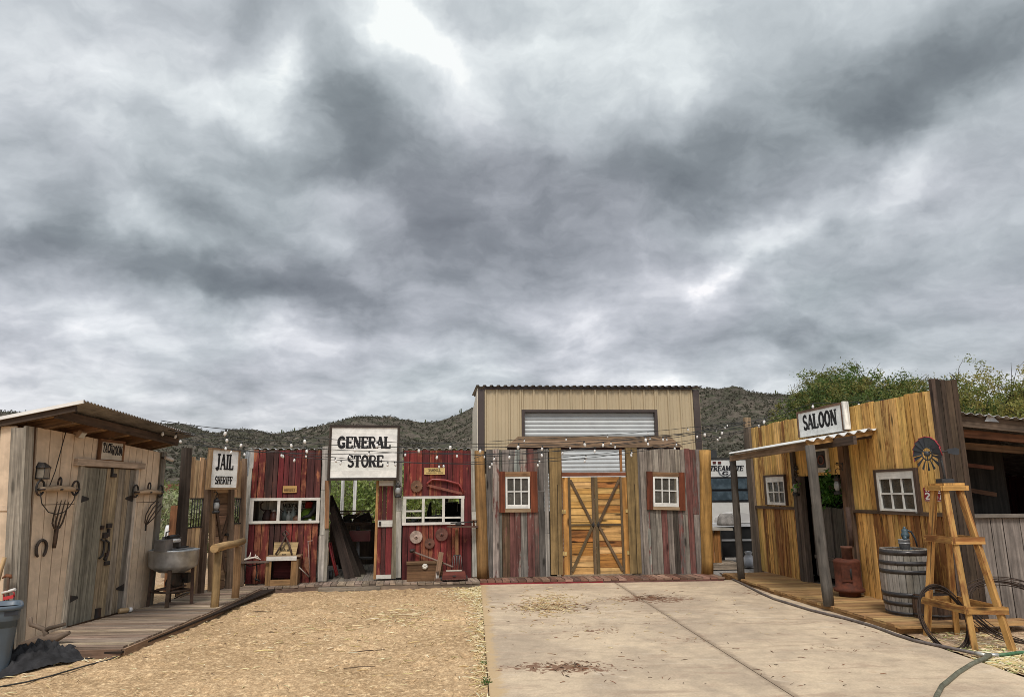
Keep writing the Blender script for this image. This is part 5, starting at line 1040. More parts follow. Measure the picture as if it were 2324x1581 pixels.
b = MB(); p0, p1 = q(792, 1228, 1.6), q(840, 1203, 1.6); b.bb(p0.x, p1.x, p0.y, p0.y + .4, p0.z, p1.z, (.17, .02, .02)); ob('drawers', b, M['paint'], t_)
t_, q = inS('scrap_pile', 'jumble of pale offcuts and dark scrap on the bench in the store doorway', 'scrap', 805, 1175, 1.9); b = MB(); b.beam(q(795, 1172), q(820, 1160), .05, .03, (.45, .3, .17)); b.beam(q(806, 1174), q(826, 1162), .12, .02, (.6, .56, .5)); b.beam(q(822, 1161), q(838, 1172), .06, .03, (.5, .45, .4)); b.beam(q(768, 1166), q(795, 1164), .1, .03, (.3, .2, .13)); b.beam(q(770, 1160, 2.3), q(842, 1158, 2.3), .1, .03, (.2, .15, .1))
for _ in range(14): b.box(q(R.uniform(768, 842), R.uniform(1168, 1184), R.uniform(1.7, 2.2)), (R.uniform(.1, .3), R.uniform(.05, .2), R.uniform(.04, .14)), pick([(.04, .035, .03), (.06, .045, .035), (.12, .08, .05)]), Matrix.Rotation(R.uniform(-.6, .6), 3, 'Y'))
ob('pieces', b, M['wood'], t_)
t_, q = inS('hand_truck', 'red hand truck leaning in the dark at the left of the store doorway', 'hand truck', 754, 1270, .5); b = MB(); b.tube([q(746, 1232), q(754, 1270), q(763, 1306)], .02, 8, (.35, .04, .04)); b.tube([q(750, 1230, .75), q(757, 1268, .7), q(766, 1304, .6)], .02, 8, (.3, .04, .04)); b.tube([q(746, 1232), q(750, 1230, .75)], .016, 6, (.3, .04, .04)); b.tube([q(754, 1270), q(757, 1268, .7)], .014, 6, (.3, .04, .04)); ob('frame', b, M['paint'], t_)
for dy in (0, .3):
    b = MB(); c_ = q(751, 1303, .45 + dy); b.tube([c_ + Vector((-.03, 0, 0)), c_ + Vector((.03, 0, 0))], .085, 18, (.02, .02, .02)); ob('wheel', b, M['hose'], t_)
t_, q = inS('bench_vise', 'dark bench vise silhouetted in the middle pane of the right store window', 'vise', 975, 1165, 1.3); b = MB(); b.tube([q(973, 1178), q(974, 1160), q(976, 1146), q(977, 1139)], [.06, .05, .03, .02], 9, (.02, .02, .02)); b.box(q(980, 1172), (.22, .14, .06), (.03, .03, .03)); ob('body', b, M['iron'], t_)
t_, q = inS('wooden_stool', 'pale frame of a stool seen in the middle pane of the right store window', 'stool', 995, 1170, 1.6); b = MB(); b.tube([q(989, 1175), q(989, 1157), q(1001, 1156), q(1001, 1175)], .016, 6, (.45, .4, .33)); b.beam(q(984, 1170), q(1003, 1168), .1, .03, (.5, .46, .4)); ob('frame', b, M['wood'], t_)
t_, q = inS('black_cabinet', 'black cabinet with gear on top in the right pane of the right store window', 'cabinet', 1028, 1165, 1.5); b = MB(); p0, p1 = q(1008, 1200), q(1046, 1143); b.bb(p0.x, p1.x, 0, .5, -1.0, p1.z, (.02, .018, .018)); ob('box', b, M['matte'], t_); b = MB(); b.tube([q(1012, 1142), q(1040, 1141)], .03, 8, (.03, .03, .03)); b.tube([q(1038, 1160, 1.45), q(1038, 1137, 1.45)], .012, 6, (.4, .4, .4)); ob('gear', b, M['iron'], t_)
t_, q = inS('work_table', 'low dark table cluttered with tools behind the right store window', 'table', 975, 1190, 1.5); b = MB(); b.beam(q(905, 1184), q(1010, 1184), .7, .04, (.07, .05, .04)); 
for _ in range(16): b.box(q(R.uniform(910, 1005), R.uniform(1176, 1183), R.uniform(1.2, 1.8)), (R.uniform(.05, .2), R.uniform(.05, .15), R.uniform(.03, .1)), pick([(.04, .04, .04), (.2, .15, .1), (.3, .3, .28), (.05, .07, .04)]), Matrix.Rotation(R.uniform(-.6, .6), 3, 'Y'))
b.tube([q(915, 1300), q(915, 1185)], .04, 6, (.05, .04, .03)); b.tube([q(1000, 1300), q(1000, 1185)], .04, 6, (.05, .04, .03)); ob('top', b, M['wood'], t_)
# store boardwalk and step
PE, PF = G(716, 1326, .1), G(1089, 1319, .1)
bw2 = thing('store_boardwalk', 'plank boardwalk along the foot of the general store', 'boardwalk', S.P, S.rz)
loc = lambda p: Vector(((p - S.P).dot(S.e), -(p - S.P).dot(S.n), 0))
e0, e1, e2 = loc(PD), loc(PE), loc(PF)
def frontS(x): return e0.y + (e1.y - e0.y) * (x - e0.x) / (e1.x - e0.x) if x < e1.x else e1.y + (e2.y - e1.y) * (x - e1.x) / (e2.x - e1.x)
b = MB(); x = e0.x - .15
while x < e2.x:
    w_ = R.uniform(.1, .15); y0_ = frontS(x + w_ / 2) + R.uniform(-.015, .01); b.bb(x + .004, x + w_ - .004, y0_, .03, .07 + R.uniform(-.003, .002), .1 + R.uniform(-.003, .003), pick([(.27, .2, .15), (.23, .175, .13), (.31, .235, .17), (.2, .15, .11)], .12), (0, 1, 0)); x += w_
ob('deck_boards', b, M['wood'], bw2)
b = MB(); b.beam((e0.x, e0.y + .015, .03), (e1.x, e1.y + .015, .03), .03, .07, (.15, .10, .075)); b.beam((e1.x, e1.y + .015, .03), (e2.x, e2.y + .015, .03), .03, .07, (.19, .14, .10)); ob('edge_board', b, M['wood'], bw2)
a_, c_ = loc(G(722, 1334, .06)), loc(G(862, 1330, .06)); b = MB(); b.bb(a_.x, c_.x, a_.y - .0, a_.y + .32, .0, .058, (.25, .205, .155), (1, 0, 0), .006); tag(ob('wooden_step', b, M['wood'], None, S.P, S.rz), 'long grey timber step in front of the open store door', 'step')
# ================================================================== grey salvaged board front with big doors
gf = wallthing(W, 'barn_board_front', 'front of mixed grey and red barn boards with big yellow double doors', 'facade')
GRS = [(.25, .235, .225, .12), (.20, .19, .185, .08), (.30, .275, .255, .3), (.15, .14, .135, .05), (.34, .30, .275, .45), (.22, .2, .185, .2), (.10, .09, .085, .05), (.28, .25, .235, .35)]
RD = [(.21, .045, .035, .5), (.17, .04, .03, .4), (.26, .17, .14, .75)]
def xW(u, v=1160, d=0): return W.at(u, v, d)[0]
def zW(u, v, d=0): return W.at(u, v, d)[1]
zt = 2.475
def win_open(u0, u1, v0, v1): return (xW(u0), xW(u1), zW((u0 + u1) / 2, v1), zW((u0 + u1) / 2, v0))
LWN = win_open(1139, 1212, 1074, 1160); RWN = win_open(1474, 1549, 1074, 1155)
def greycols(us, cols):
    return [(xW(a), xW(c), k) for a, c, k in zip(us[:-1], us[1:], cols)]
b = MB()
left_u = [1103, 1118, 1133, 1139.1, 1156, 1167, 1181, 1196, 1212, 1222, 1236, 1246]
lt = [(0.120, 0.107, 0.093, .0), (0.300, 0.251, 0.212, .3), (0.130, 0.126, 0.106, 0), (0.240, 0.205, 0.178, .1), (0.220, 0.195, 0.170, .1), (0.288, 0.304, 0.275, .35), (0.300, 0.251, 0.212, .3), (0.155, 0.068, 0.052, .6), (0.150, 0.102, 0.085, .35), (0.110, 0.098, 0.085, .05), (0.270, 0.242, 0.212, .1)]
lb_ = [(0.120, 0.107, 0.093, .0), (0.280, 0.242, 0.204, .15), (0.120, 0.112, 0.093, 0), (0.112, 0.067, 0.038, .3), (0.155, 0.068, 0.052, .6), (0.290, 0.246, 0.212, .55), (0.160, 0.144, 0.123, .15), (0.264, 0.257, 0.237, .6), (0.050, 0.042, 0.034, .0), (0.100, 0.088, 0.076, 0), (0.260, 0.233, 0.204, .1)]
right_u = [1443, 1456, 1468, 1474.1, 1487, 1500, 1513, 1526, 1538, 1549, 1560, 1573, 1586, 1599]
rt_ = [(0.180, 0.145, 0.125, .1), (0.243, 0.203, 0.171, .15), (0.270, 0.226, 0.184, .1), (0.216, 0.178, 0.146, .2), (0.306, 0.259, 0.209, .1), (0.252, 0.211, 0.174, .15), (0.288, 0.243, 0.195, .1), (0.225, 0.191, 0.153, .1), (0.261, 0.218, 0.174, .1), (0.216, 0.178, 0.146, .15), (0.151, 0.090, 0.078, .55), (0.144, 0.099, 0.085, .5), (0.198, 0.170, 0.146, .2)]
rb_ = [(0.189, 0.162, 0.139, .1), (0.252, 0.214, 0.174, .15), (0.245, 0.231, 0.203, .4), (0.153, 0.133, 0.112, .1), (0.234, 0.198, 0.164, .1), (0.140, 0.059, 0.043, .7), (0.180, 0.154, 0.129, .1), (0.054, 0.044, 0.035, .05), (0.144, 0.116, 0.101, .4), (0.207, 0.178, 0.150, .15), (0.234, 0.203, 0.167, .15), (0.189, 0.162, 0.139, .1), (0.225, 0.194, 0.164, .1)]
def cols_board(us, top, bot, opn, xmid_shift):
    for (a, c, ct, cb) in zip(us[:-1], us[1:], top, bot):
        xa, xb = xW(a), xW(c)
        m = (xa + xb) / 2
        if opn[0] < m < opn[1]:
            for (z0, z1, cc) in ((opn[3], zt, ct), (.1, opn[2], cb)):
                yo = R.uniform(0, .008); b.bb(xa + .003, xb - .003, yo, .03 + yo, z0, z1 + (R.uniform(-.015, .012) if z1 == zt else 0), sh(cc, .08) + (cc[3],), (0, 0, 1), .002)
        else:
            cc = ct if R.random() < .5 else cb; yo = R.uniform(0, .01)
            if R.random() < .45 and m > 0:
                zc = R.uniform(.8, 1.7); b.bb(xa + .003, xb - .003, yo, .03 + yo, zc, zt + R.uniform(-.015, .012), sh(ct, .08) + (ct[3],), (0, 0, 1), .002); b.bb(xa + .003, xb - .003, yo, .03 + yo, .1, zc - .004, sh(cb, .08) + (cb[3],), (0, 0, 1), .002)
            else: b.bb(xa + .003, xb - .003, yo, .03 + yo, .1, zt + R.uniform(-.015, .012), sh(cc, .08) + (cc[3],), (0, 0, 1), .002)
cols_board(left_u, lt, lb_, LWN, 0); b.bb(xW(1095), xW(1262), .045, .055, .1, LWN[2], (.02, .018, .015)); b.bb(xW(1095), xW(1262), .045, .055, LWN[3], zt - .03, (.02, .018, .015)); ob('wall_boards', b, M['grey'], gf); b = MB(); cols_board(right_u, rt_, rb_, RWN, 0)
b.bb(xW(1430), xW(1606), .045, .055, .1, RWN[2], (.02, .018, .015)); b.bb(xW(1430), xW(1606), .045, .055, RWN[3], zt - .03, (.02, .018, .015))
ob('wall_boards', b, M['grey'], gf)
# upright logs
def logpost(u0, v0, u1, v1, r0, r1, col, flat=1.0, name='log_post'):
    a = W.at(u0, v0, .05); c = W.at(u1, v1, .05); b = MB(); p0, p1 = Vector((a[0], -.02, a[1])), Vector((c[0], -.02, c[1]))
    n = 9; b.tube([p0.lerp(p1, i / n) + Vector((R.uniform(-.006, .006), 0, 0)) for i in range(n + 1)], [r0 + (r1 - r0) * i / n + R.uniform(-.004, .004) for i in range(n + 1)], 18, sh(col, .06), wob=.025); return ob(name, b, M['log'], gf)
logpost(1096, 1312, 1088, 1022, .115, .10, (.24, .135, .05)); logpost(1606, 1303, 1600, 1021, .115, .11, (.36, .20, .06))
for u0_, u1_, v in ((1264, 1259, 1303), (1443, 1432, 1300)):
    a = W.at(u0_, v, .05); c = W.at(u1_, 1016, .05); b = MB(); b.beam((a[0], -.01, a[1]), (c[0], -.01, c[1]), .225, .10, sh((.21, .14, .06), .05), (0, 1, 0)); b.beam((a[0] + .02, -.064, a[1]), (c[0] + .03, -.064, c[1] - .7), .008, .006, (.02, .012, .008), (0, 1, 0)); ob('timber_post', b, M['log'], gf)
# windows: (opening, tilt)
def facade_window(par, w, u0, u1, v0, v1, su0, su1, sv0, sv1, tilt, label, wood_c, deep=False):
    """outer trim u0..u1,v0..v1 with sash su..,sv.."""
    cx_, cz = w.at((u0 + u1) / 2, (v0 + v1) / 2)
    e = lambda u, v: (w.at(u, v, .03)[0] - cx_, w.at(u, v, .03)[1] - cz)
    fr = bpy.data.objects.new('window', None); COL.objects.link(fr); fr.parent = par; fr.location = (cx_, 0, cz); fr.rotation_euler = (0, tilt, 0)
    um, vm = (u0 + u1) / 2, (v0 + v1) / 2
    X0, X1, Z0, Z1 = e(u0, vm)[0], e(u1, vm)[0], e(um, v1)[1], e(um, v0)[1]; a0, a1, z0, z1 = e(su0, vm)[0], e(su1, vm)[0], e(um, sv1)[1], e(um, sv0)[1]
    return fr, X0, X1, Z0, Z1, a0, a1, z0, z1
def sash(par, a0, a1, z0, z1, cols, rows, rail=.05, bot=.06, top=.05, mw_=.018, y=-.012, col=(.68, .66, .61), glass='glass'):
    b = MB(); b.bb(a0, a0 + rail, y - .02, y + .012, z0, z1, col); b.bb(a1 - rail, a1, y - .02, y + .012, z0, z1, col); b.bb(a0 + rail, a1 - rail, y - .019, y + .012, z0, z0 + bot, col, (1, 0, 0)); b.bb(a0 + rail, a1 - rail, y - .019, y + .012, z1 - top, z1, col, (1, 0, 0))
    for i in range(1, cols): x = a0 + rail + (a1 - a0 - 2 * rail) * i / cols; b.bb(x - mw_ / 2, x + mw_ / 2, y - .012, y + .006, z0 + bot, z1 - top, col)
    for j in range(1, rows): z = z0 + bot + (z1 - top - z0 - bot) * j / rows; b.bb(a0 + rail, a1 - rail, y - .0115, y + .006, z - mw_ / 2, z + mw_ / 2, col, (1, 0, 0))
    s_ = ob('sash', b, M['white'], par)
    b = MB(); b.bb(a0 + rail * .5, a1 - rail * .5, y + .008, y + .014, z0 + bot * .5, z1 - top * .5, (1, 1, 1)); ob('pane', b, M[glass], par); return s_
for (u0_, u1_, v0, v1, su0, su1, sv0, sv1, tl) in ((1133, 1219, 1069, 1162, 1147, 1202, 1081, 1153, 0), (1467.5, 1554, 1070, 1157, 1482, 1539, 1081, 1149, .035)):
    fr, X0, X1, Z0, Z1, a0, a1, z0, z1 = facade_window(gf, W, u0_, u1_, v0, v1, su0, su1, sv0, sv1, tl, '', None)
    RDW = (.13, .036, .016)
    b = MB(); b.bb(X0, a0 - .012, -.035, .02, Z0, Z1, sh(RDW) + (.1,), (0, 0, 1)); ob('shutter', b, M['red'], fr); b = MB(); b.bb(a1 + .012, X1, -.035, .02, Z0, Z1, sh(RDW) + (.1,), (0, 0, 1)); ob('shutter', b, M['red'], fr)
    b = MB(); b.bb(a0 - .010, a1 + .010, -.04, .02, z1 + .004, Z1 - .01, (.25, .14, .07), (1, 0, 0)); b.bb(a0 - .010, a1 + .010, -.05, .02, Z0 + .005, z0 - .004, (.29, .2, .12), (1, 0, 0)); obp('trim', b, M['wood'], fr)
    sash(fr, a0, a1, z0, z1, 3, 2, .035, .07, .035, .02)
    b = MB(); dd = (.55, .54, .5)
    b.bb(a0, a1, .2, .21, z0, z1, (.20, .185, .16)); ob('curtain', b, M['matte'], fr)
    for (qx, qz, r_) in (((a1 - .10, z0 + .17, .05), (a0 + .10, z0 + .22, .035), (a1 - .07, z0 + .36, .04)) if tl == 0 else ((a0 + .11, z0 + .2, .045), (a1 - .08, z0 + .13, .035))):
        b = MB(); b.lathe([(r_ * .2, -r_ * 1.6), (r_, -r_ * .6), (r_ * .7, r_ * .5), (r_ * .9, r_ * 1.1), (r_ * .2, r_ * 1.7)], 9, (qx, .06, qz), (.62, .6, .56)); 
        for v_ in b.v: v_.x += .02 * fbm(v_.x * 20, v_.z * 20, 1, 2); v_.y = .06 + (v_.y - .06) * .3
        ob('cloth_scrap', b, M['cloth'], fr)
# double doors
dx0, dx1 = xW(1277), xW(1424); dz0, dz1 = .125, zW(1350, 1081, .03); mx_ = xW(1349.5)
YEL = [(.52, .29, .085, .15), (.60, .36, .12, .1), (.44, .20, .05, .3), (.54, .31, .11, .05), (.38, .15, .04, .4), (.62, .38, .15, .1)]
b = MB(); b.bb(xW(1272), xW(1428), -.0, .05, dz1 + .01, dz1 + .085, (.17, .06, .03), (1, 0, 0)); b.bb(xW(1271), xW(1277) - .004, -.0, .05, .1, zt, (.2, .09, .035)); b.bb(xW(1411), xW(1416), .0, .05, dz1 + .09, zt, (.27, .12, .045)); b.bb(xW(1270), xW(1274.5), .0, .045, dz1 + .09, zt, (.14, .06, .03)); obp('door_frame', b, M['wood'], gf)
for side in (0, 1):
    a, c = (dx0, mx_ - .004) if side == 0 else (mx_ + .004, dx1); so_, si = (a, a + .105) if side == 0 else (c - .105, c)
    dr = thing('x', '', '') if False else bpy.data.objects.new('barn_door', None); COL.objects.link(dr); dr.parent = gf; dr.location = (0, 0, 0)
    b = MB(); ba, bc_ = (si, c) if side == 0 else (a, so_)
    planks(b, dz0, dz1, ba, bc_, .125, lambda: pick(YEL, .1), th=.025, y=-.012, gap=.008, horiz=True); ob('planks', b, M['yellow'], dr)
    b = MB(); b.bb(a + .01, c - .01, .016, .03, dz0 + .01, dz1 - .02, (.05, .03, .015)); ob('backing', b, M['wood'], dr)
    b = MB(); b.bb(so_, si, -.02, .0145, dz0, dz1 - .01, (.44, .215, .06, .1), (0, 0, 1)); ob('stile', b, M['yellow'], dr)
    BT = (.115, .075, .04); b = MB(); yb_ = -.028
    inn = (c - .03, c - .0) if side == 0 else (a, a + .03)
    b.bb(inn[0] - (.028 if side == 0 else 0), inn[1] + (.028 if side else 0), -.036, -.0125, dz0, dz1 - .005, sh(BT)); oe = (si, si + .045) if side == 0 else (so_ - .045, so_); b.bb(oe[0], oe[1], -.034, -.0125, dz0, dz1 - .005, sh(BT))
    xm = mx_ + (-.06 if side == 0 else .06); xo = oe[1] if side == 0 else oe[0]; zmid = dz0 + (dz1 - dz0) * .5
    b.beam((xm, yb_, zmid + .02), (xo, yb_, dz1 - .06), .05, .022, sh(BT), (0, 1, 0)); b.beam((xm, yb_, zmid - .02), (xo, yb_, dz0 + .06), .05, .022, sh(BT), (0, 1, 0)); b.bb(min(xm, xo), max(xm, xo), -.030, -.0125, zmid - .018, zmid + .018, sh(BT), (1, 0, 0)); obp('batten', b, M['wood'], dr)
    for v in (1160, 1255):
        z = zW(1280, v); b = MB(); xx = so_ if side == 0 else si; b.bb(xx - .05, xx + .05, -.035, -.016, z - .035, z + .03, (.5, .36, .14, 0), (1, 0, 0)); b.bb(xx - .008, xx + .008, -.045, -.03, z - .045, z + .04, (.3, .2, .09, 0)); ob('hinge', b, M['yellow'], dr)
    b = MB(); xx = mx_ + (-.05 if side == 0 else .05); b.tube([(xx, -.04, zmid - .05), (xx, -.075, zmid - .03), (xx, -.075, zmid + .03), (xx, -.04, zmid + .05)], .009, 6, IRON); b.box((xx, -.042, zmid), (.05, .012, .05), IRON); ob('handle', b, M['iron'], dr)
# trapezoid header board above the front, on posts behind
hd = wallthing(W, 'header_board', 'long weathered plank header with chamfered ends above the big doors', 'header board')
yh = .35; hx = [W.at(1146, 1015, -yh), W.at(1550, 1017, -yh), W.at(1519, 989, -yh), W.at(1176, 989, -yh)]
b = MB(); zl, zh = hx[0][1], hx[2][1]; n = 3
for i in range(n):
    k0, k1 = i / n, (i + 1) / n - .01
    P4 = [(hx[0][0] + (hx[3][0] - hx[0][0]) * k0, zl + (zh - zl) * k0), (hx[1][0] + (hx[2][0] - hx[1][0]) * k0, zl + (zh - zl) * k0), (hx[1][0] + (hx[2][0] - hx[1][0]) * k1, zl + (zh - zl) * k1), (hx[0][0] + (hx[3][0] - hx[0][0]) * k1, zl + (zh - zl) * k1)]
    b.prism(P4, (0, yh + R.uniform(0, .01), 0), (1, 0, 0), (0, 0, 1), -.04, sh((.25, .16, .10), .12), (1, 0, 0))
ob('boards', b, M['wood'], hd); b = MB()
for u_ in (1200, 1480): xx = W.at(u_, 1010, -yh)[0]; b.bb(xx - .05, xx + .05, yh + .05, yh + .15, 0, zh - .05, (.12, .08, .05), (0, 0, 1))
b.bb(hx[0][0] + .05, hx[1][0] - .05, yh + .05, yh + .12, zl - .05, zl - .0, (.06, .03, .025), (1, 0, 0)); obp('support', b, M['wood'], hd)
# deck in front of the doors
gk = wallthing(W, 'door_deck', 'short brown plank deck with a dark red front strip below the big doors', 'boardwalk')
lw = lambda p: Vector(((p - W.P).dot(W.e), -(p - W.P).dot(W.n), 0))
g0, g1 = lw(G(1089, 1318, .09)), lw(G(1642, 1309, .09))
b = MB(); x = g0.x
while x < g1.x:
    w_ = R.uniform(.125, .16); k = (x - g0.x) / (g1.x - g0.x); y0_ = g0.y + (g1.y - g0.y) * k; b.bb(x + .005, x + w_ - .005, y0_ + R.uniform(-.012, .006), .0, .06, .092 + R.uniform(-.004, .004), pick([(.19, .095, .065), (.15, .08, .055), (.235, .125, .085), (.17, .10, .075), (.27, .16, .115)], .15), (0, 1, 0)); x += w_
ob('deck_boards', b, M['wood'], gk)
b = MB(); b.beam((g0.x, g0.y + .02, .03), (g0.x + (g1.x - g0.x) * .5, (g0.y + g1.y) / 2 + .02, .03), .03, .055, (.20, .012, .018)); b.beam((g0.x + (g1.x - g0.x) * .5, (g0.y + g1.y) / 2 + .02, .03), (g1.x, g1.y + .02, .03), .03, .055, (.13, .055, .045)); ob('edge_board', b, M['paint'], gk)
# ================================================================== tan metal barn behind
yB = 17.0; a0_, a1_ = D(1084, 1010, yB), D(1588, 1010, yB); Bn = Wall((a0_.x - .0, yB), (a1_.x, yB + (a1_.x - a0_.x) * .08))
bn_ = wallthing(Bn, 'metal_barn', 'tan ribbed metal barn with a white roll up door behind the board front', 'barn')
zE = Bn.at(1336, 884)[1]; LB = Bn.at(1588, 950)[0]
ox0, ox1, oz1 = Bn.at(1190, 960)[0], Bn.at(1485, 960)[0], Bn.at(1336, 935)[1]
def ribs(b, x0, x1, z0, z1, col):
    n = max(1, round((x1 - x0) / .295)); w_ = (x1 - x0) / n; yb2 = .03
    b.bb(x0, x1, .01, .03, z0, z1, col, (0, 0, 1))
    for i in range(n + 1):
        x = min(max(x0 + i * w_, x0 + .025), x1 - .025)
        b.add([(x - .035, .01, z0), (x - .018, -.025, z0), (x + .018, -.025, z0), (x + .035, .01, z0), (x - .035, .01, z1), (x - .018, -.025, z1), (x + .018, -.025, z1), (x + .035, .01, z1)], [(0, 1, 5, 4), (1, 2, 6, 5), (2, 3, 7, 6), (0, 3, 2, 1), (4, 5, 6, 7)], tuple(q * .96 for q in col), (0, 0, 1))
        if i < n:
            for k in (.34, .66): xx = x0 + (i + k) * w_; b.add([(xx - .014, .0095, z0), (xx, .002, z0), (xx + .014, .0095, z0), (xx - .014, .0095, z1), (xx, .002, z1), (xx + .014, .0095, z1)], [(0, 1, 4, 3), (1, 2, 5, 4)], col, (0, 0, 1))
TN = (.44, .345, .215)
M['ribmetal'] = colmat('ribbed_metal', .5, 0, .07, 2.5, .02, .35, .1, (.3, .2, .12), .3)
b = MB(); ribs(b, .16, ox0 - .07, 0, zE, TN); ribs(b, ox1 + .07, LB - .16, 0, zE, TN); ribs(b, ox0 - .07, ox1 + .07, oz1 + .06, zE, TN); ob('front_wall', b, M['ribmetal'], bn_)
b = MB(); b.bb(-.02, 0, -.02, 5, 0, zE + .02, (.62, .55, .44), (0, 0, 1)); b.bb(LB, LB + .02, 0, 5, 0, zE, TN, (0, 0, 1)); obp('side_wall', b, M['ribmetal'], bn_)
BRT = (.055, .038, .032)
b = MB(); b.bb(.0, .16, -.045, .03, 0, zE, BRT); b.bb(LB - .16, LB, -.045, .03, 0, zE, BRT); b.bb(.16, LB - .16, -.04, .03, zE - .0, zE + .06, BRT, (1, 0, 0)); obp('trim', b, M['paint'], bn_)
b = MB(); b.bb(ox0 - .07, ox0, -.05, .12, 0, oz1 + .06, BRT); b.bb(ox1, ox1 + .07, -.05, .12, 0, oz1 + .06, BRT); b.bb(ox0, ox1, -.05, .12, oz1, oz1 + .06, BRT, (1, 0, 0)); ob('door_frame', b, M['paint'], bn_)
b = MB(); n = int(oz1 / .095); zv = []; k = 8; vs = []; fs = []
for i in range(n * k + 1): z = oz1 * i / (n * k); ph = (i % k) / k; yv = .085 - .022 * min(1, 3.2 * min(ph, 1 - ph)) ** .5; vs += [(ox0, yv, z), (ox1, yv, z)]
for i in range(n * k): fs.append((2 * i, 2 * i + 1, 2 * i + 3, 2 * i + 2))
b.add(vs, fs, (.50, .51, .50), (1, 0, 0)); b.bb(ox0, ox1, .09, .1, 0, oz1, (.3, .3, .3)); ob('roller_door', b, M['paint'], bn_)
b = MB(); corr(b, (-.04, -.12, zE + .075), (LB + .06, -.12, zE + .075), (-.04, 5.2, zE + .55), 33, .02, .006, (.05, .042, .04), prof='trap'); ob('roof', b, M['paint'], bn_)
# ================================================================== travel trailer behind the gap
yR = 20.0; RV = Wall((D(1545, 1100, yR).x, yR), (D(1712, 1100, yR).x, yR + .1)); rv = wallthing(RV, 'travel_trailer', 'white travel trailer with dark windows parked behind the gap beside the saloon', 'trailer')
zt_ = RV.at(1640, 1042)[1]; ln = RV.L; CW = (.66, .65, .62)
b = MB(); P_ = [(0, .45), (ln, .45), (ln, zt_ - .08), (ln - .08, zt_), (.08, zt_), (0, zt_ - .08)]; b.prism(P_, (0, 0, 0), (1, 0, 0), (0, 0, 1), -6.5, CW, (0, 1, 0)); ob('body', b, M['paint'], rv)
b = MB(); b.bb(.02, ln - .02, -.02, 6.4, zt_ + .001, zt_ + .06, (.03, .03, .03), (0, 1, 0)); b.bb(ln * .35, ln * .62, .6, 1.3, zt_ + .06, zt_ + .3, (.05, .05, .05)); b.bb(ln * .72, ln * .82, 2, 2.6, zt_ + .06, zt_ + .2, (.5, .5, .5)); ob('roof_trim', b, M['paint'], rv)
for va, vb in ((1085, 1109), (1114, 1134)):
    xa, xb = RV.at(1590, 1100)[0], RV.at(1694, 1100)[0]; za, zb = RV.at(1650, vb)[1], RV.at(1650, va)[1]
    b = MB(); b.bb(xa - .04, xb + .04, -.02, -.001, za - .045, zb + .045, (.012, .012, .014)); wf = ob('window', b, M['paint'], rv); b = MB(); b.bb(xa, xb, -.026, -.021, za, zb, (1, 1, 1)); ob('pane', b, M['darkglass'], wf)
b = MB()
for u_ in (1620, 1632): x, z = RV.at(u_, 1049); b.bb(x - .045, x + .045, -.025, -.0, z - .03, z + .03, (.09, .02, .018))
obp('marker_light', b, M['paint'], rv)
b = MB(); x, z = RV.at(1644, 1068); wd_ = RV.at(1686, 1060)[0] - RV.at(1602, 1060)[0]; text(b, 'STREAMLITE', x, z, RV.at(1644, 1056)[1] - z, wd_, -.001, (.015, .016, .02), 1.25, .22)
x, z = RV.at(1645, 1073); k = 1.0
b.add([(x + p * .22, -.004, z + q * .13) for p, q in ((-1, .65), (1, .65), (.8, -.35), (0, -1), (-.8, -.35))], [(0, 1, 2, 3, 4)], (.16, .17, .18)); b.add([(x + p * .17, -.008, z + q * .10) for p, q in ((-1, .6), (1, .6), (.78, -.3), (0, -.95), (-.78, -.3))], [(0, 1, 2, 3, 4)], (.6, .6, .6)); text(b, 'G', x, z - .05, .1, .2, -.0085, (.015, .016, .02), 1.1, .1); ob('lettering', b, M['ink'], rv)
b = MB()
for yy in (2.6, 3.5):
    for xx in (.05, ln - .25): b.tube([(xx, yy, .33), (xx + .2, yy, .33)], .33, 20, (.02, .02, .02))
obp('wheel', b, M['hose'], rv); b = MB(); b.bb(.1, ln - .1, -.05, .05, .38, .52, (.03, .03, .03)); ob('bumper', b, M['paint'], rv)
# counter, covered bag, grill, plastic bag
yc = 15.8
t_ = thing('side_counter', 'small outdoor counter with an orange plank front behind the end log', 'counter', (D(1630, 1270, yc).x, yc, 0)); ox = t_.location.x; q = lambda u, v, y=yc: D(u, v, y) - Vector((ox, yc, 0))
b = MB(); p0, p1 = q(1600, 1200), q(1661, 1193); b.bb(p0.x, p1.x, -.05, .5, p0.z - .03, p0.z + .02, (.40, .36, .3), (1, 0, 0)); ob('top', b, M['wood'], t_); b = MB(); p2 = q(1639, 1276); planks(b, p0.x, p2.x, .12, p0.z - .03, .09, lambda: sh((.36, .16, .05)), y=.03); ob('front_panel', b, M['wood'], t_); b = MB(); b.bb(p0.x, p1.x + .1, -.2, .7, .0, .11, (.3, .24, .18)); ob('base', b, M['wood'], t_)
p = D(1648, 1187, yc + .2); b = MB(); b.lathe([(.02, .26), (.12, .25), (.17, .17), (.19, .05), (.2, -.0)], 14, (0, 0, 0), (.24, .22, .2), sq=3); tag(ob('covered_bundle', b, M['cloth'], None, (p.x, p.y, q(1648, 1194).z + .02)), 'grey covered bundle standing on the small outdoor counter', 'bundle')
yg = 16.6; gx = D(1680, 1250, yg).x; t_ = thing('barbecue_grill', 'black barbecue grill with a pale steel lid behind the thin porch post', 'grill', (gx, yg, 0)); q = lambda u, v: D(u, v, yg) - Vector((gx, yg, 0))
w2 = .42; zl = q(1680, 1184).z; b = MB(); b.bb(-w2, w2, -.0, .55, .16, zl - .1, (.012, .012, .012)); ob('body', b, M['paint'], t_); b = MB(); b.bb(-w2 - .22, w2 + .2, -.05, .55, zl - .1, zl - .03, (.5, .5, .5), (1, 0, 0)); ob('shelf', b, M['paint'], t_)
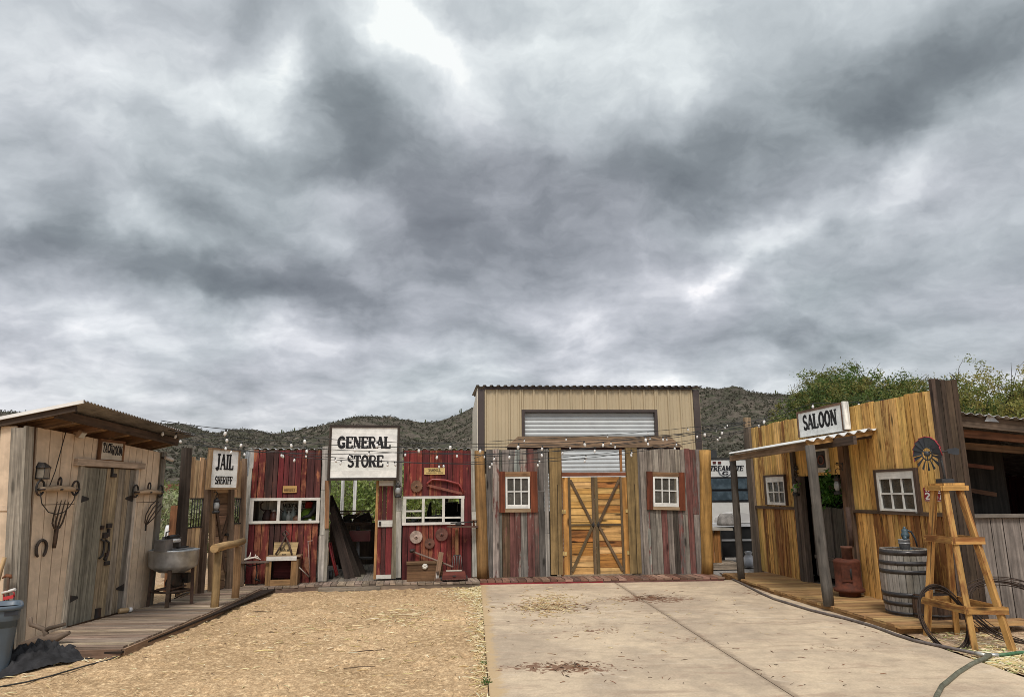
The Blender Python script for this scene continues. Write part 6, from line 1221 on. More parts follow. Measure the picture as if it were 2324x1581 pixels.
b = MB(); P_ = [(-w2, zl - .02)] + [(-w2 * math.cos(a) * .98, zl + .2 * math.sin(a) + .02) for a in np.linspace(.1, math.pi - .1, 12)] + [(w2, zl - .02)]; b.prism(P_, (0, 0, 0), (1, 0, 0), (0, 0, 1), -.5, (.55, .53, .5)); ob('lid', b, M['paint'], t_)
b = MB()
for s_ in (-1, 1): b.bb(s_ * w2 * .95 - .03, s_ * w2 * .95 + .03, 0, .06, 0, .16, (.02, .02, .02))
b.bb(-w2, w2, -.02, .0, zl - .42, zl - .38, (.3, .3, .3)); obp('leg', b, M['paint'], t_)
p = D(1698, 1262, 16.0); b = MB(); b.lathe([(.02, 0), (.13, .02), (.16, .1), (.13, .2), (.06, .28), (.09, .33), (.02, .35)], 16, (0, 0, 0), (.33, .34, .36))
for v_ in b.v: v_.x *= 1 + .25 * fbm(v_.x * 9, v_.z * 9, 1.0, 2); v_.y *= 1 + .25 * fbm(v_.y * 9, v_.z * 9 + 4, 1.0, 2)
m_ = ob('plastic_bag', b, M['plastic'], None, (p.x, p.y, 0)); tag(m_, 'full pale plastic bag on the gravel beside the saloon corner', 'bag')
# ================================================================== saloon front
sl_ = wallthing(L, 'saloon', 'yellow plank saloon front with two white windows, a doorway and a porch', 'saloon')
YW = [(.70, .44, .145, .12), (.63, .375, .115, .25), (.74, .48, .17, .08), (.55, .31, .09, .3), (.66, .40, .13, .4), (.71, .45, .15, .12)]
YL = [(.64, .365, .105, .3), (.56, .30, .085, .42), (.68, .40, .125, .2), (.48, .25, .07, .5), (.66, .38, .115, .3)]
aL = lambda u, v, d=0: L.at(u, v, d)
zr = 1.335; ztop = 2.92
dA, dB = aL(1826, 1250)[0], aL(1938, 1250)[0]; dzt = aL(1880, 1077)[1]
wA, wB = aL(1738, 1112)[0], aL(1779, 1112)[0]; wzA, wzB = aL(1760, 1144)[1], aL(1760, 1080)[1]
vA, vB = aL(1992, 1115)[0], aL(2076, 1115)[0]; vzA, vzB = aL(2036, 1162)[1], aL(2036, 1070)[1]
LE = 5.60
b = MB(); planks(b, .15, LE, zr, ztop, .155, lambda: pick(YW, .16), opens=[(dA, dB, 0, dzt), (wA, wB, wzA, wzB), (vA, vB, vzA, vzB)], gap=.013, jz=.012)
planks(b, .15, dA, .1, zr - .01, .14, lambda: pick(YL, .2), gap=.016); planks(b, dB, LE, .1, zr - .01, .14, lambda: pick(YL, .2), gap=.014)
b.bb(.15, wA, .035, .045, .1, ztop - .05, (.03, .02, .012)); b.bb(wB, dA, .035, .045, .1, ztop - .05, (.03, .02, .012)); b.bb(dB, vA, .035, .045, .1, ztop - .05, (.03, .02, .012)); b.bb(vB, LE, .035, .045, .1, ztop - .05, (.03, .02, .012)); b.bb(dA, dB, .035, .045, dzt, ztop - .05, (.03, .02, .012)); b.bb(wA, wB, .035, .045, .1, wzA, (.03, .02, .012)); b.bb(vA, vB, .035, .045, .1, vzA, (.03, .02, .012)); b.bb(wA, wB, .035, .045, wzB, ztop - .05, (.03, .02, .012)); b.bb(vA, vB, .035, .045, vzB, ztop - .05, (.03, .02, .012))
[setattr(p, 'x', p.x + 0 * p.z) for p in b.v]; ob('wall_boards', b, M['yellow'], sl_)
DBR = (.10, .065, .042)
b = MB(); b.bb(.15, dA - .08, -.035, -.001, zr - .03, zr + .02, DBR, (1, 0, 0)); b.bb(dB + .12, LE - .05, -.035, -.001, zr - .03, zr + .02, DBR, (1, 0, 0)); obp('rail', b, M['wood'], sl_)
b = MB(); b.bb(-.02, .15, -.05, .06, .02, ztop + .02, (.13, .10, .075), (0, 0, 1), .008); b.bb(-.16, -.02, -.02, .1, .02, ztop + .0, (.16, .125, .095), (0, 0, 1), .008); obp('corner_post', b, M['wood'], sl_)
# end return of dark planks facing the yard entrance
b = MB(); EN = [(.105, .065, .04), (.07, .046, .03), (.13, .082, .052), (.05, .034, .024)]
planks(b, 0, .30, 0.02, 3.03, .075, lambda: pick(EN, .1), th=.05, gap=.003, jz=.01)
[setattr(p, 'y', p.y - .01 * (p.z - .1)) for p in b.v]; rt2 = ob('end_return', b, M['wood'], sl_); rt2.location = (LE + .03, -.01, 0); rt2.rotation_euler = (0, 0, -L.rz)
b = MB(); b.bb(LE - .03, LE + .028, -.045, .05, .02, 3.05, (.09, .06, .045), (0, 0, 1)); [setattr(p, 'x', p.x + .01 * (p.z - .1)) for p in b.v]; ob('corner_post', b, M['wood'], sl_)
b = MB(); b.bb(dA - .02, dA + .10, -.04, .06, .1, dzt + .0, (.12, .09, .07), (0, 0, 1), .006); b.bb(dA - .13, dA - .03, -.06, .03, .1, 2.5, (.09, .07, .055), (0, 0, 1), .006); b.bb(dB - .1, dB + .06, -.05, .06, .1, 2.52, (.17, .10, .06), (0, 0, 1), .006); b.bb(dB + .065, dB + .13, -.045, .03, .1, 2.5, (.11, .07, .045), (0, 0, 1), .006); obp('door_post', b, M['wood'], sl_)
# inner room: dark walls, floor, swing doors
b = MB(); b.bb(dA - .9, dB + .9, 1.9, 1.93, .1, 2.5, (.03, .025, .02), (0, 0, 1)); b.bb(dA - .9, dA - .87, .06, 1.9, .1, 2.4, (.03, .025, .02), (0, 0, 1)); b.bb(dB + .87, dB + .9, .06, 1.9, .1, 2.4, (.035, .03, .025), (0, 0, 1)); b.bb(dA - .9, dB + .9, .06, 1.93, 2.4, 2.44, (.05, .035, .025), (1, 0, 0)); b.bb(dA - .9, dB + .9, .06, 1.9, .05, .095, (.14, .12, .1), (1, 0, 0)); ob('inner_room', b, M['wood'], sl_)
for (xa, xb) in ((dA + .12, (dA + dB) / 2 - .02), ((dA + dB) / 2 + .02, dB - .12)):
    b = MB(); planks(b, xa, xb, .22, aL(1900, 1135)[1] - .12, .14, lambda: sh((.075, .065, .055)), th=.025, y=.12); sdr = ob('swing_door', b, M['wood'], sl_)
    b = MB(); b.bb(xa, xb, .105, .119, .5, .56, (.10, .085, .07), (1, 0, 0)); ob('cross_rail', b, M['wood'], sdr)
# saloon windows
for (u0_, u1_, v0, v1, su0, su1, sv0, sv1) in ((1735, 1783, 1076.5, 1147.5, 1739, 1781, 1081, 1145), (1987, 2083, 1063, 1165, 1992, 2077.5, 1069, 1162)):
    fr, X0, X1, Z0, Z1, a0, a1, z0, z1 = facade_window(sl_, L, u0_, u1_, v0, v1, su0, su1, sv0, sv1, 0, '', None)
    b = MB(); DK = (.085, .055, .04); b.bb(X0, a0 - .002, -.045, .01, z0, Z1, DK, (0, 0, 1)); b.bb(a1 + .002, X1, -.045, .01, z0, Z1, DK, (0, 0, 1)); b.bb(a0, a1, -.045, .01, z1 + .002, Z1, DK, (1, 0, 0)); ob('frame', b, M['wood'], fr); sash(fr, a0, a1, z0, z1, 3, 2, .05, .05, .10, .025, -.015)
    b = MB(); b.bb(a0, a1, .15, .16, z0, z1, (.05, .048, .04)); ob('curtain', b, M['matte'], fr)
# picture frame window over the door
pa, pb = aL(1849, 1043)[0], aL(1882, 1043)[0]; pza, pzb = aL(1866, 1071)[1], aL(1866, 1015)[1]
t_ = thing('picture_frame', 'white framed dark panel with an oval hung over the saloon doorway', 'picture', L.pt((pa + pb) / 2, -.0, (pza + pzb) / 2), L.rz); W2, H2 = (pb - pa) / 2, (pzb - pza) / 2
b = MB(); w_ = .055; b.bb(-W2, W2, -.04, -.002, H2 - w_, H2, (.6, .58, .53), (1, 0, 0)); b.bb(-W2, W2, -.04, -.002, -H2, -H2 + w_ * 1.3, (.6, .58, .53), (1, 0, 0)); b.bb(-W2, -W2 + w_, -.039, -.002, -H2 + w_, H2 - w_, (.6, .58, .53)); b.bb(W2 - w_, W2, -.039, -.002, -H2 + w_, H2 - w_, (.6, .58, .53)); ob('frame', b, M['white'], t_)
b = MB(); b.bb(-W2 + .02, W2 - .02, -.02, -.004, -H2 + .02, H2 - .02, (.02, .02, .022)); ob('panel', b, M['paint'], t_); b = MB(); b.tube([(W2 * .38 * math.cos(a), -.024, H2 * .36 * math.sin(a)) for a in np.linspace(0, 6.283, 24, False)], .012, 6, (.13, .045, .03), True); ob('oval', b, M['paint'], t_)
# lanterns, hooks
lantern(L, 1815, 1105, 'dark lantern on the left post of the saloon doorway', .30, .07); lantern(L, 1911, 1100, 'dark lantern on the right post of the saloon doorway', .30, .06)
t_, q = onwall(L, 'scroll_hook', 'curly rusty iron hook on the wall left of the saloon door', 'hook', 1806, 1070, .05); b = MB(); b.tube([q(1805, 1052), q(1800, 1060), q(1805, 1066), q(1811, 1063), q(1808, 1056), q(1802, 1066), q(1800, 1076), q(1804, 1083), q(1809, 1078), q(1805, 1072)], .011, 6, IRON); b.tube([q(1803, 1080), q(1802, 1092)], .008, 5, IRON); ob('scroll', b, M['iron'], t_)
t_, q = onwall(L, 'shelf_bracket', 'triangular iron bracket on the right side above the saloon door', 'bracket', 1905, 1058, .05); b = MB(); b.tube([q(1912, 1049), q(1913, 1067), q(1898, 1049), q(1912, 1052)], .011, 6, IRON); b.tube([q(1898, 1049), q(1896, 1052), q(1899, 1055)], .008, 5, IRON); ob('arms', b, M['iron'], t_)
# saloon sign
sxa, sxb = aL(1809, 965, .14)[0], aL(1911, 940, .14)[0]; sza, szb = aL(1860, 985, .14)[1], aL(1860, 923, .14)[1]; t_ = thing('saloon_sign', 'white framed sign reading SALOON above the porch roof', 'sign', L.pt((sxa + sxb) / 2, -.04, (sza + szb) / 2), L.rz); W2, H2 = (sxb - sxa) / 2, (szb - sza) / 2
b = MB(); b.bb(-W2 + .02, W2 - .02, -.09, -.01, -H2, H2 - .02, (.74, .74, .71), (1, 0, 0)); ob('board', b, M['sign'], t_); b = MB(); b.bb(-W2, W2, -.105, -.005, H2 - .035, H2, (.15, .09, .06), (1, 0, 0)); b.bb(-W2, -W2 + .035, -.104, -.005, -H2, H2 - .035, (.15, .09, .06)); b.bb(W2 - .035, W2, -.104, -.005, -H2, H2 - .035, (.13, .08, .055)); b.bb(W2, W2 + .03, -.1, -.0, -H2 + .02, H2 + .01, (.6, .58, .53)); ob('frame', b, M['wood'], t_)
b = MB(); text(b, 'SALOON', 0, -H2 * .50, H2 * 1.12, W2 * 1.5, -.0905, BLK, 1.2, 0, .002); ob('lettering', b, M['ink'], t_)
# porch: posts, beams, ribbed roof
p1_, p2_ = G(1682, 1312, .1), G(1878, 1372, .1); lL = lambda p: ((p - L.P).dot(L.e), -(p - L.P).dot(L.n))
s1, y1_ = lL(p1_); s2, y2_ = lL(p2_); f0 = aL(1660, 1036, 1.0); f1 = aL(1836, 1006, 1.0); zb1, zb2 = f0[1] - .03, f1[1] - .03
def pp(sx_, yy, z1, r0, r1, col, lean=0):
    b = MB(); n = 8; b.tube([(sx_ + lean * i / n + R.uniform(-.006, .006), yy + R.uniform(-.004, .004), .09 + (z1 - .09) * i / n) for i in range(n + 1)], [r0 + (r1 - r0) * i / n + R.uniform(-.004, .004) for i in range(n + 1)], 12, col, wob=.03); ob('porch_post', b, M['log'], sl_)
pp(s1, y1_, zb1 - .03, .065, .06, (.10, .085, .07), -.0); pp(s2 + .02, y2_, zb2 - .0, .075, .066, (.105, .092, .078), -.1)
b = MB(); b.beam((f0[0] - .05, -1.0, zb1), (f1[0] + .02, -1.0, zb2), .045, .10, (.20, .135, .085)); ob('porch_beam', b, M['wood'], sl_)
g1_ = aL(1985, 975, 0); zw = g1_[1]
b = MB(); b.beam((f1[0] + .0, -1.04, zb2 + .03), (g1_[0] - .05, -.02, zw - .04), .045, .07, (.40, .22, .08)); b.beam((f0[0], -1.0, zb1 + .01), (f0[0] - .1, -.02, zw - .06), .045, .08, (.14, .1, .07)); b.beam(((f0[0] + f1[0]) / 2, -1.0, zb1 + .01), ((f0[0] + f1[0]) / 2, -.02, zw - .06), .045, .08, (.14, .1, .07)); b.beam((f0[0], -.05, zw - .07), (g1_[0] - .06, -.05, zw - .07), .05, .09, (.09, .06, .045)); b.beam((s2 + .4, -.62, zw - .18), (s2 - .9, -.62, zw - .19), .05, .12, (.08, .055, .04)); obp('porch_rafter', b, M['wood'], sl_)
b = MB(); z_a, z_b = (zb1 + zb2) / 2 + .075, zw + .0
corr(b, (f1[0] + .06, -1.1, z_a + .01), (g1_[0] + .04, .0, z_b + .02), (f0[0] + .1, -1.1, z_a - .02), 7, .024, .004, (.72, .71, .68)); ob('porch_roof', b, M['paint'], sl_)
# deck
sk = thing('saloon_deck', 'yellow brown plank porch deck in front of the saloon', 'deck', L.P, L.rz)
q0, q1, q2 = Vector(lL(G(1636, 1298, .1))), Vector(lL(G(1754, 1337, .1))), Vector(lL(G(2031, 1416, .1)))
def fy(x): return q0.y + (q1.y - q0.y) * (x - q0.x) / (q1.x - q0.x) if x < q1.x else q1.y + (q2.y - q1.y) * (x - q1.x) / (q2.x - q1.x)
b = MB(); x = q0.x + .1
while x < q2.x:
    w_ = R.uniform(.12, .16); b.bb(x + .005, x + w_ - .005, fy(x) + R.uniform(-.02, .01), .04 if x < LE else .7, .07, .1 + R.uniform(-.004, .004), pick([(.40, .24, .10), (.35, .20, .085), (.44, .28, .12), (.31, .175, .075)], .1), (0, 1, 0)); x += w_
ob('deck_boards', b, M['wood'], sk)
b = MB(); b.beam((q0.x, q0.y + .02, .035), (q1.x, q1.y + .02, .035), .03, .07, (.25, .13, .05)); b.beam((q1.x, q1.y + .02, .035), (q2.x, q2.y + .02, .035), .03, .07, (.3, .17, .07)); b.beam((q2.x - .0, q2.y + .01, .035), (q2.x + .03, q2.y + 1.0, .035), .03, .07, (.36, .2, .08)); ob('edge_board', b, M['wood'], sk)
# wood stove
c0 = G(1928, 1352, .1); t_ = thing('wood_stove', 'rusty red brown round wood stove with a stub of pipe on the saloon deck', 'stove', c0, L.rz); zz = lambda v: D(1928, v, c0.y).z - .1; r_ = (D(1956, 1300, c0.y).x - D(1900, 1300, c0.y).x) / 2; RS = (.10, .032, .018)
b = MB(); b.lathe([(r_ * .78, 0), (r_ * .8, zz(1343)), (r_ * 1.0, zz(1341)), (r_ * 1.16, zz(1340)), (r_ * 1.18, zz(1334)), (r_ * 1.0, zz(1330)), (r_ * .98, zz(1300)), (r_ * 1.0, zz(1276)), (r_ * 1.03, zz(1274)), (r_ * 1.0, zz(1270)), (r_ * .8, zz(1267)), (r_ * .4, zz(1266))], 36, (0, 0, 0), RS); ob('body', b, M['rust'], t_)
b = MB(); b.lathe([(r_ * .42, zz(1268)), (r_ * .4, zz(1243)), (r_ * .46, zz(1242)), (r_ * .46, zz(1238)), (r_ * .3, zz(1238))], 22, (r_ * .2, 0, 0), (.13, .06, .04)); b.lathe([(.035, zz(1240)), (.035, zz(1150))], 12, (r_ * .1, .1, 0), (.07, .045, .035)); ob('pipe', b, M['rust'], t_)
b = MB(); a = -2.2 - L.rz
for a in (-.25, .35): pass
R_ = Matrix.Rotation(-2.05 - L.rz, 3, 'Z'); b.box(R_ @ Vector((r_ * .99, 0, zz(1298))), (.02, r_ * .75, (zz(1280) - zz(1316))), sh(RS), R_); ob('door', b, M['rust'], t_); b = MB(); b.tube([R_ @ Vector((r_ * 1.03, r_ * .3, zz(1286))), R_ @ Vector((r_ * 1.08, r_ * .3, zz(1298))), R_ @ Vector((r_ * 1.03, r_ * .3, zz(1310)))], .012, 6, IRON); ob('handle', b, M['rust'], t_)
# barrel, bucket, pump
def barrel(name, label, cat, c0, r, h, hoops, bulge, col):
    t_ = thing(name, label, cat, c0); n = 24; b = MB(); N = 8
    for k in range(n):
        a0, a1 = 2 * math.pi * k / n + .008, 2 * math.pi * (k + 1) / n - .008; vs = []; fs = []
        for i in range(N + 1):
            z = h * i / N; rr = r * (1 + bulge * (1 - (2 * i / N - 1) ** 2)); am = (a0 + a1) / 2
            for a, q in ((a0, .994), (am, 1.0), (a1, .994)): vs.append((rr * q * math.cos(a), rr * q * math.sin(a), z))
            for a, q in ((a1, .9), (a0, .9)): vs.append((rr * q * math.cos(a), rr * q * math.sin(a), z))
        for i in range(N):
            for j in range(5): l = (j + 1) % 5; fs.append((i * 5 + j, i * 5 + l, i * 5 + 5 + l, i * 5 + 5 + j))
        fs.append((N * 5, N * 5 + 1, N * 5 + 2, N * 5 + 3, N * 5 + 4)); b.add(vs, fs, sh(col, .16), (0, 0, 1), False)
    ob('staves', b, M['wood'], t_)
    for f0_, f1_ in hoops:
        b = MB(); g = lambda f: r * (1 + bulge * (1 - (2 * f - 1) ** 2)) + .005; b.lathe([(g(f0_) - .004, f0_ * h), (g(f0_), f0_ * h), (g(f1_), f1_ * h), (g(f1_) - .004, f1_ * h)], 40, (0, 0, 0), (.045, .04, .038)); ob('hoop', b, M['hoop'], t_)
    return t_
M['hoop'] = colmat('barrel_hoop_steel', .38, .5, .3, 14, .1, .5, .35, (.05, .025, .015))
bc = G(2047, 1396, .1); zz = lambda v: D(2047, v, bc.y + .0).z - .1; rB = (D(2096, 1250, bc.y).x - D(1997, 1250, bc.y).x) / 2 * .985; bc.y += rB * .55; bc.x *= 1 + rB * .55 / bc.y; bc.x += .11; hB = D(2047, 1243, bc.y).z - .1
t_ = barrel('oak_barrel', 'grey oak barrel with black hoops standing on the saloon deck', 'barrel', bc, rB, hB, [(.91, .985), (.76, .82), (.63, .69), (.28, .35), (.15, .21), (.01, .06)], .10, (.27, .24, .205))
b = MB(); b.lathe([(rB * .93, hB - .035), (.01, hB - .034)], 30, (0, 0, 0), (.2, .18, .15)); b.lathe([(rB * .93, hB - .04), (rB * .93, hB - .03)], 30, (0, 0, 0), (.16, .13, .1)); ob('head', b, M['wood'], t_)
ptop = bc + Vector((0, 0, hB - .032)); t_ = thing('metal_bucket', 'small galvanised bucket standing on the barrel beside the pump', 'bucket', ptop + Vector((-.03, -.1, 0))); b = MB(); b.lathe([(.055, 0), (.068, .14), (.074, .145), (.068, .15), (.064, .14), (.05, .02)], 20, (0, 0, 0), (.36, .37, .38)); b.lathe([(.071, .10), (.074, .105), (.071, .11)], 20, (0, 0, 0), (.4, .4, .4)); ob('body', b, M['galv'], t_)
t_ = thing('hand_pump', 'blue grey cast iron hand pump mounted on top of the barrel', 'pump', ptop + Vector((.06, .02, 0))); PB_ = (.045, .075, .09); b = MB(); b.lathe([(.1, 0), (.1, .02), (.055, .04), (.05, .2), (.062, .21), (.062, .25), (.045, .27), (.05, .3), (.03, .33)], 18, (0, 0, 0), PB_); b.tube([(-.02, -.04, .2), (-.06, -.1, .21), (-.07, -.12, .16)], [.032, .03, .028], 10, PB_); ob('body', b, M['paint'], t_); b = MB(); b.tube([(.02, 0, .31), (.1, 0, .28), (.15, 0, .18), (.17, .0, .06)], [.018, .016, .014, .012], 8, (.03, .04, .05)); b.tube([(0, 0, .3), (0, 0, .36)], .02, 8, PB_); ob('handle', b, M['paint'], t_); t_.scale = (.82, .82, .84)
tc = G(2140, 1406, .1); tc.y += .22; barrel('half_barrel', 'dark brown half barrel tub behind the windmill legs', 'tub', tc, .23, .28, [(.82, .95), (.1, .2)], .06, (.09, .055, .035))
# number plate on the wall
x0_, z0_ = aL(2096, 1121, .01); x1_, z1_ = aL(2140, 1121, .01); zh_ = aL(2118, 1106, .01)[1]; zl_ = aL(2118, 1137, .01)[1]; t_ = thing('number_plate', 'dark red plate with white numerals on the saloon wall behind the windmill', 'plate', L.pt((x0_ + x1_) / 2, -.0, (zl_ + zh_) / 2), L.rz); W2, H2 = (x1_ - x0_) / 2, (zh_ - zl_) / 2
b = MB(); b.bb(-W2, W2, -.012, -.004, -H2, H2, (.23, .012, .022)); ob('plate', b, M['paint'], t_); b = MB(); text(b, '2', -W2 * .62, -H2 * .72, H2 * 1.0, W2 * .55, -.0125, (.68, .65, .6), 1.2, 0, .002); text(b, '57', W2 * .48, -H2 * .72, H2 * 1.0, W2 * .9, -.0125, (.68, .65, .6), 1.2, 0, .002); b.bb(-W2 * .95, W2 * .95, -.0145, -.0125, -H2 * .95, -H2 * .86, (.6, .55, .5), (1, 0, 0)); text(b, 'TY', -W2 * .55, H2 * .45, H2 * .38, W2 * .5, -.0125, (.68, .65, .6)); text(b, 'IN', W2 * .55, H2 * .45, H2 * .38, W2 * .5, -.0125, (.68, .65, .6)); ob('lettering', b, M['ink'], t_)
# ================================================================== windmill
Lg = {'L': G(2103, 1441), 'F': G(2212, 1474), 'R': G(2297, 1476), 'B': G(2171, 1437)}
cen = (Lg['L'] + Lg['F'] + Lg['R'] + Lg['B']) / 4; wm = thing('garden_windmill', 'wooden garden windmill tower with a dark sheet metal wheel and tail', 'windmill', cen)
OW = (.50, .275, .085); ztop_ = D(2146, 1107, cen.y).z
ctop = Vector((D(2146, 1107, cen.y).x - cen.x, 0, ztop_))
lo = {k: v - cen for k, v in Lg.items()}; hi = {k: ctop + Vector((v.x, v.y, 0)) * .31 for k, v in lo.items()}
hi['F'].x -= .035
for k in 'LFRB':
    d_ = (hi[k] - lo[k]); b = MB(); b.beam(lo[k], hi[k], .058, .058, sh(OW, .1) + (.4,), (lo[k].x, lo[k].y, 0)); ob('leg', b, M['yellow'], wm)
def brace(k0, k1, f, n):
    a, c = lo[k0].lerp(hi[k0], f), lo[k1].lerp(hi[k1], f); o_ = ((a + c) / 2 - ctop * f).xy.normalized() * .045; o3 = Vector((o_.x, o_.y, 0)); e = (c - a).normalized() * .06
    b = MB(); b.beam(a - e + o3, c + e + o3, .025, .075, sh(OW, .12) + (.4,)); ob('brace', b, M['yellow'], wm)
for k0, k1 in (('L', 'F'), ('F', 'R'), ('R', 'B'), ('B', 'L')): brace(k0, k1, .235, 0); brace(k0, k1, .66, 0)
b = MB(); tz = ztop_
for k0, k1 in (('L', 'F'), ('F', 'R'), ('R', 'B'), ('B', 'L')):
    a, c = hi[k0], hi[k1]; o3 = ((a + c) / 2 - ctop).normalized() * .05; e = (c - a).normalized() * .075; b.beam(a - e + o3 + Vector((0, 0, -.0)), c + e + o3 + Vector((0, 0, 0)), .03, .055, sh(OW, .1) + (.2,))
cs = [ctop + (hi[k] - ctop) * 1.5 for k in 'LFRB']; b.add([p + Vector((0, 0, .03)) for p in cs] + [p + Vector((0, 0, .055)) for p in cs], [(3, 2, 1, 0), (4, 5, 6, 7), (0, 1, 5, 4), (1, 2, 6, 5), (2, 3, 7, 6), (3, 0, 4, 7)], sh(OW) + (.2,)); ob('platform', b, M['yellow'], wm)
yW_ = cen.y - .05; pc = D(2103, 1029, yW_) - cen; mt = ctop + Vector((0, 0, .05)); SM = (.04, .043, .048)
b = MB(); hubp = Vector((D(2137, 1022, yW_).x - cen.x, -.0, D(2137, 1022, yW_).z)); b.tube([mt, Vector((mt.x - .0, 0, mt.z + .1)), hubp], .014, 7, IRON); b.box(mt + Vector((.0, 0, .03)), (.14, .12, .05), SM); ob('mast', b, M['iron'], wm)
tvp = [D(u, v, yW_) - cen for u, v in ((2146, 1022.5), (2151, 1018), (2168, 1015.5), (2175, 1018), (2176, 1030), (2170, 1032), (2151, 1028))]; rod0, rod1 = pc, D(2150, 1023, yW_) - cen
b = MB(); b.tube([rod0, rod1], .009, 6, IRON); b.add([p + Vector((0, -.003, 0)) for p in tvp] + [p + Vector((0, .003, 0)) for p in tvp], [tuple(range(7)), tuple(range(13, 6, -1))] + [(i, i + 7, (i + 1) % 7 + 7, (i + 1) % 7) for i in range(7)], SM); ob('tail', b, M['matte'], wm)
# wheel in a plane turned away from the yard
Rw = (D(2103, 990, yW_).z - D(2103, 1068, yW_).z) / 2; yaw = math.radians(-74); wx = Vector((math.cos(yaw), math.sin(yaw), 0)); wz = Vector((0, 0, 1)); wn = wx.cross(wz)
b = MB(); b2 = MB(); nb = 15
for k in range(nb):
    a = 2 * math.pi * (k + .25) / nb; 
    da = .86 * math.pi / nb if math.sin(a) > -.25 else .52 * math.pi / nb
    da = 1.2 * math.pi / nb if math.sin(a) > -.15 else .6 * math.pi / nb
    ri, ro = Rw * .34, Rw * (1.0 if True else .9)
    P4 = [(ri, a - da * .9), (ro, a - da), (ro, a + da), (ri, a + da * .9)]; tw = [-.006, -.01, .01, .006]
    V = [pc + wx * (r * math.cos(q)) + wz * (r * math.sin(q)) + wn * t for (r, q), t in zip(P4, tw)]
    V2 = [p + wn * .003 for p in V]; b.add(V + V2, [(0, 1, 2, 3), (7, 6, 5, 4), (0, 4, 5, 1), (1, 5, 6, 2), (2, 6, 7, 3), (3, 7, 4, 0)], sh(SM, .12)); 
    if math.sin(a) > 0 or math.cos(a) < -.75: b2.tube([V[1] , (V[1] + V[2]) / 2, V[2]], .006, 4, (.28, .02, .03))
ob('blades', b, M['matte'], wm); ob('painted_edge', b2, M['paint'], wm)
b = MB(); b.tube([pc + wx * (Rw * .37 * math.cos(a)) + wz * (Rw * .37 * math.sin(a)) for a in np.linspace(0, 6.283, 26, False)], .008, 5, SM, True); b.lathe([(.03, -.02), (.03, .02)], 12, pc, SM, Matrix((wx, wz, wn)).transposed())
for a in (.5, 2.6, 4.7): b.tube([pc, pc + wx * (Rw * .37 * math.cos(a)) + wz * (Rw * .37 * math.sin(a))], .008, 5, SM)
ob('hub', b, M['paint'], wm)
# wire coils, hoses
def coil(cu, cv, ru, rv, y, n, label, jit, tiltx=0.0):
    c = D(cu, cv, y); k = y / F; b = MB()
    for i in range(n):
        ph = R.uniform(0, 6.28); e = R.uniform(-jit, jit); e2 = R.uniform(-jit, jit); pts = []
        for a in np.linspace(0, 6.283, 44, False): w_ = 1 + .03 * math.sin(3 * a + ph); pts.append(((ru * k * (1 + e)) * math.cos(a) * w_, R.uniform(-.004, .004) + tiltx * math.sin(a) + e2 * .35, (rv * k * (1 + e)) * math.sin(a) * w_))
        b.tube(pts, .0055, 5, (.045, .03, .022), True)
    if jit > .1: 
        for i in range(30): a = R.uniform(0, 6.28); p = Vector((ru * k * math.cos(a), 0, rv * k * math.sin(a))); b.tube([p, p + Vector((R.uniform(-.05, .05), R.uniform(-.05, .05), R.uniform(-.05, .05)))], .003, 4, (.045, .03, .022))
    return tag(ob('wire_coil', b, M['rust'], None, c), label, 'wire coil', 'coils of rusty wire')
fy0 = G(2140, 1466).y
coil(2141, 1401, 49, 61, fy0 + .02, 11, 'round coil of dark rusty wire hung on the left legs of the windmill', .07, .12)
yc2 = G(2290, 1440).y; zc2 = D(2300, 1385, yc2)
coil(2305, 1386, 102, 58, yc2 - .1, 11, 'wide loose coil of rusty barbed wire behind the right legs of the windmill', .16, .3)
hpts = [G(u, v, .045) for u, v in ((1634, 1300), (1660, 1312), (1692, 1327), (1725, 1344), (1756, 1357.5), (1800, 1371), (1839, 1383), (1880, 1393), (1923, 1403), (1986, 1421), (2034, 1439), (2075, 1452), (2113, 1460), (2160, 1470), (2213, 1481))]
b = MB(); b.tube(hpts, .017, 8, (.13, .105, .095)); hs_ = thing('garden_hose', 'long grey garden hose lying along the edge of the saloon deck', 'hose', (0, 0, 0)); ob('tube', b, M['hose'], hs_); b = MB(); e = (hpts[-1] - hpts[-2]).normalized(); b.tube([hpts[-1], hpts[-1] + e * .05, hpts[-1] + e * .1], [.022, .024, .02], 8, (.5, .48, .43)); ob('coupling', b, M['galv'], hs_)
b = MB(); b.tube([G(u, v, .04) for u, v in ((2232, 1484), (2246, 1485), (2235, 1492), (2205, 1505), (2172, 1526), (2150, 1545), (2137, 1555), (2125, 1577), (2110, 1630), (2090, 1750))], .02, 10, (.115, .115, .08)); tag(ob('garden_hose', b, M['hose']), 'thick olive grey hose curving out of the bottom edge of the view', 'hose')
t_ = thing('garden_hose', 'green garden hose with a white coupling beside the straw at right', 'hose', (0, 0, 0)); b = MB(); b.tube([G(u, v, .03) for u, v in ((2262, 1485), (2280, 1484), (2300, 1481), (2330, 1478), (2400, 1486))], .017, 8, (.05, .13, .06)); ob('tube', b, M['hose'], t_); b = MB(); p0, p1 = G(2246, 1485, .03), G(2264, 1485, .03); b.tube([p0, p1], .021, 8, (.5, .5, .47)); ob('coupling', b, M['galv'], t_)
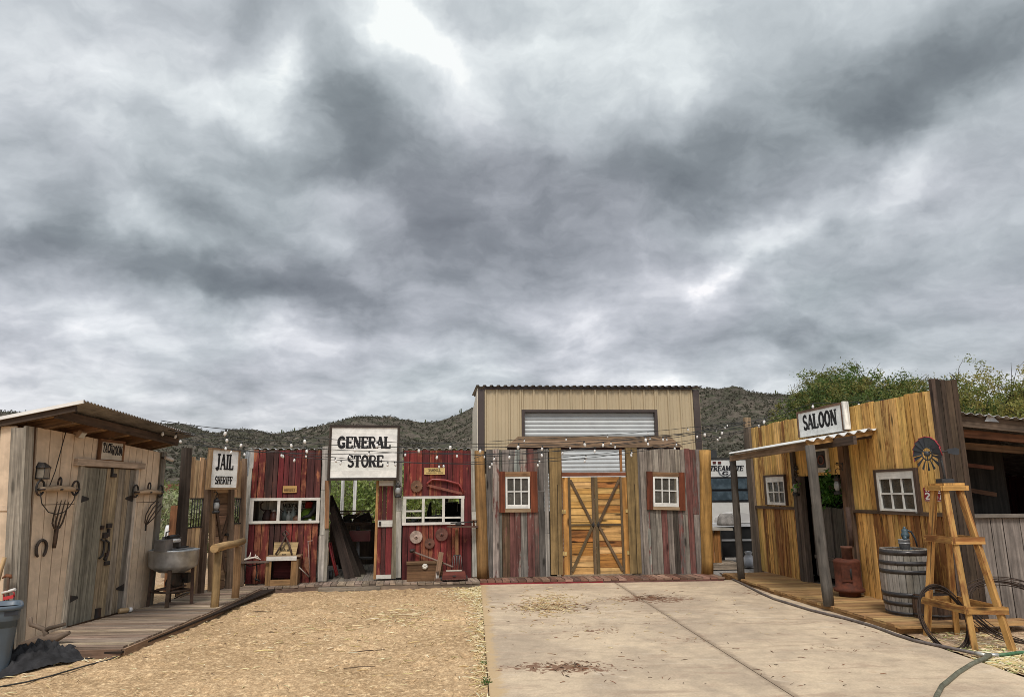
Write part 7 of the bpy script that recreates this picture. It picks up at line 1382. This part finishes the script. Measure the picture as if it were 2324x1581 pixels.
# ================================================================== open dark shed at the far right
ya = G(2260, 1421).y; ya += .3; Rp = Wall((D(2238, 1421, ya).x - .22, ya - .03), (D(2500, 1430, ya).x + 2.5, ya + .05)); rs = wallthing(Rp, 'open_shed', 'open fronted dark timber shed with a grey board half wall at right edge', 'shed')
aR = lambda u, v: Rp.at(u, v); zs_ = aR(2270, 1170)[1]; zf0, zf1 = aR(2200, 962), aR(2323, 976); 
b = MB(); planks(b, .0, Rp.L, .02, zs_ - .02, .21, lambda: pick([(.26, .225, .19), (.22, .19, .16), (.30, .255, .21), (.19, .16, .135)], .12), th=.03, gap=.008, jz=.01); ob('half_wall', b, M['wood'], rs)
b = MB(); b.bb(.0, Rp.L, -.05, .06, zs_ - .02, zs_ + .025, (.17, .145, .12), (1, 0, 0)); ob('sill', b, M['wood'], rs)
zA, zB = aR(2190, 943)[1], aR(2323, 956)[1]; xA, xB = aR(2190, 943)[0], aR(2323, 956)[0]; sl2 = (zB - zA) / (xB - xA); zz = lambda x: zA + sl2 * (x - xA)
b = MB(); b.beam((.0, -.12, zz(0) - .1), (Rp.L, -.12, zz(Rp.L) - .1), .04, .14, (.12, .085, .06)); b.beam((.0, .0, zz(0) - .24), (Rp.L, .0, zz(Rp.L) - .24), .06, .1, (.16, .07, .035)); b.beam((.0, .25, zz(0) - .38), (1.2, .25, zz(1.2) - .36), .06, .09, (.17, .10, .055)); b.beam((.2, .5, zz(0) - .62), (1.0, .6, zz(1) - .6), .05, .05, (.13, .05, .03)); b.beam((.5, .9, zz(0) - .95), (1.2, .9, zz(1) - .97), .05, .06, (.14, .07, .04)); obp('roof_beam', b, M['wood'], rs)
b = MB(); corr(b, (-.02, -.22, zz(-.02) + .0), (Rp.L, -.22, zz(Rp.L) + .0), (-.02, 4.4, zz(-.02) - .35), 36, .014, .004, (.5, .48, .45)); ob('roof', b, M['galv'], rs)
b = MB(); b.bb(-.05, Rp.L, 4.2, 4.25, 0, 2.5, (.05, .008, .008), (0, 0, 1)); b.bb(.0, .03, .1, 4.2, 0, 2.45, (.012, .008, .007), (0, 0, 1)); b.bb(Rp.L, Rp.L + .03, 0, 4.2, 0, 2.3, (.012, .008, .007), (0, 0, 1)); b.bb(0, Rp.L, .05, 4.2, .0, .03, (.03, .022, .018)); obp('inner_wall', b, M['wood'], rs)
b = MB(); x_, z_ = aR(2249, 958) if False else (aR(2222, 950)); b.add([(x_ - .05, -.165, z_ - .05), (x_ + .14, -.165, z_ - .06), (x_ + .02, -.165, z_ + .06)], [(0, 1, 2)], (.35, .36, .37)); b.add([(x_ - .05, -.16, z_ - .05), (x_ + .02, -.16, z_ + .06), (x_ + .14, -.16, z_ - .06)], [(0, 1, 2)], (.35, .36, .37)); ob('tin_patch', b, M['galv'], rs)
# string of small bulbs inside that shed
t_ = thing('string_light', 'short string of small bulbs hanging inside the dark shed at right', 'string light', Rp.P, Rp.rz, 'string lights'); pts = [Vector((x, .35, zz(x) - .3 - .03 * math.sin(x * 5))) for x in np.linspace(.1, 1.6, 9)]; b = MB(); b.tube(pts, .005, 5, IRON); ob('wire', b, M['hose'], t_)
for p in pts[1::2]: b = MB(); b.lathe([(.012, -.02), (.03, -.06), (.026, -.09), (.006, -.1)], 10, p, (.6, .58, .54)); ob('bulb', b, M['bulb'], t_)
# pole behind the saloon corner
p = D(1695, 960, 15.3); b = MB(); b.bb(-.07, .07, -.06, .06, 0, D(1695, 947, 15.3).z, (.29, .2, .12), (0, 0, 1), .006); tag(ob('wooden_pole', b, M['wood'], None, (p.x, p.y, 0)), 'square wooden pole rising behind the far corner of the saloon', 'pole')
# ================================================================== strings of bulbs over the yard
def mkbulb():
    b = MB(); b.lathe([(.012, -.028), (.026, -.05), (.031, -.078), (.027, -.104), (.014, -.12), (.003, -.124)], 12, (0, 0, 0), (.6, .58, .55)); a = ob('bulb', b, M['bulb'])
    b = MB(); b.lathe([(.008, .008), (.018, .004), (.019, -.03), (.012, -.034)], 10, (0, 0, 0), (.015, .014, .013)); c = ob('socket', b, M['plastic'], a); return a, c
proto = None
def string(pts, aL_, aR_, yl, yr, label, sc=1.0, ends=((426, 980), (1692, 962))):
    global proto
    V = Wall((aL_, yl), (aR_, yr)); t_ = thing('string_light', label, 'string light', (0, 0, 0), 0, 'string lights')
    P = [V.px(*ends[0])] + [V.px(u, v - 5) for u, v in pts] + [V.px(*ends[1])]
    path = []
    for i in range(len(P) - 1):
        n = 5
        for j in range(n):
            k = j / n; p = P[i].lerp(P[i + 1], k); sagm = .018 * (P[i + 1] - P[i]).length * 4 * k * (1 - k); path.append(p - Vector((0, 0, sagm * .6 - .0)))
    path.append(P[-1]); b = MB(); b.tube([p + Vector((0, 0, .012)) for p in path], .0055, 5, (.012, .012, .012)); ob('wire', b, M['hose'], t_)
    for p in P[1:-1]:
        if proto is None: proto = mkbulb(); q, s_ = proto
        else:
            q = proto[0].copy(); COL.objects.link(q); s_ = proto[1].copy(); COL.objects.link(s_); s_.parent = q
        q.parent = t_; q.location = p + Vector((0, 0, .0)); q.scale = (sc * .66, sc * .66, sc * .66); q.rotation_euler = (R.uniform(-.25, .25), R.uniform(-.25, .25), R.uniform(0, 6))
string([(513, 980), (690.6, 998), (856, 1008), (1022.5, 1012), (1176.6, 1011.7), (1324.7, 1006.5), (1464, 996), (1598, 984), (1735, 955), (1844, 921), (1947, 918)], -4.35, 5.25, 10.0, 12.6, 'highest string light, of large bulbs, reaching from the tack shed to the saloon sign', 1.12, ((365, 956), (2030, 905)))
string([(370, 981), (515.5, 996), (660, 1008), (805, 1018), (949.6, 1020), (1090.6, 1021), (1230.8, 1016.5), (1368.8, 1008.5), (1504, 996), (1638.8, 981.4)], -4.4, 4.75, 10.3, 13.6, 'second highest string light, passing between the two words of the store sign', 1.05, ((300, 968), (1760, 962)))
string([(400, 988), (549, 1008), (694.6, 1022), (837.5, 1029.4), (992.7, 1036), (1156, 1035.6), (1228, 1031.5), (1350, 1022), (1469, 1006.5), (1582, 989.8), (1720, 966)], -4.4, 4.75, 10.6, 13.8, 'string light with one bulb hanging above the middle of the word STORE', 1.0, ((330, 976), (1790, 943)))
string([(409, 1000), (512, 1016), (638, 1032), (760, 1044), (880, 1053), (996, 1057.5), (1110.8, 1058), (1219.8, 1054.4), (1327, 1045), (1430.5, 1032.5), (1530, 1017), (1626.7, 997.5)], -4.5, 4.7, 11.2, 14.2, 'lowest sagging string light, its bulbs just above the barn board window', .95, ((340, 990), (1692, 980)))
string([(526, 1025), (642, 1034), (669, 1043), (774, 1050), (895, 1053), (1006, 1056.5), (1115.6, 1052), (1223, 1047), (1329, 1037.7), (1433, 1027), (1534, 1009.6), (1633.6, 992.5)], -4.5, 4.7, 11.4, 14.25, 'low string light doubling the lowest one, crossing the bottom of the word STORE', .92, ((420, 1008), (1692, 976)))
string([(554, 1030), (694, 1034), (793, 1036), (920, 1031), (1037, 1034), (1122, 1041), (1277, 1027), (1395.5, 1014), (1511, 997), (1644, 970)], -4.5, 4.7, 11.9, 14.3, 'string light running just along the top edge of the red store boards', .9, ((425, 1004), (1692, 958)))
string([(1190, 1001), (1284.5, 998), (1378, 992), (1470, 984.6), (1560, 976), (1649, 967)], -.5, 4.8, 13.3, 14.9, 'short string light of small bulbs across the header board of the barn', .75, ((1110, 1003), (1692, 958)))
string([(1099, 1037), (1293, 1017), (1386, 1007), (1475, 996), (1625, 979)], -.5, 4.8, 12.9, 14.6, 'short string light starting at the thick log post of the barn board front', .75, ((1075, 1041), (1692, 962)))
# ================================================================== trees and shrubs
PROF = [(1600, 2500), (1730, 2500), (1738, 1000), (1748, 950), (1765, 930), (1790, 880), (1820, 850), (1850, 834), (1885, 828), (1915, 816), (1940, 824), (1975, 838), (2010, 842), (2050, 824), (2085, 838), (2110, 860), (2140, 868), (2160, 850), (2185, 815), (2215, 812), (2245, 840), (2280, 838), (2323, 828), (2500, 850), (2700, 900)]
def inside(p):
    """true while a twig stays within the grown outline of the grove"""
    d = p - Vector((0, 0, HC)); c = d.dot(fw)
    if c <= .1: return True
    u, v = CX + F * d.dot(X) / c, CY - F * d.dot(U) / c
    for (a, b_), (e, g) in zip(PROF[:-1], PROF[1:]):
        if a <= u <= e: return v > b_ + (g - b_) * (u - a) / (e - a) + 26 * fbm(u * .03, v * .03, 1.0, 3) + (6 if R.random() < .75 else -8) + R.uniform(-5, 8)
    return u > 1760
def tree(name, label, base, h, spread, nl, cols, seed, trunk_r=.13, per=26, leaf=.031, group=None, low=.35, dens=1.0, asp=.42):
    rr = random.Random(seed); t_ = thing(name, label, 'tree', base, 0, group); b = MB(); cs = []; rs = []
    def grow(p, d, ln, r, lev):
        n = 4; pts = [p]; rad = [r]
        for i in range(n):
            if lev and not inside(p + Vector(base)): break
            d = (d + Vector((rr.gauss(0, .22), rr.gauss(0, .22), rr.gauss(.03, .13)))).normalized(); p = p + d * ln / n; pts.append(p); rad.append(r * (1 - .5 * (i + 1) / n))
        if len(pts) < 2: return
        b.tube(pts, rad, 6 if lev < 2 else 4, (.05, .04, .03))
        if lev >= 2:
            for q in [s_ for s_ in pts[1:] if inside(s_ + Vector(base)) and (inside(s_ + Vector(base) + Vector((0, 0, .3))) or rr.random() < .55)]: cs.append(q + Vector((rr.gauss(0, .06), rr.gauss(0, .06), rr.gauss(0, .05)))); rs.append(rr.uniform(.10, .24) * (1.0 if lev == 3 else 1.25))
        if lev < 3:
            k = {0: 5, 1: 5, 2: 4}[lev]
            for i in range(k):
                q = pts[min(len(pts) - 1, rr.choice((2, 3, 4)) if lev else rr.choice((3, 4)))]; a = rr.uniform(0, 6.28); el = rr.uniform(.15, 1.05)
                nd = Vector((math.cos(a) * math.cos(el), math.sin(a) * math.cos(el), math.sin(el))); nd = (nd + d * .45).normalized(); grow(q, nd, ln * rr.uniform(.55, .82), rad[-1] * .8, lev + 1)
    for k in range(nl):
        a = 6.28 * k / nl + rr.uniform(-.4, .4); d = Vector((math.cos(a) * spread, math.sin(a) * spread, 1)).normalized(); grow(Vector((0, 0, -.05)), d, h * .46, trunk_r, 0)
    zs_ = max(c.z for c in cs); f = 1.0
    for v in b.v: v.z *= f
    cs = [Vector((c.x, c.y, c.z * f)) for c in cs]
    keep = [i for i, c in enumerate(cs) if c.z > h * low]; cs = [cs[i] for i in keep]; rs = [rs[i] for i in keep]
    ob('trunk', b, M['bark'], t_); leaves('crown', cs, rs, per, leaf, cols, t_, .8, asp); return t_
GRN = [(.085, .135, .032), (.11, .155, .037), (.15, .165, .042), (.20, .18, .05), (.065, .10, .028), (.17, .17, .05)]
YGR = [(.27, .24, .065), (.19, .21, .055), (.32, .27, .075), (.13, .16, .04), (.23, .22, .06)]
p = D(1925, 1100, 18.0); tree('mesquite_tree', 'bushy green tree behind the saloon sign, highest in the middle', (p.x, 18.0, 0), D(1915, 806, 18.0).z, .75, 6, GRN, 5, per=64)
p = D(2060, 1100, 16.8); tree('mesquite_tree', 'dark green bushy tree behind the saloon wall left of its dark end planks', (p.x, 16.8, 0), D(2060, 822, 16.8).z, .8, 5, GRN, 12, per=64)
p = D(2275, 1100, 15.5); tree('palo_verde_tree', 'airy yellow green tree rising over the open shed roof at right', (p.x, 15.5, 0), D(2200, 806, 15.5).z, .75, 5, YGR, 23, per=36)
p = D(2345, 1100, 19.0); tree('mesquite_tree', 'dense green tree low behind the open shed roof at the right edge', (p.x, 19.0, 0), D(2330, 870, 19.0).z, 1.0, 6, GRN[:3] + GRN[4:], 31, per=40)
p = D(1815, 1100, 17.0); tree('mesquite_tree', 'low green tree just behind the saloon sign, left of the tallest crown', (p.x, 17.0, 0), D(1790, 905, 17.0).z, .5, 4, GRN[:3] + GRN[4:], 44, per=40)
SHB = [(.20, .27, .07), (.26, .32, .09), (.14, .19, .05), (.30, .33, .12), (.22, .27, .1)]
def shrub(label, x, y, w_, h, seed, cols=SHB, group='green shrubs behind the store', n=70, per=34, leaf=.055):
    rr = random.Random(seed); t_ = thing('shrub', label, 'shrub', (x, y, 0), 0, group); b = MB(); cs = []; rs = []
    for k in range(9):
        a = rr.uniform(0, 6.28); e = Vector((math.cos(a) * w_ * .4 * rr.random(), math.sin(a) * w_ * .4 * rr.random(), h * rr.uniform(.6, .95))); b.tube([(0, 0, -.05), e * .5 + Vector((rr.gauss(0, .08), rr.gauss(0, .08), 0)), e], [.03, .02, .008], 5, (.09, .07, .05))
    ob('stem', b, M['bark'], t_)
    for k in range(n):
        a = rr.uniform(0, 6.28); q = rr.random() ** .5; z = h * rr.uniform(.12, .95); k2 = math.sqrt(max(.05, 1 - (z / h - .45) ** 2 * 2.4)); cs.append((math.cos(a) * q * w_ * .5 * k2, math.sin(a) * q * w_ * .5 * k2, z)); rs.append(rr.uniform(.16, .34) * (h / 2.2))
    leaves('foliage', cs, rs, per, leaf, cols, t_, .9); return t_
for i, (u, y, w_, h, lb) in enumerate(((770, 20.5, 2.0, 2.6, 'bright green shrub seen through the left of the open store doorway'), (845, 21.2, 2.2, 2.8, 'bright green shrub seen through the right of the open store doorway'), (925, 20.6, 2.0, 2.5, 'green shrub seen through the left pane of the right store window'), (985, 21.4, 2.1, 2.6, 'green shrub seen through the middle pane of the right store window'), (1035, 20.8, 1.9, 2.5, 'green shrub seen through the right pane of the right store window'), (700, 21.5, 2.2, 2.5, 'green shrub behind the store left of the doorway'))):
    p = D(u, 1150, y); shrub(lb, p.x, y, w_, h, 60 + i, n=95)
for i, (u, y, w_, h, lb) in enumerate(((398, 17.0, 1.5, 1.75, 'pale green shrub in the gap between shed and jail'), (440, 18.5, 1.9, 1.7, 'pale green shrub seen through the jail window bars'), (372, 20.0, 1.6, 1.8, 'grey green shrub farther back in the gap beside the shed'), (540, 19.5, 1.9, 1.75, 'pale green shrub behind the right jail window bars'))):
    p = D(u, 1150, y); shrub(lb, p.x, y, w_, h, 80 + i, [(.23, .27, .12), (.28, .31, .15), (.17, .2, .09), (.32, .32, .2)], 'shrubs beyond the jail', n=80)
for i, (u, lb) in enumerate(((380, 'low bright desert bush at the foot of the hill left of the jail post'), (408, 'low bright desert bush close beside the jail post'))):
    p = D(u, 1100, 30); shrub(lb, p.x, 30, 2.4, 2.3, 90 + i, [(.15, .18, .05), (.11, .14, .04)], 'bushes at the hill foot', n=50)
# hanging plant in the saloon doorway
x, z = L.at(1893, 1108, -.25); t_ = thing('hanging_plant', 'leafy green plant hanging in the saloon doorway', 'plant', L.pt(x, .25, z), L.rz)
b = MB(); b.lathe([(.05, -.06), (.1, .02), (.11, .05)], 14, (0, 0, 0), (.1, .06, .04)); ob('pot', b, M['matte'], t_); b = MB(); b.tube([(-.1, 0, .05), (0, 0, .5), (.1, 0, .05)], .005, 4, IRON); ob('hanger', b, M['iron'], t_)
rr = random.Random(3); cs = [(rr.gauss(0, .2), rr.gauss(-.03, .12), rr.gauss(.02, .15)) for _ in range(60)]; leaves('foliage', cs, [.1] * 60, 12, .04, [(.06, .17, .025), (.09, .22, .04), (.04, .11, .02)], t_)
# small weeds
for (u, v, z, s_, lb) in ((1098, 1508, 0, .035, 'small green weed at the concrete edge, the upper of two'), (1100, 1553, 0, .045, 'small green weed at the concrete edge near the bottom of the view'), (1932, 1389, .03, .035, 'small green weed against the saloon deck edge near the front porch post')):
    p = G(u, v, z); rr = random.Random(int(u)); t_ = thing('weed', lb, 'weed', p, 0, 'weeds along the edges'); leaves('foliage', [(rr.gauss(0, s_ * .6), rr.gauss(0, s_ * .5), s_ * .3 + abs(rr.gauss(0, s_ * .3))) for _ in range(14)], [s_ * .5] * 14, 9, s_ * .2, [(.05, .11, .025), (.08, .14, .03)], t_)
